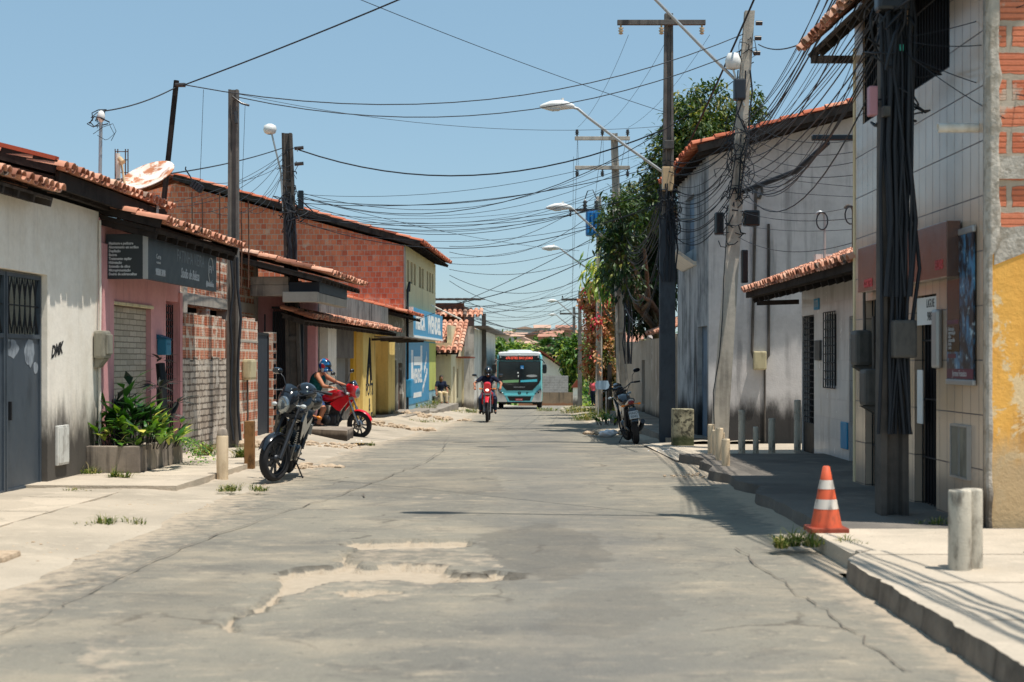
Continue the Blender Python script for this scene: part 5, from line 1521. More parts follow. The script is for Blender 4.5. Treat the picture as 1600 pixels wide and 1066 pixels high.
mb = MB(); mb.box(5.15, 5.75, 118, 118.6, -2.6, -.5); mb.build('post', M['white_wall'], t); mb = MB(); mb.prism([(5.0, -.5), (5.9, -.5), (5.45, .1)], 'y', 117.9, 118.7); mb.build('cap', M['tile_red'], t)
CUR[0] = None
# ================================================================ bus
BY = 84.0
BX, BZ = xx(811.6, BY), gz(BY) + .01
t = thing('bus', 'turquoise and white city bus with a lit destination display coming up the street', 'bus', (BX, BY, BZ), radians(-1.5))
CUR[0] = None
def rr(w, z0, z1, r0, r1, n=5):
    """rounded outline of the body seen from the front"""
    pts = []
    for (cx, cz, r, a0) in ((w - r0, z0 + r0, r0, -pi / 2), (w - r1, z1 - r1, r1, 0), (-w + r1, z1 - r1, r1, pi / 2), (-w + r0, z0 + r0, r0, pi)):
        for i in range(n + 1):
            a = a0 + pi / 2 * i / n; pts.append((cx + r * cos(a), cz + r * sin(a)))
    return pts
mb = MB(); mb.smooth = True
secs = [(.0, rr(1.19, .42, 3.0, .1, .22)), (.1, rr(1.235, .4, 3.04, .1, .22)), (.3, rr(1.25, .38, 3.05, .1, .22)), (11.0, rr(1.25, .38, 3.05, .1, .22)), (11.1, rr(1.2, .42, 3.0, .1, .22))]
vs_, fs_ = [], []; n = len(secs[0][1])
for y, pl in secs: vs_ += [(p[0], y, p[1]) for p in pl]
for i in range(len(secs) - 1):
    for j in range(n): fs_.append((i * n + j, i * n + (j + 1) % n, (i + 1) * n + (j + 1) % n, (i + 1) * n + j))
mb.add(vs_, fs_); mb.add(vs_[:n], [list(range(n))], False); mb.add(vs_[-n:], [list(range(n))[::-1]], False)
mb.build('body', M['bus_teal'], t)
mb = MB(); mb.loft([(-.03, 2.99, 1.12, .1), (.15, 3.05, 1.17, .1), (10.9, 3.05, 1.17, .1)], 18, 4, 'y'); mb.loft([(.25, 3.1, .62, .09), (.6, 3.15, .68, .1), (6, 3.15, .68, .1), (6.4, 3.1, .6, .09)], 16, 4, 'y'); mb.ball((0, .0, 2.97), (.06, .05, .06)); mb.build('roof', M['bus_white'], t)
def plate(poly, y0, y1, m, name, par=t):
    q = MB(); q.prism(poly, 'y', y0, y1); return q.build(name, m, par)
mask = [(-1.14, 2.62), (1.14, 2.62), (1.17, 1.63), (1.08, 1.42), (.71, 1.02), (-.71, 1.02), (-1.08, 1.42), (-1.17, 1.63)]
plate(mask, -.02, .02, M['bus_black'], 'front_mask')
glass = [(-1.09, 2.58), (1.09, 2.58), (1.12, 1.66), (1.02, 1.46), (.78, 1.3), (-.78, 1.3), (-1.02, 1.46), (-1.12, 1.66)]
ws = plate(glass, -.035, -.02, M['bus_glass'], 'windscreen')
plate([(-.015, 1.29), (.015, 1.29), (.015, 2.58), (-.015, 2.58)], -.042, -.036, M['bus_black'], 'pillar')
dsp = plate([(-1.12, 2.65), (1.12, 2.65), (1.1, 2.93), (-1.1, 2.93)], -.03, .02, M['bus_black'], 'destination_display')
mb = MB(); text_mesh(mb, '670 SITIO SAO JOAO', .19, frame((-.0, -.032, 2.79), (1, 0, 0), (0, 0, 1)), .002, sx=.84, bold=.0); mb.build('lettering', M['led'], dsp)
for x in (-1.03, 1.03):
    mb = MB(); mb.ball((x, -.03, 2.84), .035); mb.build('marker_light', M['lens'], t)
plate([(-.93, 1.43), (-.04, 1.47), (-.04, 1.61), (-.93, 1.57)], -.045, -.04, M['green_board'], 'route_board', ws)
plate([(.06, 1.47), (.97, 1.5), (.97, 1.64), (.06, 1.58)], -.045, -.04, M['cyan'], 'route_board', ws)
st = plate([(.06, 2.2), (.24, 2.2), (.24, 2.38), (.06, 2.38)], -.045, -.04, M['sky_blue'], 'access_sticker', ws)
mb = MB(); mb.tube([(.15, -.047, 2.35), (.11, -.047, 2.24), (.19, -.047, 2.22)], .012, 4); mb.build('symbol', M['white_paint'], st)
mb = MB(); mb.ball((-.08, -.05, 1.98), (.05, .01, .045)); mb.ball((-.06, -.05, 1.8), (.03, .01, .06)); mb.build('permit_sticker', M['paper'], ws)
mb = MB(); mb.loft([(-.044, 1.82, .3, .07, .68), (-.038, 1.82, .3, .07, .68)], 14, 2, 'y'); mb.build('steering_wheel', M['bike_silver'], ws)
mb = MB(); mb.tube([(-.05, -.05, 1.32), (-.6, -.055, 1.36), (-1.0, -.05, 1.5)], .012, 4); mb.build('wiper', M['bus_black'], ws); mb = MB(); mb.tube([(.1, -.05, 1.31), (.7, -.055, 1.34), (1.05, -.05, 1.52)], .012, 4); mb.build('wiper', M['bus_black'], ws)
mb = MB(); text_mesh(mb, 'MARCOPOLO', .09, frame((0, -.022, 1.2), (1, 0, 0), (0, 0, 1)), .004, sx=1.1, bold=.004); mb.build('maker_lettering', M['alloy'], t)
plate([(-.8, .74), (.8, .74), (.84, .79), (-.84, .79)], -.07, .02, plain('light turquoise', hexc(120, 208, 214), .25, 0, .5), 'bumper_lip')
bp = plate([(-.8, .74), (-.62, .4), (.66, .4), (.8, .74)], -.06, .02, M['bus_teal'], 'bumper')
plate([(-.66, .7), (-.54, .46), (.58, .46), (.66, .7)], -.066, -.061, M['bus_black'], 'grille', bp)
lp = plate([(-.22, .46), (.18, .46), (.18, .58), (-.22, .58)], -.075, -.067, plain('red number plate', hexc(170, 50, 52), .5), 'number_plate', bp)
mb = MB(); text_mesh(mb, 'PMC 7184', .085, frame((-.02, -.077, .52), (1, 0, 0), (0, 0, 1)), .002, sx=.85); mb.build('lettering', M['paper'], lp)
for sg in (-1, 1):
    plate([(sg * .82, .78), (sg * .66, .4), (sg * 1.2, .4), (sg * 1.235, .95), (sg * 1.2, 1.1), (sg * 1.0, .86)], -.055, .06, M['bus_silver'], 'corner_panel')
    h = plate([(sg * .8, .82), (sg * .98, .96), (sg * 1.17, 1.16), (sg * 1.16, 1.0), (sg * 1.05, .86)], -.07, -.04, M['bus_black'], 'headlight_housing')
    for (hx, hz, r) in ((.95, .88, .06), (1.07, 1.0, .06)):
        q = MB(); q.ball((sg * hx, -.075, hz), (r, .02, r)); q.build('headlight', M['glass'], h)
    q = MB(); q.tube([(sg * 1.15, .0, 2.72), (sg * 1.3, -.16, 2.66), (sg * 1.37, -.2, 2.5)], .03, 6); arm = q.build('mirror_arm', M['bus_black'], t)
    q = MB(); q.loft([(-.27, 2.2, .1, .24, sg * 1.39), (-.17, 2.2, .12, .26, sg * 1.38)], 12, 4, 'y'); q.build('mirror', M['bus_black'], arm)
    for wy, dx in ((2.6, 0), (8.2, 0), (8.2, -.3)):
        q = MB(); pr = [(.3, -.13), (.46, -.14), (.5, -.1), (.5, .1), (.46, .14), (.3, .13)]
        q.lathe(pr, 28, Matrix.Translation((sg * (1.08 + dx), wy, .5)) @ Matrix.Rotation(pi / 2, 4, 'Y'), False)
        wh = q.build('wheel', M['rubber'], t)
        q = MB(); q.lathe([(.0, .05), (.18, .08), (.3, .1), (.3, -.1), (.0, -.1)], 24, Matrix.Translation((sg * (1.08 + dx), wy, .5)) @ Matrix.Rotation(pi / 2 * sg, 4, 'Y')); q.build('rim', M['alloy'], wh)
    q = MB(); q.box(sg * 1.252 if sg > 0 else -1.262, sg * 1.262 if sg > 0 else -1.252, .6, 10.8, 1.4, 2.5); q.build('side_window', M['bus_glass'], t)
mb = MB(); mb.box(-1.0, 1.0, .5, 10.5, .3, .4); mb.build('underbody', M['bus_black'], t)
mb = MB(); mb.lathe([(.05, 0), (.085, 0), (.085, .012), (.05, .012)], 20, Matrix.Translation((0, -.012, .88)) @ Matrix.Rotation(pi / 2, 4, 'X')); mb.beam((-.05, -.018, .93), (0, -.018, .83), .014); mb.beam((.05, -.018, .93), (0, -.018, .83), .014); mb.build('emblem', M['bus_black'], t)
mb = MB(); text_mesh(mb, '11', .13, frame((.42, -.006, .88), (1, 0, 0), (0, 0, 1)), .008, bold=.01); mb.build('fleet_number', M['bus_black'], t)


# ================================================================ motorcycles
def motorcycle(name, label, body, loc, heading, lean=0.0, steer=0.0, pitch=0.0, kind='naked', lit=False, plate_txt=None, mirrors=(1, -1), silver=None, scale=1.0):
    """x ahead, y to its left, z up; contact line on z = 0"""
    CUR[0] = None
    t = thing(name, label, 'motorcycle', loc)
    R = Matrix.Rotation(heading, 4, 'Z') @ Matrix.Rotation(pitch, 4, 'Y') @ Matrix.Rotation(lean, 4, 'X')
    t.rotation_euler = R.to_euler(); t.scale = (scale,) * 3
    off = kind == 'trail'
    rf = .34 if off else .305; rr_ = .31; tw = .05 if off else .058
    ax_f = V((.7, 0, rf)); ax_r = V((-.68, 0, rr_)); head = V((.7 - .3, 0, rf + .66))
    axis = (head - ax_f).normalized()
    S = Matrix.Translation(ax_f) @ Matrix.Rotation(steer, 4, axis) @ Matrix.Translation(-ax_f)

    def wheel(ax, r, tw, Mx):
        q = MB(); q.M = Mx
        prof = []
        for i in range(9):
            a = -pi / 2 + pi * i / 8; prof.append((r - tw + tw * cos(a), tw * sin(a)))
        prof = [(r - tw * 1.35, -tw * .8)] + prof + [(r - tw * 1.35, tw * .8)]
        q.lathe(prof, 36, Matrix.Translation(ax) @ Matrix.Rotation(pi / 2, 4, 'X'))
        ty = q.build('tyre', M['rubber'], None)
        q = MB(); q.M = Mx; W = Matrix.Translation(ax) @ Matrix.Rotation(pi / 2, 4, 'X')
        rm = r - tw * 1.3
        q.lathe([(rm - .03, -.03), (rm + .006, -.045), (rm + .006, .045), (rm - .03, .03)], 36, W)
        q.lathe([(0, -.05), (.045, -.05), (.05, .05), (0, .05)], 14, W)
        n = 36 if off else 10
        for i in range(n):
            a = 2 * pi * i / n + (.12 * (i % 2) if not off else 0)
            q.beam(W @ V((.04 * cos(a), .04 * sin(a), 0)), W @ V(((rm - .02) * cos(a), (rm - .02) * sin(a), 0)), .004 if off else .022, .004 if off else .03)
        wh = q.build('wheel', M['bike_grey'] if not off else M['alloy'], t)
        ty.parent = wh
        q = MB(); q.M = Mx; q.lathe([(.06, .062), (.12, .062), (.12, .068), (.06, .068)], 24, W); q.build('brake_disc', M['alloy'], wh)
    wheel(ax_f, rf, tw, S); wheel(ax_r, rr_, .066, None)
    # fork and handlebar turn with the wheel
    q = MB(); q.M = S
    top = ax_f + axis * (.86 if not off else .9)
    for sg in (-1, 1):
        o = V((.03, sg * .1, 0))
        q.tube([ax_f + o, ax_f + o + axis * .42], [.026, .03], 10); q.tube([ax_f + o + axis * .42, top + o], .02, 8)
    q.beam(ax_f + axis * .62 + V((0, -.13, 0)), ax_f + axis * .62 + V((0, .13, 0)), .08, .05); q.beam(top + V((0, -.13, 0)), top + V((0, .13, 0)), .08, .03)
    fk = q.build('fork', M['bike_grey'] if body is M['bike_black'] else M['alloy'], t)
    q = MB(); q.M = S
    hb = top + V((-.05, 0, .05))
    for sg in (-1, 1):
        q.tube([hb, hb + V((0, sg * .12, .02)), hb + V((-.03, sg * .24, .09 if not off else .1)), hb + V((-.12, sg * .38, .07))], .012, 6)
    bar = q.build('handlebar', M['bike_grey'], t)
    for sg in (-1, 1):
        q = MB(); q.M = S; q.tube([hb + V((-.07, sg * .3, .08)), hb + V((-.14, sg * .41, .065))], .019, 8); q.build('grip', M['seat'], bar)
        q = MB(); q.M = S; q.tube([hb + V((.0, sg * .25, .07)), hb + V((.03, sg * .4, .05))], .006, 5); q.build('lever', M['alloy'], bar)
        if sg in mirrors:
            q = MB(); q.M = S; m0 = hb + V((-.05, sg * .26, .09)); m1 = m0 + V((.02, sg * .13, .2))
            q.tube([m0, m0 + V((.02, sg * .05, .14)), m1], .007, 5)
            q.loft([(-.02, 0, .02, .01), (-.012, 0, .08, .042), (.01, 0, .085, .045), (.03, 0, .05, .03)], 12, 2.6)
            k = 4 * 12 + 24
            q2 = MB(); q2.M = S @ Matrix.Translation(m1 + V((0, sg * .04, .02))); q2.loft([(-.02, 0, .075, .04), (.0, 0, .08, .043), (.03, 0, .05, .03)], 12, 2.6)
            q = MB(); q.M = S; q.tube([m0, m0 + V((.02, sg * .05, .14)), m1], .007, 5)
            mo = q.build('mirror_stem', M['bike_grey'], bar); q2.build('mirror', M['bike_black'], mo)
    q = MB(); q.M = S; q.tube([hb + V((.0, -.22, .06)), hb + V((.1, -.16, -.05)), hb + V((.12, -.12, -.3)), ax_f + V((.0, -.11, .22)), ax_f + V((-.05, -.09, .08))], .007, 5); q.build('brake_hose', M['cable'], bar)
    q = MB(); q.M = S; q.tube([hb + V((.0, .22, .06)), hb + V((.14, .1, .0)), hb + V((.1, .02, -.2)), hb + V((-.1, .03, -.35))], .007, 5); q.build('clutch_cable', M['cable'], bar)
    # front mudguard
    q = MB(); q.M = S
    ring = []
    a0, a1 = (.35, 2.5) if not off else (.7, 2.2)
    rg = rf + (.03 if not off else .16)
    for i in range(11):
        a = lerp(a0, a1, i / 10)
        c = ax_f + V((rg * cos(a), 0, rg * sin(a))); hw = .075 * (1 - .35 * abs(i / 5 - 1))
        ring.append([c + V((0, y * hw, -abs(y) ** 2 * .03)) for y in (-1, -.6, 0, .6, 1)])
    vs_ = [p for r_ in ring for p in r_]
    vs2 = [p + V((0, 0, .008)) for p in vs_]
    fs_ = [(i * 5 + j, i * 5 + j + 1, (i + 1) * 5 + j + 1, (i + 1) * 5 + j) for i in range(10) for j in range(4)]
    q.add(vs_ + vs2, fs_ + [tuple(55 + k for k in f[::-1]) for f in fs_], True)
    q.build('front_fender', body, t)
    # headlight and cowl
    hc = head + V((.2, 0, .06)) if not off else head + V((.2, 0, .1))
    q = MB(); q.M = S
    if off: q.loft([(hc.x - .14, hc.z, .1, .16), (hc.x - .02, hc.z + .02, .13, .19), (hc.x + .05, hc.z, .11, .16)], 16, 3)
    else: q.loft([(hc.x - .2, hc.z + .1, .08, .07), (hc.x - .1, hc.z + .06, .13, .15), (hc.x, hc.z + .02, .125, .16), (hc.x + .05, hc.z - .02, .09, .11)], 16, 2.6)
    cw = q.build('headlight_cowl', body, t)
    q = MB(); q.M = S
    if off: q.ball((hc.x + .055, 0, hc.z - .06), (.025, .06, .04))
    else: q.ball((hc.x + .045, 0, hc.z - .02), (.035, .1, .115))
    q.build('headlight', M['lit'] if lit else M['glass'], cw)
    if not off:
        q = MB(); q.M = S; q.loft([(hc.x - .12, hc.z + .2, .09, .03), (hc.x - .04, hc.z + .2, .085, .06), (hc.x + .02, hc.z + .13, .07, .03)], 12, 2.2); q.build('instrument_screen', M['visor'], cw)
    for sg in (-1, 1):
        q = MB(); q.M = S; c = hc + V((-.08, sg * .2, -.02)); q.tube([hc + V((-.08, sg * .1, -.02)), c], .01, 5); q.ball(c + V((0, sg * .03, 0)), (.025, .045, .028)); q.build('indicator', M['amber'] if off else M['lens'], t)
    # frame, engine, exhaust
    q = MB()
    q.tube([head + V((-.02, 0, -.06)), (.1, 0, .78), (-.25, 0, .66), (-.3, 0, .4)], .026, 8); q.tube([head + V((0, 0, -.12)), (.28, 0, .5), (.2, 0, .26), (-.25, 0, .24)], .024, 8)
    for sg in (-1, 1): q.tube([(-.25, sg * .09, .66), (-.62, sg * .09, .8), (-.85, sg * .06, .84)], .016, 6); q.tube([(-.28, sg * .1, .36), ax_r + V((0, sg * .1, 0))], .024, 6); q.tube([(-.6, sg * .1, .78), (-.5, sg * .12, .4)], .03, 8)
    q.build('frame', M['bike_grey'], t)
    q = MB(); q.box(-.22, .2, -.13, .13, .26, .5, .04); q.loft([(.05, .58, .09, .1), (.2, .6, .1, .12)], 12, 4)
    q.lathe([(0, -.17), (.1, -.17), (.11, -.14), (.11, .14), (.1, .17), (0, .17)], 18, Matrix.Translation((-.02, 0, .38)) @ Matrix.Rotation(pi / 2, 4, 'X'))
    for i in range(6): q.box(.02, .24, -.11, .11, .5 + i * .03, .512 + i * .03)
    q.build('engine', M['bike_grey'] if body is not M['bike_black'] else M['bike_black'], t)
    q = MB(); q.tube([(.2, -.06, .6), (.32, -.1, .4), (.2, -.15, .24), (-.3, -.16, .24)], .022, 8); q.tube([(-.3, -.16, .25), (-.5, -.18, .32), (-.85, -.19, .46)], [.035, .05, .05], 10); q.build('exhaust', M['bike_grey'], t)
    # tank, shrouds, seat, tail
    q = MB(); q.loft([(-.18, .84, .07, .06), (-.08, .88, .12, .12), (.1, .92, .15, .14), (.26, .92, .14, .12), (.36, .9, .08, .08)], 16, 2.5); q.build('fuel_tank', body, t)
    for sg in (-1, 1):
        q = MB(); q.prism([(.46, .96), (.5, .84), (.3, .58), (.22, .6), (.05, .74), (.2, .84)], 'y', sg * .15, sg * .185); q.build('tank_shroud', body, t)
        q = MB(); q.prism([(-.2, .74), (-.62, .86), (-.6, .74), (-.3, .56)], 'y', sg * .1, sg * .13); q.build('side_panel', silver or body, t)
        q = MB(); q.tube([(-.15, sg * .12, .3), (-.15, sg * .26, .3)], .014, 6); q.build('footrest', M['bike_grey'], t)
    q = MB(); q.loft([(-.2, .82, .1, .045), (-.4, .82, .13, .05), (-.52, .87, .13, .06), (-.8, .92, .11, .05), (-.86, .92, .06, .03)], 14, 3); q.build('seat', M['seat'], t)
    q = MB(); q.loft([(-.62, .84, .1, .04), (-.86, .88, .09, .05), (-1.0, .92, .06, .04)], 12, 3); tl = q.build('tail', silver or body, t)
    q = MB(); q.ball((-1.0, 0, .89), (.03, .07, .04)); q.build('tail_light', M['red_lens'], tl)
    q = MB(); q.prism([(-.72, .76), (-.98, .78), (-1.12, .5), (-1.09, .48), (-.9, .66), (-.7, .66)], 'y', -.07, .07); rfn = q.build('rear_fender', M['bike_black'], t)
    q = MB(); q.M = Matrix.Translation((-1.085, 0, .63)) @ Matrix.Rotation(radians(24), 4, 'Y'); q.box(-.012, -.004, -.1, .1, -.085, .085, .004); npx = q.build('number_plate', M['plate'], rfn)
    if plate_txt:
        q = MB(); q.M = Matrix.Translation((-1.085, 0, .63)) @ Matrix.Rotation(radians(24), 4, 'Y')
        for k, tx in enumerate(plate_txt): text_mesh(q, tx, .075, frame((-.014, 0, .035 - k * .075), (0, -1, 0), (0, 0, 1)), .001, sx=1.0)
        q.build('lettering', M['black_letter'], npx)
    for sg in (-1, 1):
        q = MB(); c = V((-.92, sg * .15, .84)); q.tube([(-.92, sg * .05, .85), c], .008, 5); q.ball(c + V((0, sg * .02, 0)), (.025, .04, .025)); q.build('indicator', M['amber'], t)
    if lean:
        q = MB(); q.tube([(-.15, .12, .28), (-.2, .3, .05)], .012, 6); q.build('kickstand', M['bike_grey'], t)
    return t


def ahead(h, d, l=0.0): return V((cos(h) * d - sin(h) * l, sin(h) * d + cos(h) * l, 0))
B1 = V((-3.06, 20.6, .04)); H1 = radians(-92)
motorcycle('motorcycle', 'black motorcycle leaning on its kickstand at the left kerb with front wheel turned', M['bike_black'], B1, H1, radians(-17), radians(-28), mirrors=(-1,))
B2 = V((-3.95, 34.25, -.1)); H2 = radians(-14)
motorcycle('motorcycle', 'red motorcycle ridden out of a doorway by a man in a green tank top', M['bike_red'], B2, H2, 0, radians(-10), radians(2.5), mirrors=(1, -1))
B3 = V((xx(762, 50), 50.4, gz(50) + .012)); H3 = radians(-91)
motorcycle('motorcycle', 'red trail motorcycle with lit headlight ridden up the street ahead of the bus', M['bike_red'], B3, H3, 0, 0, 0, 'trail', True)
B4 = V((2.62, 32.0, -.11)); H4 = radians(93)
motorcycle('motorcycle', 'black and silver motorcycle parked on the right with its tail towards us', M['bike_black'], B4, H4, radians(-10), radians(12), 0, 'naked', False, ('MAIO', '5042'), mirrors=(-1,), silver=M['bike_silver'], scale=.98)

# spare helmet on the black motorcycle
t = thing('helmet', 'black helmet resting on the tank of the parked black motorcycle', 'helmet', B1 + V((.36, .1, 1.12)))
mb = MB(); mb.ball((0, 0, 0), (.15, .17, .14), 18, 12); mb.tube([(0, -.13, -.09), (0, -.02, -.12)], [.1, .12], 14); mb.build('shell', M['helmet_black'], t)
mb = MB(); mb.ball((0, -.08, -.01), (.13, .11, .07), 16, 8); mb.build('visor', M['visor'], t)
t = thing('helmet', 'second dark helmet hanging behind the spare helmet of the parked black motorcycle', 'helmet', B1 + V((.44, .36, 1.0)))
mb = MB(); mb.ball((0, 0, 0), (.115, .14, .125), 18, 12); mb.build('shell', M['helmet_black'], t); mb = MB(); mb.ball((0, -.07, -.01), (.12, .11, .07), 16, 8); mb.build('visor', M['visor'], t)


# ================================================================ people
def hand(caps, wrist, d, palm_n, curl=.9, L=.18):
    """palm, four unequal curled fingers and a thumb from the side of the palm"""
    d = V(d).normalized(); nrm = V(palm_n).normalized(); s = d.cross(nrm).normalized(); nrm = s.cross(d)
    w = V(wrist)
    for k in (-.028, -.009, .01, .028): caps.append((w + s * k * .6, .017, w + d * .085 + s * k, .015))
    for k, ln in ((-.031, .066), (-.011, .08), (.01, .074), (.03, .058)):
        p = w + d * .088 + s * k; a = p + (d * cos(curl * .5) + nrm * sin(curl * .5)) * ln * .5
        b = a + (d * cos(curl * 1.5) + nrm * sin(curl * 1.5)) * ln * .38; c = b + (d * cos(curl * 2.4) + nrm * sin(curl * 2.4)) * ln * .3
        caps += [(p, .0095, a, .009), (a, .009, b, .008), (b, .008, c, .007)]
    p = w + d * .025 - s * .034; a = p + (d * .6 - s * .7 + nrm * .3).normalized() * .042; b = a + (d * .9 + nrm * .5).normalized() * .032
    caps += [(p, .012, a, .0105), (a, .0105, b, .009)]


def head_parts(caps, balls, neck, hd, fwd, up):
    """skull, jaw, nose, ears, lips and brow"""
    f, u = V(fwd).normalized(), V(up).normalized(); s = f.cross(u).normalized()
    R = Matrix((f, s, u)).transposed()
    balls.append((hd, (.098, .077, .112), 14, 10, R)); balls.append((hd + f * .028 - u * .058, (.07, .058, .065), 12, 8, R))
    caps.append((V(neck), .058, hd - u * .06 - f * .015, .054))
    caps.append((hd + f * .095 + u * .005, .011, hd + f * .115 - u * .028, .014))
    balls.append((hd + f * .09 - u * .055, (.014, .026, .011), 8, 6, R)); balls.append((hd + f * .086 + u * .03, (.015, .05, .01), 8, 6, R))
    for sg in (-1, 1): balls.append((hd + s * sg * .078 - f * .012 - u * .006, (.02, .01, .03), 8, 6, R))
    return R


def eyes(parent, hd, R):
    for sg in (-1, 1):
        q = MB(); q.ball(V(hd) + R @ V((.084, sg * .031, .008)), (.012, .013, .009), 8, 6); q.build('eye', M['paper'], parent)


def helmet_on(parent, hd, R, mat, open_face=False):
    # extra top-level pieces stay with the rider: worn gear is clothing
    q = MB(); c = V(hd) + R @ V((0, 0, .025))
    q.ball(c, (.152, .128, .148), 20, 14, R); q.tube([c + R @ V((.02, 0, -.06)), c + R @ V((.03, 0, -.16))], [.125, .108], 18)
    q.tube([c + R @ V((.06, -.09, -.12)), c + R @ V((.13, -.05, -.12)), c + R @ V((.145, 0, -.12)), c + R @ V((.13, .05, -.12)), c + R @ V((.06, .09, -.12))], .035, 8)
    h = q.build('helmet', mat, parent)
    q = MB(); q.ball(c + R @ V((.045, 0, -.015)), (.118, .112, .062), 18, 10, R); q.build('visor', M['visor'], h)


def person(name, label, loc, rotz, J, skin, top, legs, shoes, helmet=None, hair=False, sleeves='short', shorts=False, thin=1.0):
    """x ahead, y left, z up from loc; J the joints"""
    CUR[0] = None
    t = thing(name, label, 'person', loc, rotz)
    j = {k: V(v) for k, v in J.items() if k != 'curl'}
    caps, balls = [], []
    k = thin
    caps += [(j['hip'], .14 * k, j['waist'], .125 * k), (j['waist'], .125 * k, j['chest'], .15 * k), (j['chest'] + V((0, .07, .03)), .11 * k, j['chest'] + V((0, -.07, .03)), .11 * k), (j['chest'], .11 * k, j['neck'], .06)]
    for s in 'lr':
        caps += [(j['neck'] - V((0, 0, .04)), .06, j['sh' + s], .066), (j['sh' + s], .062, j['el' + s], .044), (j['el' + s], .044, j['wr' + s], .029)]
        caps += [(j['hp' + s], .1 * k, j['kn' + s], .064), (j['kn' + s], .06, j['an' + s], .04), (j['an' + s], .04, j['to' + s], .032)]
        d = j['wr' + s] - j['el' + s]; hand(caps, j['wr' + s], d, J.get('pn' + s, (0, 0, -1)), J.get('curl', .9))
    R = head_parts(caps, balls, j['neck'], j['head'], J.get('look', (1, 0, -.05)), J.get('hup', (0, 0, 1)))
    remesh('body', skin, t, caps, balls, .0105, 3)
    eyes(t, j['head'], R)
    # clothes follow the body
    c2, g = [], .013
    c2 += [(j['hip'], .14 * k + g, j['waist'], .125 * k + g), (j['waist'], .125 * k + g, j['chest'], .15 * k + g), (j['chest'] + V((0, .07, .03)), .11 * k + g, j['chest'] + V((0, -.07, .03)), .11 * k + g), (j['chest'], .11 * k + g, j['neck'].lerp(j['chest'], .35), .08)]
    for s in 'lr':
        if sleeves == 'none': c2.append((j['chest'] + V((0, .09 if s == 'l' else -.09, .06)), .06, j['sh' + s].lerp(j['neck'], .45), .045))
        else: c2 += [(j['neck'] - V((0, 0, .05)), .066, j['sh' + s], .066 + g), (j['sh' + s], .064 + g, j['sh' + s].lerp(j['el' + s], .62), .054 + g)]
    remesh('shirt', top, t, c2, (), .012, 3)
    c3 = [(j['hip'] - V((0, 0, .02)), .145 * k + g, j['hip'].lerp(j['waist'], .35), .135 * k + g)]
    for s in 'lr':
        if shorts: c3.append((j['hp' + s], .103 * k + g, j['hp' + s].lerp(j['kn' + s], .72), .086 + g))
        else: c3 += [(j['hp' + s], .1 * k + g, j['kn' + s], .066 + g), (j['kn' + s], .066 + g, j['an' + s] + (j['kn' + s] - j['an' + s]) * .12, .05 + g)]
    remesh('shorts' if shorts else 'trousers', legs, t, c3, (), .012, 3)
    for s in 'lr':
        d = (j['to' + s] - j['an' + s]).normalized()
        remesh('shoe', shoes, t, [(j['an' + s] - d * .03 - V((0, 0, .025)), .042, j['to' + s] + d * .05 - V((0, 0, .01)), .04)], (), .01, 2)
    if helmet: helmet_on(t, j['head'], R, helmet)
    if hair: 
        q = []
        b = [(j['head'] + R @ V((-.02, 0, .03)), (.104, .09, .105), 14, 10, R), (j['head'] + R @ V((-.07, 0, -.06)), (.06, .085, .1), 12, 8, R)]
        remesh('hair', M['hair'], t, q, b, .012, 2)
    return t


# rider of the red trail motorcycle (facing us)
J = dict(hip=(-.32, 0, .96), waist=(-.3, 0, 1.12), chest=(-.24, 0, 1.32), neck=(-.2, 0, 1.48), head=(-.15, 0, 1.63), shl=(-.22, .2, 1.42), shr=(-.22, -.2, 1.42),
         ell=(-.08, .44, 1.24), elr=(-.08, -.44, 1.24), wrl=(.14, .42, 1.13), wrr=(.14, -.42, 1.13), hpl=(-.28, .1, .93), hpr=(-.28, -.1, .93), knl=(.12, .24, .74), knr=(.12, -.24, .74),
         anl=(-.13, .24, .36), anr=(-.13, -.24, .36), tol=(.02, .25, .31), tor=(.02, -.25, .31), curl=1.1)
person('person', 'person in a black helmet and navy shirt riding the red trail motorcycle up the street', B3, H3, J, M['skin_tan'], M['cloth_navy'], M['denim'], M['shoe'], M['helmet_black'])
# man on the red naked motorcycle
J = dict(hip=(-.36, 0, .92), waist=(-.35, 0, 1.06), chest=(-.26, 0, 1.26), neck=(-.18, 0, 1.43), head=(-.1, 0, 1.57), shl=(-.2, .22, 1.36), shr=(-.2, -.22, 1.36),
         ell=(.04, .38, 1.2), elr=(.02, -.4, 1.13), wrl=(.24, .4, 1.14), wrr=(.22, -.4, 1.1), hpl=(-.32, .11, .88), hpr=(-.32, -.11, .88), knl=(.04, .24, .74), knr=(-.02, -.28, .62),
         anl=(-.1, .25, .36), anr=(-.14, -.32, .3), tol=(.04, .26, .3), tor=(-.0, -.34, .26), curl=1.1, look=(.95, -.3, -.05))
person('person', 'man in a green tank top, blue shorts and patterned helmet sitting on the red motorcycle', B2, H2, J, M['skin_tan'], M['cloth_teal'], M['cloth_blue'], M['shoe'], M['helmet_blue'], sleeves='none', shorts=True, thin=1.12)
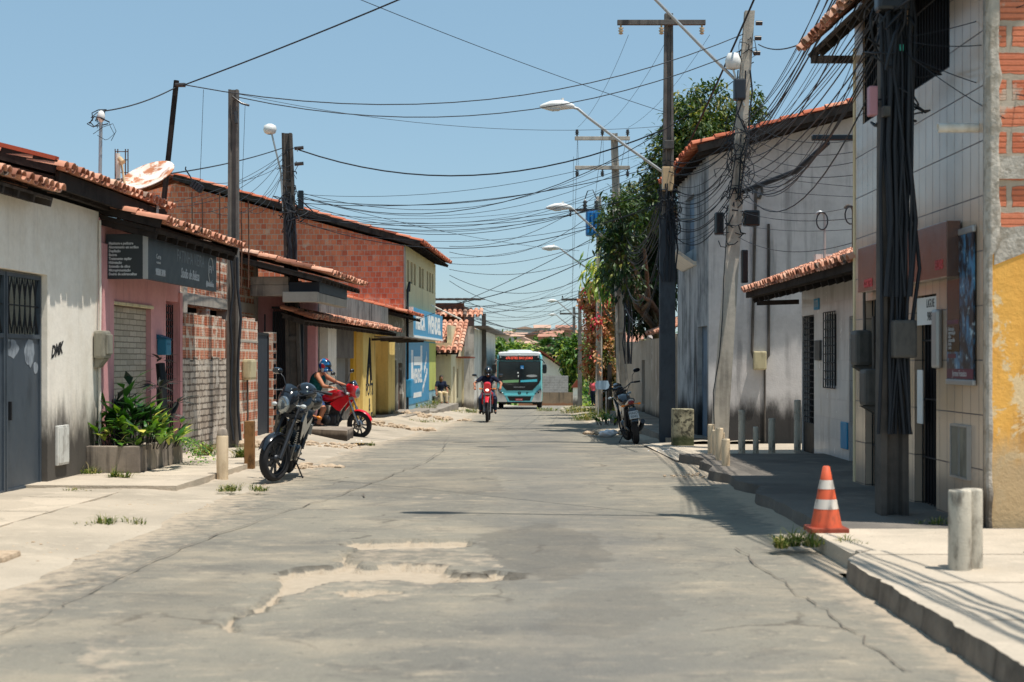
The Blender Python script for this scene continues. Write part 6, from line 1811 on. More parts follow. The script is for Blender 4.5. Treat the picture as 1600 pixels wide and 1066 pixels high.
# woman by the cream cottage
q0 = V((xx(689, 67.8), 67.8, -.34))
J = dict(hip=(0, 0, .5), waist=(-.02, 0, .64), chest=(.0, 0, .84), neck=(.02, 0, 1.0), head=(.05, 0, 1.15), shl=(0, .17, .95), shr=(0, -.17, .95), ell=(.06, .25, .7), elr=(.1, -.28, .72), wrl=(.26, .22, .58), wrr=(.3, -.3, .52),
         hpl=(.02, .09, .48), hpr=(.02, -.09, .48), knl=(.42, .12, .48), knr=(.42, -.14, .48), anl=(.44, .12, .09), anr=(.5, -.14, .09), tol=(.58, .13, .05), tor=(.64, -.15, .05), curl=.5)
person('person', 'woman in a dark blue top and beige trousers sitting outside the cream cottage', q0, radians(-70), J, M['skin_dark'], M['cloth_navy'], M['cloth_beige'], M['shoe'], None, True, thin=.92)
t = thing('stool', 'low concrete seat under the woman outside the cream cottage', 'seat', q0)
t.rotation_euler = (0, 0, radians(-70))
mb = MB(); mb.box(-.25, .2, -.35, .35, .3, .36, .01); mb.build('seat', M['concrete'], t)
for sg in (-1, 1): mb = MB(); mb.box(-.22, .17, sg * .26 - .05, sg * .26 + .05, -.1, .3); mb.build('leg', M['concrete'], t)
CUR[0] = None
# ================================================================ poles and lamps
def pole(name, label, base, top, w0, w1, d0, d1, mat, recess=True, rot=0.0, steps=0, group=None):
    """tapered concrete pole of double-T section"""
    CUR[0] = None
    base, top = V(base), V(top)
    t = thing(name, label, 'utility pole' if name == 'utility_pole' else 'pole', base, 0, group)
    mb = MB(); L = top - base
    k = 10; vs_ = []
    for i in range(k + 1):
        u = i / k; w, d = lerp(w0, w1, u) / 2, lerp(d0, d1, u) / 2
        c = V((0, 0, -.3)).lerp(L, u) if i == 0 else L * u
        if recess: pl = [(-w, -d), (-w * .55, -d), (-w * .4, -d * .35), (w * .4, -d * .35), (w * .55, -d), (w, -d), (w, d), (w * .55, d), (w * .4, d * .35), (-w * .4, d * .35), (-w * .55, d), (-w, d)]
        else: pl = [(-w, -d), (w, -d), (w, d), (-w, d)]
        for x, y in pl: vs_.append(c + V((x * cos(rot) - y * sin(rot), x * sin(rot) + y * cos(rot), 0)))
    n = len(pl)
    mb.add(vs_, [(i * n + j, i * n + (j + 1) % n, (i + 1) * n + (j + 1) % n, (i + 1) * n + j) for i in range(k) for j in range(n)], False)
    mb.add(vs_[-n:], [list(range(n))], False)
    if recess:
        for i in range(1, steps + 1):
            u = i / (steps + 1); w, d = lerp(w0, w1, u) / 2, lerp(d0, d1, u) / 2; c = L * u
            mb.box(c.x - w * .5, c.x + w * .5, c.y - d * .97, c.y + d * .97, c.z - .05, c.z + .05)
    mb.build('shaft', mat, t)
    t['L'] = 0; del t['L']
    return t


def at(t, w): return V(w) - t.location


def cross_arm(t, c, width, n_ins=3, down=True, mat=None, th=.1):
    c = at(t, c); mb = MB(); mb.box(c.x - width / 2, c.x + width / 2, c.y - .16, c.y - .06, c.z - th / 2, c.z + th / 2, .008)
    a = mb.build('cross_arm', mat or M['pole_mid'], t)
    for i in range(n_ins):
        x = c.x + width * (-.46 + .92 * i / (n_ins - 1)) if n_ins > 1 else c.x
        s = -1 if down else 1
        q = MB(); z0 = c.z + s * th / 2
        q.lathe([(.02, 0), (.02, s * .05), (.06, s * .06), (.03, s * .09), (.06, s * .12), (.03, s * .15), (.05, s * .18), (0, s * .2)], 10, Matrix.Translation((x, c.y - .11, z0)))
        q.build('insulator', M['insulator_tan'] if down == 'tan' else M['insulator'], a)


def lamp_arm(t, p, tip, size=1.0, lens=True):
    """curved tube from the pole to a cobra head lamp"""
    p, tip = at(t, p), at(t, tip); d = tip - p; h = V((d.x, d.y, 0)).normalized()
    mb = MB(); mid = p.lerp(tip, .82) + V((0, 0, .04))
    mb.tube([p, p.lerp(tip, .4) + V((0, 0, .0)), mid, mid.lerp(tip, .55) + V((0, 0, .05)), tip + V((0, 0, .0))], .03 * size, 8); a = mb.build('lamp_arm', M['steel'], t)
    q = MB(); R = Matrix(((h.x, -h.y, 0, tip.x), (h.y, h.x, 0, tip.y), (0, 0, 1, tip.z), (0, 0, 0, 1))); q.M = R
    q.loft([(-.08, .0, .05, .04), (.02, .02, .09, .07), (.2, .03, .15, .1), (.4, .025, .15, .085), (.56, .0, .1, .05), (.62, -.01, .05, .025)], 14, 2.3)
    q.tube([(.16, 0, .11), (.16, 0, .17)], .03, 8)
    hd = q.build('lamp_head', M['lamp_white'], a)
    q = MB(); q.M = R; q.loft([(.22, -.055, .11, .035), (.36, -.06, .11, .04), (.52, -.04, .07, .02)], 12, 2.3); q.build('lens', M['lens'], hd)


def boxes_on(t, lst):
    for nm, c, sz, m in lst:
        c = at(t, c); mb = MB(); mb.cbox(c, sz, min(sz) * .18); mb.build(nm, m, t)


def tangle(t, c, r, h, n, seed, rad=.008):
    """loops of slack cable tied to the pole"""
    rnd = random.Random(seed); c = at(t, c); mb = MB()
    for i in range(n):
        a0 = rnd.uniform(0, 6.28); z0 = rnd.uniform(-h, h); rr_ = r * rnd.uniform(.6, 1.5); pts = []
        ax = rnd.uniform(-.6, .6)
        m = rnd.choice((5, 7, 9)); flat = rnd.random() < .35
        uu = V((cos(a0), sin(a0), 0)); vv_ = V((rnd.gauss(0, .3), rnd.gauss(0, .3), 1)) if not flat else V((-sin(a0), cos(a0), rnd.uniform(-.6, .6)))
        o_ = c + V((rnd.gauss(0, r * .35), rnd.gauss(0, r * .35) - r * .3, z0)); el = rnd.uniform(.5, 1.3)
        for k in range(m):
            a = k * .72; pts.append(o_ + uu * (rr_ * .7 * cos(a)) + vv_ * (rr_ * el * sin(a)) + V((rnd.gauss(0, .02), rnd.gauss(0, .02), rnd.gauss(0, .02))))
        mb.tube(pts, rad * rnd.uniform(.7, 1.4), 4)
    mb.build('cable_coil', M['cable'], t, uv=False)


def riser(t, p, q, n, rad, seed):
    rnd = random.Random(seed); p, q = at(t, p), at(t, q); mb = MB()
    for i in range(n):
        o = V((rnd.gauss(0, .07), rnd.uniform(-.2, -.12), 0)); pts = []
        for k in range(7): pts.append(p.lerp(q, k / 6) + o + V((rnd.gauss(0, .035), rnd.uniform(-.03, .01), 0)))
        mb.tube(pts, rad * rnd.uniform(.6, 1.3), 5)
    mb.build('riser_cable', M['cable'], t, uv=False)


YA = 14.7; XA = 3.69
rp1 = pole('utility_pole', 'thick blackened concrete pole wrapped in cables in front of the tiled shop', (XA, YA, .12), (XA, YA, 7.7), .27, .2, .24, .18, M['pole_dark'], True, 0, 5)
riser(rp1, (XA, YA, .9), (XA, YA, 5.6), 14, .016, 1); riser(rp1, (XA - .02, YA, 2.2), (XA, YA, 6.5), 12, .02, 2)
tangle(rp1, (XA, YA, 4.75), .22, .35, 16, 3, .012); tangle(rp1, (XA, YA, 4.1), .19, .3, 8, 4, .01); tangle(rp1, (XA, YA, 5.7), .24, .4, 14, 6, .012)
lamp_arm(rp1, (XA, YA, 6.4), (XA - 2.3, YA + .25, 7.1))
boxes_on(rp1, [('meter_box', (XA + .06, YA - .2, 1.8), (.23, .16, .36), M['meter_dark']), ('junction_box', (XA - .21, YA - .1, 4.06), (.08, .12, .28), plain('pink junction box', hexc(176, 126, 134), .5)),
               ('junction_box', (XA - .1, YA - .18, 3.95), (.07, .1, .1), M['meter_dark']), ('junction_box', (XA - .05, YA - .2, 5.0), (.3, .2, .22), M['bike_grey']), ('junction_box', (XA + .04, YA - .19, 4.55), (.04, .05, .06), plain('green tag', hexc(60, 170, 150), .5))])
for nm, Y, z, lab in (('electric_meter', 17.95, 1.75, 'sooty hooded meter box high on the tiled shop by the far door'), ('electric_meter', 17.5, 1.3, 'lower tilted meter box beside the far door of the tiled shop')):
    tt = thing(nm, lab, 'meter', (XS - .002, Y, z))
    mb = MB(); mb.box(-.2, 0, -.16, .16, -.22, .2, .05); mb.prism([(-.2, -.22), (0, -.22), (0, -.34)], 'y', -.12, .12); mb.build('meter_box', M['meter_dark'], tt)
    mb = MB(); mb.tube([(-.06, 0, .2), (-.06, .03, .8)], .018, 6); mb.build('pipe', M['pole_dark'], tt)

rp2 = pole('utility_pole', 'pale mottled concrete pole leaning outwards at the corner of the grey house', (3.98, 28.8, 0), (4.56, 28.8, 8.14), .3, .18, .24, .16, M['pole_concrete'], False, 0, 0)
def on2(z): return V((lerp(3.98, 4.56, z / 8.14), 28.8, z))
lamp_arm(rp2, on2(6.7), (2.35, 28.6, 8.7))
tangle(rp2, on2(5.5), .24, .45, 22, 11, .008); tangle(rp2, on2(4.9), .28, .35, 12, 12, .009); tangle(rp2, on2(4.2), .2, .5, 12, 13, .01); tangle(rp2, on2(7.3), .16, .3, 8, 14)
riser(rp2, on2(4.6), on2(7.0), 3, .013, 15); riser(rp2, on2(.3) - V((.1, 0, 0)), on2(4.5) - V((.1, 0, 0)), 1, .012, 16)
boxes_on(rp2, [('junction_box', on2(4.15) + V((-.3, -.1, 0)), (.16, .2, .42), M['bus_black']), ('junction_box', on2(4.2) + V((.3, -.1, .05)), (.3, .2, .3), M['bus_black']), ('junction_box', on2(3.35) + V((.23, -.1, 0)), (.12, .16, .62), M['bus_black']), ('junction_box', on2(6.65) + V((-.1, -.12, 0)), (.22, .2, .4), M['bike_grey'])])
mb = MB(); c = at(rp2, on2(7.25)); mb.loft([(-.12, 0, .1, .08, -.22), (.0, 0, .14, .12, -.22), (.12, 0, .1, .08, -.22)], 12, 2.2, 'z'); mb.M = Matrix.Translation(c)
q = MB(); q.M = Matrix.Translation(c); q.lathe([(.05, -.22), (.13, -.2), (.15, -.05), (.1, .08), (0, .1)], 14, Matrix.Translation((-.26, -.1, .0))); q.tube([(-.26, -.1, -.2), (-.1, -.1, -.75), (-.05, -.1, -.9)], .02, 6); q.build('small_lamp', M['lamp_white'], rp2)
for i in range(3):
    c = at(rp2, on2(7.9 - i * .28)); q = MB(); q.tube([c + V((.12, -.1, 0)), c + V((.24, -.1, 0))], .045, 8); q.build('insulator', M['insulator'], rp2)
q = MB(); c = at(rp2, on2(4.75)); q.tube([c + V((.1, -.1, 0)), c + V((.9, -1.2, .25)), c + V((1.25, -2.2, .62))], .05, 6); q.build('splice_case', M['cable'], rp2)
q = MB(); q.cbox(c + V((1.35, -2.2, .7)), (.75, .12, .1), .02); q.build('splice_tray', M['bus_black'], rp2)

rp3 = pole('utility_pole', 'tall dark pole with a timber cross arm and tan insulators beside the lichened stub', (3.3, 31.5, -.05), (3.33, 31.5, 8.7), .3, .17, .22, .14, M['pole_mid'], True, 0, 0)
mb = MB(); mb.tube([(0, -.02, 0), (0, -.02, 4.4)], .0, 4)
q = MB(); q.box(-.155, .155, -.12, .12, -.1, 4.6); q.build('painted_foot', paint('dark blue grey pole paint', hexc(62, 70, 78), .8, 0, .2, 5, hexc(44, 48, 54), .6, .3, .2), rp3)
cross_arm(rp3, (3.17, 31.5, 8.5), 1.8, 3, 'tan')
lamp_arm(rp3, (3.2, 31.4, 5.45), (1.3, 31.2, 6.75))
boxes_on(rp3, [('junction_box', (3.3, 31.36, 5.3), (.24, .12, .5), M['insulator_tan']), ('junction_box', (3.32, 31.36, 6.0), (.2, .1, .18), M['meter_dark'])])
tangle(rp3, (3.3, 31.5, 4.6), .22, .5, 20, 21, .01); riser(rp3, (3.3, 31.5, 3.2), (3.3, 31.5, 5.2), 8, .015, 22)

rp4 = pole('utility_pole', 'grey concrete pole with two cross arms rising out of the mango tree', (3.22, 42, -.3), (2.95, 42, 7.8), .3, .18, .22, .15, M['pole_concrete'], True, 0, 2)
cross_arm(rp4, (2.62, 42, 7.65), 1.5, 3, False, M['pole_concrete']); cross_arm(rp4, (2.62, 42, 6.85), 1.5, 3, True, M['pole_concrete'])
lamp_arm(rp4, (3.1, 42, 4.6), (1.7, 41.8, 5.75))
riser(rp4, (3.2, 42, 1.5), (3.1, 42, 4.9), 5, .02, 31)
rp5 = pole('utility_pole', 'concrete pole carrying the blue transformer beyond the mango tree', (3.62, 60, -.5), (3.62, 60, 8.0), .28, .18, .22, .15, M['pole_concrete'], True, 0, 2)
lamp_arm(rp5, (3.6, 60, 4.9), (2.0, 59.8, 5.95))
cross_arm(rp5, (3.1, 60, 7.45), 1.3, 2, True, M['pole_dark'])
t = thing('transformer', 'bright blue ribbed transformer hung on a concrete pole', 'transformer', (3.45, 59.6, 6.9))
q = MB(); q.box(-.36, .32, -.3, .3, -.48, .48, .08); tb = q.build('tank', M['trafo'], t)
q = MB()
for i in range(5): q.box(-.34 + i * .15, -.25 + i * .15, -.42, -.3, -.4, .42, .03)
q.build('cooling_fin', M['trafo'], t)
for x in (-.4, .05):
    q = MB(); q.lathe([(.05, 0), (.1, .05), (.05, .12), (.1, .18), (.05, .25), (.1, .32), (.03, .4), (0, .45)], 10, Matrix.Translation((x, -.1, .5))); q.build('bushing', M['insulator'], tb)
q = MB(); q.tube([(-.4, -.1, .95), (-.3, -.1, 1.25), (-.1, -.1, 1.3), (.05, -.1, .95)], .02, 5); q.build('lead', M['cable'], tb)
far = [(906, 108, 455, 'far utility pole with a cross arm where the street bends right', 1), (897, 138, 480, 'second far utility pole past the bend, right of the bus', 1), (894, 170, 520, 'third and smallest far pole with a street lamp', 1)]
for px, Y, ptop, lab, arms in far:
    b = P(px, 600, Y); b.z = gz(Y) - .1
    top = P(px, ptop, Y); pt_ = pole('utility_pole', lab, b, top, .32, .22, .24, .18, M['pole_mid'], False)
    cross_arm(pt_, (b.x - .35, Y, top.z - .6), 1.9, 2, False, M['pole_dark'], .16)
    lamp_arm(pt_, (b.x, Y, top.z - 2.0), (b.x - 1.7, Y - .2, top.z - .7), 1.4)
b = P(757, 640, 82); lp3 = pole('utility_pole', 'plain dark pole at the left edge of the road before the bus', b, P(756, 490, 82), .3, .22, .22, .18, M['pole_dark'], False)
b = P(752, 640, 92); pole('utility_pole', 'thinner dark pole just behind the plain dark pole on the left', b, P(752, 515, 92), .2, .16, .18, .14, M['pole_dark'], False)

lp1 = pole('utility_pole', 'slender grey double-T pole in front of the unfinished brick house', (-4.8, 27, 0), (-4.79, 27, 6.35), .2, .17, .17, .13, M['pole_mid'], True, 0, 0)
riser(lp1, (-4.74, 27, .2), (-4.74, 27, 3.4), 2, .02, 41)
q = MB(); q.tube([(.0, -.1, 6.22), (.16, -.1, 6.1), (.3, -.1, 6.06)], .02, 6); q.tube([(.05, -.08, 5.95), (.08, -.1, 5.75)], .03, 6); q.build('insulator', M['insulator'], lp1)
lp2 = pole('utility_pole', 'dark concrete pole with a small lamp and cable tangle by the pink porch', (-4.68, 34.2, -.2), (-4.88, 34.2, 6.65), .36, .22, .26, .18, M['pole_dark'], True, 0, 5)
tangle(lp2, (-4.8, 34.2, 5.0), .26, .35, 26, 43, .012); tangle(lp2, (-4.8, 34.2, 5.9), .2, .3, 8, 44)
riser(lp2, (-4.75, 34.2, 3.6), (-4.82, 34.2, 5.2), 8, .02, 45)
q = MB(); a0 = at(lp2, (-4.95, 34.1, 4.9)); q.tube([a0, a0 + V((-.05, -.05, .9)), a0 + V((-.25, -.1, 1.75))], .022, 6); q.build('lamp_arm', M['steel'], lp2)
q = MB(); q.M = Matrix.Translation(a0 + V((-.28, -.1, 1.8))); q.lathe([(.06, -.1), (.12, -.07), (.15, .0), (.13, .09), (.05, .13), (0, .135)], 16); q.build('lamp_head', M['lamp_white'], lp2)
boxes_on(lp2, [('junction_box', (-4.55, 34.05, 5.15), (.12, .14, .42), M['bus_black'])])
for z in (6.3, 5.95): q = MB(); c = at(lp2, (-4.7, 34.1, z)); q.tube([c, c + V((.2, 0, .02))], .04, 8); q.build('insulator', M['insulator'], lp2)
# masts over the white house
def mast(label, px0, y0, px1, y1, Y, r, mat='pole_mid', name='mast'):
    a, b = P(px0, y0, Y), P(px1, y1, Y); a.z -= .8
    t = thing(name, label, 'mast', a); q = MB(); q.tube([V((0, 0, 0)), b - a], r, 7); q.build('tube', M[mat], t); return t
m0 = mast('thin grey service mast with cable loops on the white house roof', 155, 290, 158, 172, 23.5, .028, 'steel')
tangle(m0, P(158, 190, 23.5), .13, .1, 4, 51, .007); tangle(m0, P(164, 210, 23.5), .22, .08, 2, 53, .005)
q = MB(); c = at(m0, P(158, 182, 23.4)); q.ball(c, (.06, .06, .09)); q.build('insulator', M['lamp_white'], m0)
m1 = mast('dark leaning timber mast behind the satellite dish', 252, 275, 276, 126, 24.5, .045, 'dark_wood')
q = MB(); c = at(m1, P(282, 133, 24.4)); q.tube([c + V((-.08, 0, 0)), c + V((.08, 0, 0))], .035, 8); q.build('insulator', M['insulator'], m1)
tw = thing('steel_stub', 'tall reinforcing cage of rusty bars standing behind the tiled roof', 'rebar', P(196, 300, 24))
q = MB()
for px in (180, 184, 196, 200): q.tube([at(tw, P(px, 320, 24)), at(tw, P(px, 233, 24))], .009, 4)
for y in (237, 250, 270): q.tube([at(tw, P(180, y, 24)), at(tw, P(200, y, 24))], .007, 4)
q.build('bar', M['rust_iron'], tw)

# ---- satellite dish
DC = P(232, 281, 22.4); t = thing('satellite_dish', 'rust stained white satellite dish tilted skywards on the tiled roof', 'satellite dish', DC)
nrm = V((-.26, -.52, .81)).normalized(); ux = V((1, 0, .34)).normalized(); ux = (ux - nrm * ux.dot(nrm)).normalized(); uy = nrm.cross(ux)
R = Matrix((ux, uy, nrm)).transposed().to_4x4()
q = MB(); prof = [(.0, 0), (.12, .006), (.22, .02), (.32, .045), (.42, .08), (.425, .065), (.32, .028), (.2, .0), (.0, -.02)]; q.lathe(prof, 32, R); q.build('reflector', M['rust_dish'], t)
q = MB(); a = at(t, P(186, 300, 22.3)); q.tube([a + V((0, 0, -.5)), at(t, P(184, 240, 22.3))], .035, 8); q.build('mast', M['pvc'], t)
q = MB(); q.tube([at(t, P(197, 300, 22.2)), at(t, P(189, 252, 22.3))], .018, 6); q.tube([at(t, P(187, 248, 22.25)), at(t, P(192, 254, 22.2))], .04, 8); q.build('feed_arm', M['insulator_tan'], t)
q = MB(); q.tube([at(t, P(246, 305, 22.6)), at(t, P(244, 345, 22.6))], .03, 7); q.build('stand', M['steel'], t)
t = thing('splice_box', 'dark ribbed cable box hanging from the wires left of the slender pole', 'cable box', P(308, 292, 26))
q = MB(); q.M = Matrix.Rotation(.6, 4, 'Y')
for i in range(4): q.box(-.1 + i * .05, -.058 + i * .05, -.06, .06, -.07, .07, .01)
q.box(-.11, .11, -.045, .045, -.05, .05); q.build('case', M['cable'], t)
q = MB(); q.tube([V((-.06, 0, .06)), V((-.12, 0, .18)), V((-.2, 0, .3)), V((-.19, 0, .34))], .012, 5); q.build('lead', M['cable'], t)

# ================================================================ cables
def cable(label, group, p, q, sag, r, n=16, name='cable'):
    p, q = V(p), V(q); mb = MB(); pts = []
    for i in range(n + 1):
        u = i / n; pts.append(p.lerp(q, u) - V((0, 0, 4 * sag * u * (1 - u))) - p)
    mb.tube(pts, r * .66, 5, True)
    o = mb.build(name, M['cable'], None, uv=False); o.location = p
    return props(o, label, 'cable', group)


rnd = random.Random(77)
LB = 'black cable strung across the street from the porch pole to the mango tree poles'
for i in range(15):
    a = P(464, 300 + 3.4 * i, 34.1); b = P(1040, 222 + 7 * i, 31.4) if i % 3 else P(962, 250 + 6 * i, 41.9)
    cable(LB, 'cables crossing from the porch pole', a, b, rnd.uniform(.25, .95), rnd.choice((.008, .01, .013)))
LB = 'black cable in the steep bundle rising from the leaning pole to the near pole'
for i in range(13):
    a = on2(5.1 + .09 * i) + V((.05, -.1, 0)); b = V((XA + rnd.uniform(-.15, .1), YA, 5.75 + .07 * i))
    cable(LB, 'steep cables between the leaning and near poles', a, b, rnd.uniform(.0, .6), rnd.choice((.007, .01, .015)))
LB = 'black cable in the slack bundle looping under the tiled shop eave'
for i in range(15):
    a = on2(4.75 + .07 * i) + V((.05, -.1, 0)); b = V((XA + rnd.uniform(-.12, .1), YA + .1, 4.72 + .05 * i))
    cable(LB, 'slack cables between the leaning and near poles', a, b, rnd.uniform(.2, 1.15), rnd.choice((.007, .01, .014)))
LB = 'thin cable running level across the plain side of the grey house'
for i in range(10):
    a = on2(3.9 + .24 * i) + V((.08, -.1, 0)); b = P(1338, 375 - 17 * i + rnd.uniform(-5, 5), 18.85)
    cable(LB, 'level cables on the grey house side', a, b, rnd.uniform(.02, .2), rnd.choice((.006, .008)))
LB = 'black cable in the fan between the leaning pole and the tall dark pole'
for i in range(18):
    a = on2(4.4 + .085 * i) + V((-.1, 0, 0)); b = V((3.35 + rnd.uniform(-.1, .1), 31.45, 4.0 + .1 * i))
    cable(LB, 'cables fanning between the leaning and tall poles', a, b, rnd.uniform(.1, .5), rnd.choice((.009, .012, .016)))
LB = 'grey cable drooping from the tall dark pole against the mango tree'
for i in range(20):
    a = V((3.28, 31.5, 4.1 + .08 * i)); b = V((3.1 + rnd.uniform(-.1, .1), 42, 3.6 + .11 * i))
    cable(LB, 'drooping cables before the mango tree', a, b, rnd.uniform(.3, 1.6), rnd.choice((.009, .012, .015)))
LB = 'thin high voltage wire between the two cross arm poles'
for i in range(3):
    cable(LB, 'high voltage wires', V((2.5 + .83 * i, 31.4, 8.25)), V((1.95 + .69 * i, 41.9, 7.95)), .25, .006)
    cable('thin high voltage wire running on from the mango tree pole to the bend', 'high voltage wires beyond', V((1.95 + .69 * i, 41.9, 7.9)), V((4.6 + .5 * i, 108, P(906, 462, 108).z)), .9, .01)
    cable('thin jumper wire hanging between the two arms of the mango tree pole', 'jumper wires', V((1.95 + .69 * i, 41.85, 7.6)), V((1.98 + .67 * i, 41.85, 6.6)), 0, .006)
LB = 'dark service cable overhead along the right pavement towards the viewer'
for i in range(11):
    cable(LB, 'overhead cables along the right pavement', V((XA + rnd.uniform(-.15, .15), YA, 4.9 + .14 * i)), V((6.3 + rnd.uniform(-1.8, 1.6), -24, 5.2 + .16 * i)), rnd.uniform(.2, .7), rnd.choice((.018, .022, .03)))
LB = 'service wire slanting from the near pole down to the tiled shop corner'
for y0, x1, y1 in ((60, 1600, 8), (70, 1570, 185), (78, 1600, 150), (60, 1540, 70)):
    cable(LB, 'service wires at the tiled shop', P(1400, y0, YA - .1), P(x1, y1, 13.5 if x1 > 1541 else 13.7), .04, .007)
LB = 'far cable sagging across the end of the street above the bus'
for i in range(16):
    a = P(rnd.uniform(690, 748), rnd.uniform(468, 500), 78); b = P(905 - i % 4 * 2, 432 + 5.5 * i, 108)
    cable(LB, 'far cables above the bus', a, b, rnd.uniform(.2, 1.2), rnd.choice((.014, .02, .026)))
LB = 'cable running from the brick building corner to the transformer pole'
for i in range(7):
    cable(LB, 'cables to the brick building', P(702, 385 + 9 * i, 58), P(938, 300 + 24 * i, 60), rnd.uniform(.3, 1.0), rnd.choice((.012, .016)))
cable('heavy black cable from the cream upper storey up to the transformer pole', None, P(684, 478, 66), P(938, 395, 60), .35, .028)
cable('lone cable climbing from the brick building past the small street lamp', None, P(636, 505, 57.2), P(985, 340, 41.9), .2, .016)
LB = 'thin drop wire leaning from the porch pole to the low roofs on the left'
for i, (x, y, Y) in enumerate(((240, 322, 25), (262, 318, 25.5), (285, 330, 27), (300, 318, 28), (330, 330, 29), (240, 268, 24), (390, 330, 33), (378, 305, 31), (350, 322, 30))):
    cable(LB, 'drop wires at the porch pole', P(444, 236 + 4 * i, 34.1), P(x, y, Y), rnd.uniform(.05, .5), .008)
cable('twisted service cable from the porch pole along the white house roof', None, P(440, 232, 34.1), P(60, 288, 19), .15, .018)
cable('thick twisted cable from the porch pole to the tall dark pole', None, P(466, 234, 34.1), P(1036, 203, 31.4), .75, .024)
cable('long cable from the roof mast over the leaning mast to the near pole top', None, P(285, 134, 24.4), V((XA, YA, 7.2)), .12, .018)
cable('twisted cable between the thin service mast and the leaning mast', None, P(160, 174, 23.5), P(276, 136, 24.4), .06, .016)
cable('upper of two cables from the left masts to the leaning pole', None, P(284, 132, 24.4), on2(7.75), .75, .014)
cable('lower of two cables, from the slender pole to the leaning pole', None, P(372, 152, 27), on2(7.45), .75, .014)
cable('thin wire crossing the sky from top left to the tall dark pole', None, P(330, -98, 20), P(1040, 176, 31.4), .1, .009)
cable('thin wire from the slender pole to the tall dark pole', None, P(372, 147, 27), P(1040, 197, 31.4), .3, .007)
cable('cable rising from the porch pole tangle to the leaning pole', None, P(466, 305, 34.1), on2(7.0), 1.3, .013)
cable('cable slanting from the brick gable down to the far poles', None, P(466, 308, 34.1), P(905, 392, 60), .2, .01)
cable('thick cable from the leaning pole top to the corner of the tiled shop roof', None, on2(7.5) + V((.2, -.1, 0)), P(1272, 58, 18.6), .12, .016)
cable('thick twisted cable climbing past the leaning pole top', None, V((3.6, 33, 5.6)), V((4.7, 26, 8.9)), .1, .03)
cable('thin vertical wire hanging in front of the mango tree pole', None, P(896, 245, 42), P(893, 640, 66), 0, .008)
LB = 'single slack wire looping down beside a left roof mast'
for x, y0, y1, Y in ((318, 140, 300, 25), (383, 165, 330, 27.5)): cable(LB, 'slack wires by the left masts', P(x, y0, Y), P(x - 6, y1, Y), -.0, .006)

# ================================================================ trees
def tree(name, label, base, trunk_top, blobs, n, ln, wd, mat, seed, tr=.18, tint=(.5, .25), group=None, droop=.5):
    CUR[0] = None
    base = V(base); t = thing(name, label, 'tree', base, 0, group); rnd = random.Random(seed)
    mb = MB(); tt = V(trunk_top) - base
    limb(mb, (0, 0, -.2), tt, tr, tr * .6, .05, 9, 6, rnd)
    for b in blobs:
        c = V(b[0]) - base
        limb(mb, tt * rnd.uniform(.7, 1), c, tr * .5, tr * .12, .1, 6, 5, rnd)
        for k in range(4):
            e = c + V((rnd.uniform(-1, 1) * b[1][0], rnd.uniform(-1, 1) * b[1][1], rnd.uniform(-1, 1) * b[1][2])) * .75
            limb(mb, tt.lerp(c, .75), e, tr * .2, tr * .04, .1, 5, 4, rnd)
    mb.build('trunk', M['bark'], t)
    crown_mesh('crown', mat, t, [(V(b[0]) - base, *b[1:]) for b in blobs], n, ln, wd, seed, droop, tint)
    return t


def bl(px, py, Y, rx, rz_, ry=None, tint=None):
    s = Y / F
    return (P(px, py, Y), (rx * s, ry or rx * s, rz_ * s)) + ((tint,) if tint is not None else ())


tree('mango_tree', 'dense dark mango tree crowding the poles beyond the grey house', (4.9, 47, -.4), (4.6, 47, 3),
     [bl(985, 390, 46, 34, 62, 1.2, .3), bl(1020, 330, 46, 30, 50, 1.2, .35), bl(965, 345, 45, 22, 48, 1, .5), bl(1010, 440, 46, 42, 50, 1.2, .2), bl(960, 420, 45.5, 20, 40, .9, .35), bl(1035, 400, 47, 30, 80, 1.2, .2), bl(985, 300, 46, 14, 24, .8, .55), bl(1000, 490, 47, 34, 30, 1, .15), bl(958, 338, 40.3, 18, 34, .8, .5), bl(962, 400, 40.3, 20, 40, .8, .35), bl(985, 350, 40.5, 20, 50, .8, .35), bl(950, 372, 40.4, 14, 26, .7, .5), bl(982, 440, 40.6, 16, 30, .7, .25)], 13500, .24, .075, M['leaf_mango'], 101, .22, (.4, .2))
tree('mango_tree', 'taller mango tree with yellow young leaves rising behind the grey house roof', (5.6, 45, -.3), (5.6, 45, 5),
     [bl(1075, 195, 44, 34, 42, 1.2, .55), bl(1110, 170, 44, 34, 36, 1.2, .62), bl(1050, 240, 44, 30, 46, 1.2, .4), bl(1140, 200, 45, 30, 34, 1.2, .6), bl(1088, 145, 44, 14, 18, .6, .7), bl(1178, 188, 45, 18, 20, .8, .5), bl(1100, 230, 45, 50, 46, 1.4, .35), bl(1035, 290, 44.5, 24, 36, 1, .3), bl(1062, 160, 44, 12, 16, .6, .6), bl(1026, 262, 43, 20, 40, 1, .45), bl(1080, 210, 43, 40, 40, 1.3, .5), bl(1020, 320, 43, 22, 40, 1, .35), bl(1165, 165, 45, 22, 26, 1, .6)], 11500, .22, .07, M['leaf_mango'], 102, .2, (.55, .22))
tree('bougainvillea', 'flowering bougainvillea in orange and pink climbing over the board wall', (4.2, 63, -.6), (4.0, 63, 2.5),
     [bl(932, 468, 61, 24, 24, .9, .62), bl(950, 495, 61.5, 20, 40, .9, .5), bl(930, 505, 60.6, 16, 36, .8, .66), bl(945, 560, 61, 22, 40, .9, .45), bl(925, 560, 60.5, 14, 30, .7, .55), bl(955, 610, 61, 20, 26, .8, .25), bl(960, 450, 61.5, 16, 14, .7, .7)], 9000, .2, .11, M['leaf_flower'], 103, .1, (.52, .2))
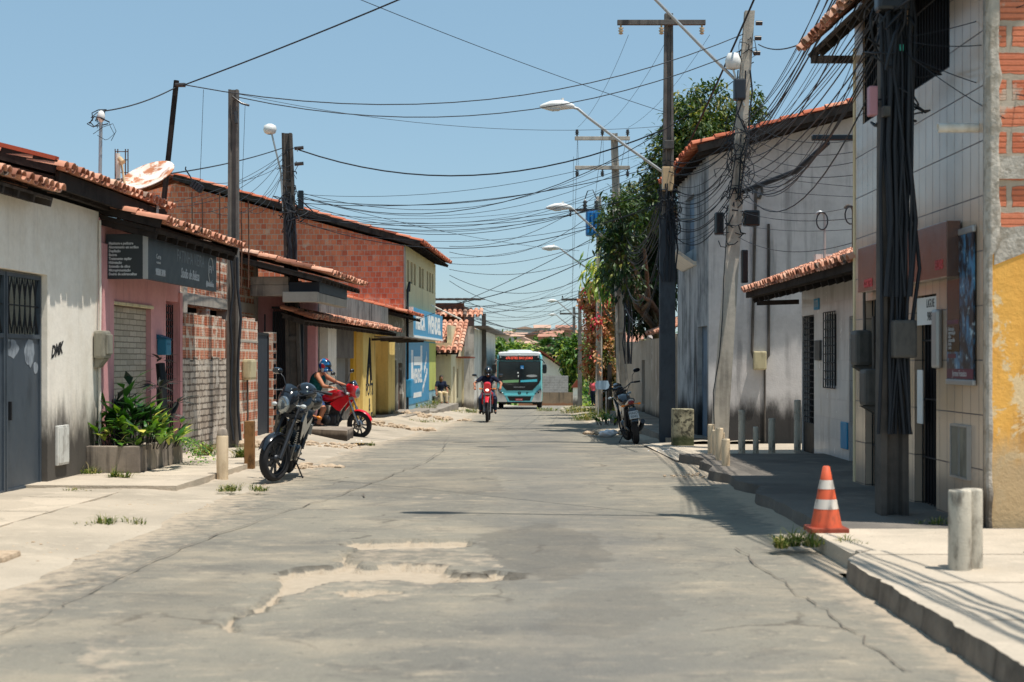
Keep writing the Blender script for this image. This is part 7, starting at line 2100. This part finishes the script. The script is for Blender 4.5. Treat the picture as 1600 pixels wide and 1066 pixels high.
tree('broadleaf_tree', 'yellow green tree with long drooping leaves above the bougainvillea', (4.3, 56, -.5), (4.0, 56, 3), [bl(945, 425, 55, 22, 18, .7, .75), bl(960, 440, 55, 16, 22, .7, .55), bl(925, 415, 55, 12, 10, .5, .8)], 420, .5, .09, M['leaf_green'], 104, .1, (.65, .2), droop=.9)
tree('roadside_tree', 'light green tree by the far bend, right of the bus', (5.6, 128, -2.5), (5.4, 128, 0), [bl(890, 556, 128, 13, 20, 1.3, .55), bl(898, 592, 128, 12, 22, 1.2, .6), bl(904, 545, 128, 12, 18, 1.3, .45)], 2600, .5, .22, M['leaf_green'], 105, .2)
tree('roadside_tree', 'green tree over the rough brick wall, left of the bus', (-1.2, 128, -2.5), (-1.2, 128, 1), [bl(768, 545, 126, 16, 14, 1.3, .5), bl(752, 552, 127, 14, 16, 1.3, .4), bl(788, 552, 128, 14, 12, 1.3, .6), bl(738, 560, 128, 16, 20, 1.3, .4)], 3000, .5, .22, M['leaf_green'], 106, .2)
tree('roadside_tree', 'broad yellow green tree rising behind the bus roof', (1.5, 165, -4), (1.5, 165, 0), [bl(815, 552, 165, 24, 13, 2, .7), bl(840, 556, 166, 16, 12, 2, .6), bl(795, 556, 166, 14, 10, 2, .55)], 2200, .6, .26, M['leaf_green'], 107, .22, (.65, .2))
tree('roadside_tree', 'darker tree beside the terracotta house', (5.3, 150, -3.4), (5.3, 150, 0), [bl(880, 545, 150, 12, 18, 1.4, .3), bl(886, 570, 150, 12, 20, 1.4, .4)], 1800, .55, .24, M['leaf_green'], 108, .2, (.35, .2))
pb = P(851, 600, 158); pb.z = -3.6; t = thing('palm_tree', 'dark fan palm standing above the terracotta house', 'palm', pb)
mb = MB(); pc = P(851, 545, 158) - pb; limb(mb, (0, 0, 0), pc, .2, .14, .02); mb.build('trunk', M['bark'], t)
mb = MB(); rnd = random.Random(9)
for i in range(46):
    a = rnd.uniform(0, 6.28); e = rnd.uniform(-.5, 1.2); d = V((cos(a) * cos(e), sin(a) * cos(e), sin(e)))
    for k in range(9):
        mb.tint = min(1, max(0, rnd.gauss(.3, .25))); s_ = d.cross(V((0, 0, 1))).normalized()
        leaf(mb, pc + d * .55, d + s_ * (k - 4) * .16, V((0, 0, 1)), 1.0, .09, .1)
mb.build('frond', M['leaf_green'], t, uv=False)

# ================================================================ the hillside town
rnd = random.Random(31)
M['tar'] = paint('tar', hexc(58, 56, 54), .9, 0, .3, 20)
wallm = [paint('far %s wall' % n, hexc(*c), .9, 0, .1, .5) for n, c in (('white', (206, 202, 196)), ('tan', (190, 172, 150)), ('orange', (188, 152, 128)), ('brick', (164, 122, 104)), ('grey', (170, 168, 164)))]
roofm = [paint('far clay roof', hexc(174, 126, 106), .9, 0, .2, .6), paint('far pale roof', hexc(188, 154, 134), .9, 0, .2, .6), paint('far grey roof', hexc(150, 140, 134), .9, 0, .2, .6)]
spots = []
for Y in (400, 425, 450, 475, 500, 525, 550, 575, 600, 625):
    x = -.075 * Y
    while x < .1 * Y:
        spots.append((x + rnd.uniform(-2, 2), Y + rnd.uniform(-10, 10))); x += rnd.uniform(5.5, 12)
rnd.shuffle(spots)
spots.append((-1.0 + 24, 560))
for i, (x, y) in enumerate(spots):
    z = hill_z(x, y); W, D, H = rnd.uniform(4, 8), rnd.uniform(5, 8), rnd.choice((2.4, 2.6, 3, 4.6))
    t = thing('hill_house', 'small low house among trees on the distant hillside', 'house', (x, y, z), rnd.uniform(-.25, .25), 'houses on the distant hillside')
    q = MB(); q.box(-W / 2, W / 2, -D / 2, D / 2, -3, H)
    q.mi = 0; q.build('wall', rnd.choice(wallm), t)
    q = MB(); rh = rnd.uniform(.7, 1.4)
    if rnd.random() < .55: q.prism([(-D / 2 - .5, H - .1), (D / 2 + .5, H - .1), (0, H + rh)], 'x', -W / 2 - .4, W / 2 + .4)
    else: q.prism([(-W / 2 - .5, H - .1), (W / 2 + .5, H - .1), (0, H + rh)], 'y', -D / 2 - .4, D / 2 + .4)
    q.build('roof', rnd.choice(roofm[:2] + roofm), t)
    for k in range(rnd.randint(1, 3)):
        q = MB(); wx = rnd.uniform(-W / 2 + .5, W / 2 - 1.4); q.box(wx, wx + .9, -D / 2 - .06, -D / 2 + .01, .9, 2.2); q.build('window', M['dark_void'], t)
q = []
rnd = random.Random(5)
for k in range(420):
    y = rnd.uniform(270, 680); x = rnd.uniform(-.2, .2) * y + rnd.uniform(-20, 20); r = rnd.uniform(2, 4.5)
    r *= .7; q.append(((x, y, hill_z(x, y) + r * .5), (r * 1.2, r * 1.2, r), rnd.uniform(.2, .75)))
for k in range(120):
    y = rnd.uniform(180, 265); x = rnd.uniform(-22, 22); r = rnd.uniform(1.5, 3)
    q.append(((x, y, hill_z(x, y) + r * .5), (r * 1.2, r * 1.2, r), rnd.uniform(.3, .8)))
wo_ = crown_mesh('distant_woodland', M['leaf_green'], None, q, 30000, 1.2, .7, 3, .3, (.4, .2)); props(wo_, kind='stuff')

# ================================================================ small things on the ground
def bollard(px, base_y, top_y, Y, r, lab, mat, cap=False, name='bollard', group=None):
    b = P(px, base_y, Y); t = thing(name, lab, 'post', b, 0, group); h = (base_y - top_y) * Y / F
    q = MB(); q.lathe([(r * .98, -.1), (r, h * .3), (r * .99, h - .02), (r * .9, h), (0, h + .004)], 20); q.build('post', M[mat], t)
    if cap: q = MB(); q.lathe([(r * .95, h - .0), (r * .8, h + .07), (r * .3, h + .1), (0, h + .1)], 14); q.build('cap', M['concrete_dirty'], t)
    return t


def yb(py, z): return F * (CH - z) / (py - HY)
YB = yb(740, .105); bollard(347.5, 740, 680, YB, .078, 'cream post with a cement cap on the left pavement near the planter', 'bollard_cream', True)
st_ = P(389, 727, yb(727, .08)); t = thing('timber_stake', 'square timber stake standing between the cream post and the black motorcycle', 'stake', st_)
q = MB(); q.box(-.06, .08, -.07, .07, -.1, .64, .01); q.build('stake', M['stake'], t)
for i, (px, by, ty, r, lab) in enumerate(((1111, 708, 663, .055, 'farthest left of five low cream posts at the forecourt kerb'), (1117, 711, 672, .045, 'second low cream post from the left at the forecourt kerb'), (1124, 719, 669, .06, 'middle one of five low cream posts at the forecourt kerb'),
                                         (1128.5, 718, 676, .04, 'thin low post touching the middle post at the forecourt kerb'), (1134, 728, 686, .06, 'nearest and lowest of five cream posts at the forecourt kerb'))):
    bollard(px, by, ty, yb(by, .12), r, lab, 'bollard_cream')
for px, by, ty, r, lab in ((1159, 700, 641, .06, 'tall white post, leftmost before the grey house side'), (1181, 700, 667, .05, 'short white post, second before the grey house side'), (1206, 699, 654, .06, 'medium white post, third before the grey house side'), (1246, 698, 625, .06, 'tallest grey post beside the white tiled house door')):
    bollard(px, by, ty, yb(by, .12), r, lab, 'bollard')
Yd = yb(889, .15)
t = thing('double_bollard', 'pair of thick cement posts standing side by side on the near right pavement', 'post', P(1506, 889, Yd))
for dx, dy, r in ((-.04, -.04, .078), (.075, .06, .072)):
    q = MB(); h = (889 - 765) * Yd / F; q.M = Matrix.Translation((dx, dy, 0)); q.lathe([(r, -.02), (r * 1.02, .03), (r, h * .5), (r, h - .015), (r * .93, h), (0, h + .003)], 24); q.build('post', M['bollard'], t)
# traffic cone
Yc = yb(830, .13); t = thing('traffic_cone', 'orange traffic cone with two pale bands at the shaded pavement edge', 'traffic cone', P(1291, 830, Yc) + V((0, 0, .01)))
H = 99 * Yc / F
q = MB(); q.box(-.165, .165, -.165, .165, -.02, .03, .012); q.build('base', paint('grimy cone base', hexc(150, 66, 44), .6, 0, .15, 9, hexc(90, 50, 40), .6), t)
def cr_(u): return lerp(.135, .03, u)
for a, b, m in ((0, .3, 'cone_orange'), (.3, .46, 'cone_white'), (.46, .63, 'cone_orange'), (.63, .78, 'cone_white'), (.78, 1, 'cone_orange')):
    q = MB(); z0, z1 = lerp(.03, H, a), lerp(.03, H, b); e = .002 if m == 'cone_white' else 0
    pr = [(cr_(a) + e, z0), (cr_(b) + e, z1)]
    if b == 1: pr += [(cr_(1) * .7, H + .005), (cr_(1) * .5, H - .05)]
    q.lathe(pr, 28); q.build('band' if m == 'cone_white' else 'body', M[m], t)


def tuft(label, px, py, z, n, h, spread, seed, name='grass_tuft'):
    Y = yb(py, z); o = P(px, py, Y); t_ = MB(); t_.M = None
    grass_tuft(t_, (0, 0, -.01), n, h, spread, random.Random(seed))
    ob = t_.build(name, M['grass'], None, uv=False); ob.location = o
    return props(ob, label, 'grass')


tuft('small grass tuft growing alone on the dirt in the left foreground', 165, 818, .03, 150, .14, .26, 1)
tuft('dry grass tuft at the pavement edge in front of the black motorcycle', 368, 766, .05, 200, .16, .22, 2)
tuft('low grass at the foot of the white house wall', 108, 768, .05, 110, .1, .2, 3)
tuft('leafy grass clump at the near corner of the planter', 178, 750, .07, 170, .26, .16, 4)
tuft('thick weed clump beside the traffic cone', 1240, 852, .06, 260, .22, .17, 5)
tuft('sparse grass between the cone and the double post', 1320, 850, .1, 120, .12, .22, 6)
tuft('weed at the foot of the near pole by the amber wall', 1465, 818, .13, 60, .12, .15, 7)
tuft('grass tuft in front of the red motorcycle wheel', 577, 697, -.1, 100, .16, .16, 8)
tuft('green weed by the brick wall behind the cream post', 380, 715, .1, 150, .4, .2, 9); tuft('green weed left of the timber stake base', 325, 712, .1, 150, .35, .25, 10)
tuft('grass beside the rubble left of the road', 660, 660, -.3, 120, .25, .4, 11); tuft('grass in front of the cream cottage', 735, 645, -.6, 200, .4, .8, 12)
for i, (px, Y, n) in enumerate(((905, 72, 500), (925, 66, 700), (945, 58, 700), (955, 52, 500))):
    g = MB(); o = P(px, 600, Y); o.z = gz(Y) + .04
    grass_tuft(g, (0, 0, -.02), n, .5, 1.1, random.Random(40 + i)); ob = g.build('verge_grass', M['grass'], None, uv=False); ob.location = o
    props(ob, ['farthest patch of tall grass on the right verge', 'tall grass patch right of the road below the bougainvillea', 'tall grass patch under the board wall on the right', 'nearest tall grass patch behind the silver motorcycle'][i], 'grass')
broad_plant('weed_bush', 'low green bush growing on the verge by the silver motorcycle', (3.05, 44.5, -.28), 50, .2, .08, M['leaf_lush'], .1, .5, .5, 20, False)


def rubble(label, pts, seed, n, spread, size, mat='rubble', name='rubble_pile', cat='rubble'):
    rnd = random.Random(seed); o = V(pts); t_ = MB()
    if o.x < 0: o.z = gl(o.x, o.y) - .01
    base_ = o.copy()
    for i in range(n):
        a, r_ = rnd.uniform(0, 6.28), spread * sqrt(rnd.random()); s_ = size * rnd.uniform(.4, 1.3)
        b = bmesh.new(); bmesh.ops.create_icosphere(b, subdivisions=1, radius=s_)
        for v in b.verts: v.co *= rnd.uniform(.7, 1.2); v.co.z *= .6
        dx, dy = cos(a) * r_, sin(a) * r_ * .8
        bmesh.ops.translate(b, verts=b.verts, vec=(dx, dy, s_ * .3 + (gl(o.x + dx, o.y + dy) - .01 - o.z if o.x < -1 else 0)))
        t_.bm(b, False)
    ob = t_.build(name, M[mat], None); ob.location = o; return props(ob, label, cat)


rubble('scatter of broken stones behind the black motorcycle', (xx(480, 23), 23, .07), 1, 60, .55, .07)
rubble('pale heap of sand and stones against the brick pier wall', (xx(395, 27.5), 27.5, .12), 2, 90, .6, .12)
rubble('line of stones at the foot of the concrete slab', (xx(520, 29.5), 29.5, .0), 3, 60, .8, .06)
rubble('broken kerb stones along the left verge by the grey house', (xx(610, 41), 41, -.22), 4, 50, 1.2, .1)
rubble('stones along the left verge below the blue wall', (xx(665, 52), 52, -.36), 5, 60, 1.5, .12)
rubble('stones and rubbish at the right verge by the silver motorcycle', (xx(955, 36), 36, -.12), 6, 50, .7, .07)
for i in range(3):
    ob = rubble(['pebbles scattered on the dusty verge at the left edge of the photo', 'pebbles scattered on the verge right of the small grass tuft', 'pebbles and crumbs along the old road seam'][i], ((-4.2, 12.6, 0), (-3.4, 16.5, 0), (-2.3, 19.5, 0))[i], 80 + i, 90, .9, .016, 'rubble', 'pebble_scatter')
t = thing('kerb_fragment', 'broken dark kerb fragment at the left edge of the photo', 'kerb piece', P(10, 880, 12.2)); t.location.z = .0
q = MB(); q.box(-.6, .06, -.28, .2, -.05, .07, .03); q.build('stone', M['rubble'], t)
for i, (d, s_, lab) in enumerate(((.08, 20.3, 'weeds at the foot of the white house corner by the white pipe'), (.1, 26.5, 'weeds at the foot of the cement smeared brick wall'), (.1, 28.2, 'weeds at the foot of the breeze block column'), (.15, 33.0, 'weeds at the foot of the pierced brick gate post'), (.35, 61, 'weeds along the foot of the blue painted wall'), (.35, 65.5, 'weeds at the far end of the blue painted wall'))):
    o = Lp(d, s_); o.z = gl(o.x, o.y) if s_ > 25 else .1
    if s_ > 57: o.z = -.3
    g = MB(); g.M = None; grass_tuft(g, (0, 0, -.01), 130, .22 if s_ < 50 else .5, .2 if s_ < 50 else .6, random.Random(70 + i)); ob = g.build('wall_weed', M['grass'], None, uv=False); ob.location = o; props(ob, lab, 'weeds')
rubble('small pebbles strewn by the road edge at the right', (2.6, 21, .02), 7, 40, .5, .025)
t = thing('concrete_slab', 'raised cracked concrete slab in front of the red motorcycle', 'slab', (xx(520, 31.6), 31.6, -.05))
q = MB(); vv = [P(480, 676, 32.6), P(542, 680, 31.8), P(552, 676, 33.6), P(486, 670, 34.4)]
vv = [v - t.location for v in vv]; vv = [V((v.x, v.y, .19)) for v in vv]
q.prism([(v.x, v.y) for v in vv], 'z', -.12, .19); q.build('slab', M['concrete_dirty'], t)
t = thing('plastic_bag', 'crumpled white plastic bag lying by the right verge stones', 'litter', P(951, 678, 35.5)); t.location.z = gz(35.5) + .1
q = MB(); rnd = random.Random(4)
b = bmesh.new(); bmesh.ops.create_icosphere(b, subdivisions=3, radius=.14)
for v in b.verts: v.co *= 1 + .5 * noise.noise(v.co * 14); v.co.z *= .6; v.co.x *= 1.5
q.bm(b, True); q.build('bag', M['litter'], t)
rubble('few white scraps of paper on the left of the road', (xx(560, 33), 32.4, -.02), 8, 5, .5, .03, 'litter', 'paper_scrap', 'litter')
rubble('tiny white litter at the right kerb by the cream posts', (xx(1030, 26.5), 26.5, .03), 9, 4, .3, .03, 'litter', 'paper_scrap', 'litter')
q = MB(); Yp = 30.5
pp = [(xx(545 + 32 * cos(a) * (1 + .2 * sin(3 * a)), Yp), Yp - 0 + .55 * sin(a) * (1 + .2 * cos(2 * a)), 0) for a in [i * .3 for i in range(21)]]
q.add([(x, y, gz(y) + .045) for x, y, _ in pp], [list(range(len(pp)))]); props(q.build('puddle', M['puddle'], None), kind='structure')
# small sign and roadside stand on the right verge
o = P(941, 640, 55); o.z = gz(55); t = thing('notice_board', 'small pale blue notice board on two posts at the right verge', 'sign', o)
q = MB(); q.prism([(-.2, 1.05), (.2, 1.05), (.26, 1.2), (.2, 1.36), (-.2, 1.36), (-.26, 1.2)], 'y', -.02, .02); q.build('board', paint('pale blue board', hexc(176, 204, 224), .6, 0, .06, 9), t)
for x in (-.14, .14): q = MB(); q.box(x - .02, x + .02, .02, .06, -.1, 1.3); q.build('post', M['steel'], t)
q0 = V((xx(927, 92), 92, gz(92) + .12))
J = dict(hip=(0, 0, .86), waist=(0, 0, 1.0), chest=(.02, 0, 1.2), neck=(.03, 0, 1.37), head=(.05, 0, 1.52), shl=(.0, .18, 1.31), shr=(.0, -.18, 1.31), ell=(-.02, .24, 1.05), elr=(-.02, -.24, 1.05), wrl=(.08, .23, .82), wrr=(.08, -.23, .82),
         hpl=(0, .09, .84), hpr=(0, -.09, .84), knl=(.05, .1, .46), knr=(-.02, -.1, .46), anl=(0, .1, .08), anr=(-.1, -.1, .08), tol=(.14, .11, .04), tor=(.04, -.11, .04), curl=.6)
person('person', 'person in a pink top and dark trousers standing on the far right verge', q0, radians(-120), J, M['skin_tan'], plain('pink cloth', hexc(220, 96, 104), .9, 0, .1), M['cloth_navy'], M['shoe'], None, True)
CUR[0] = None
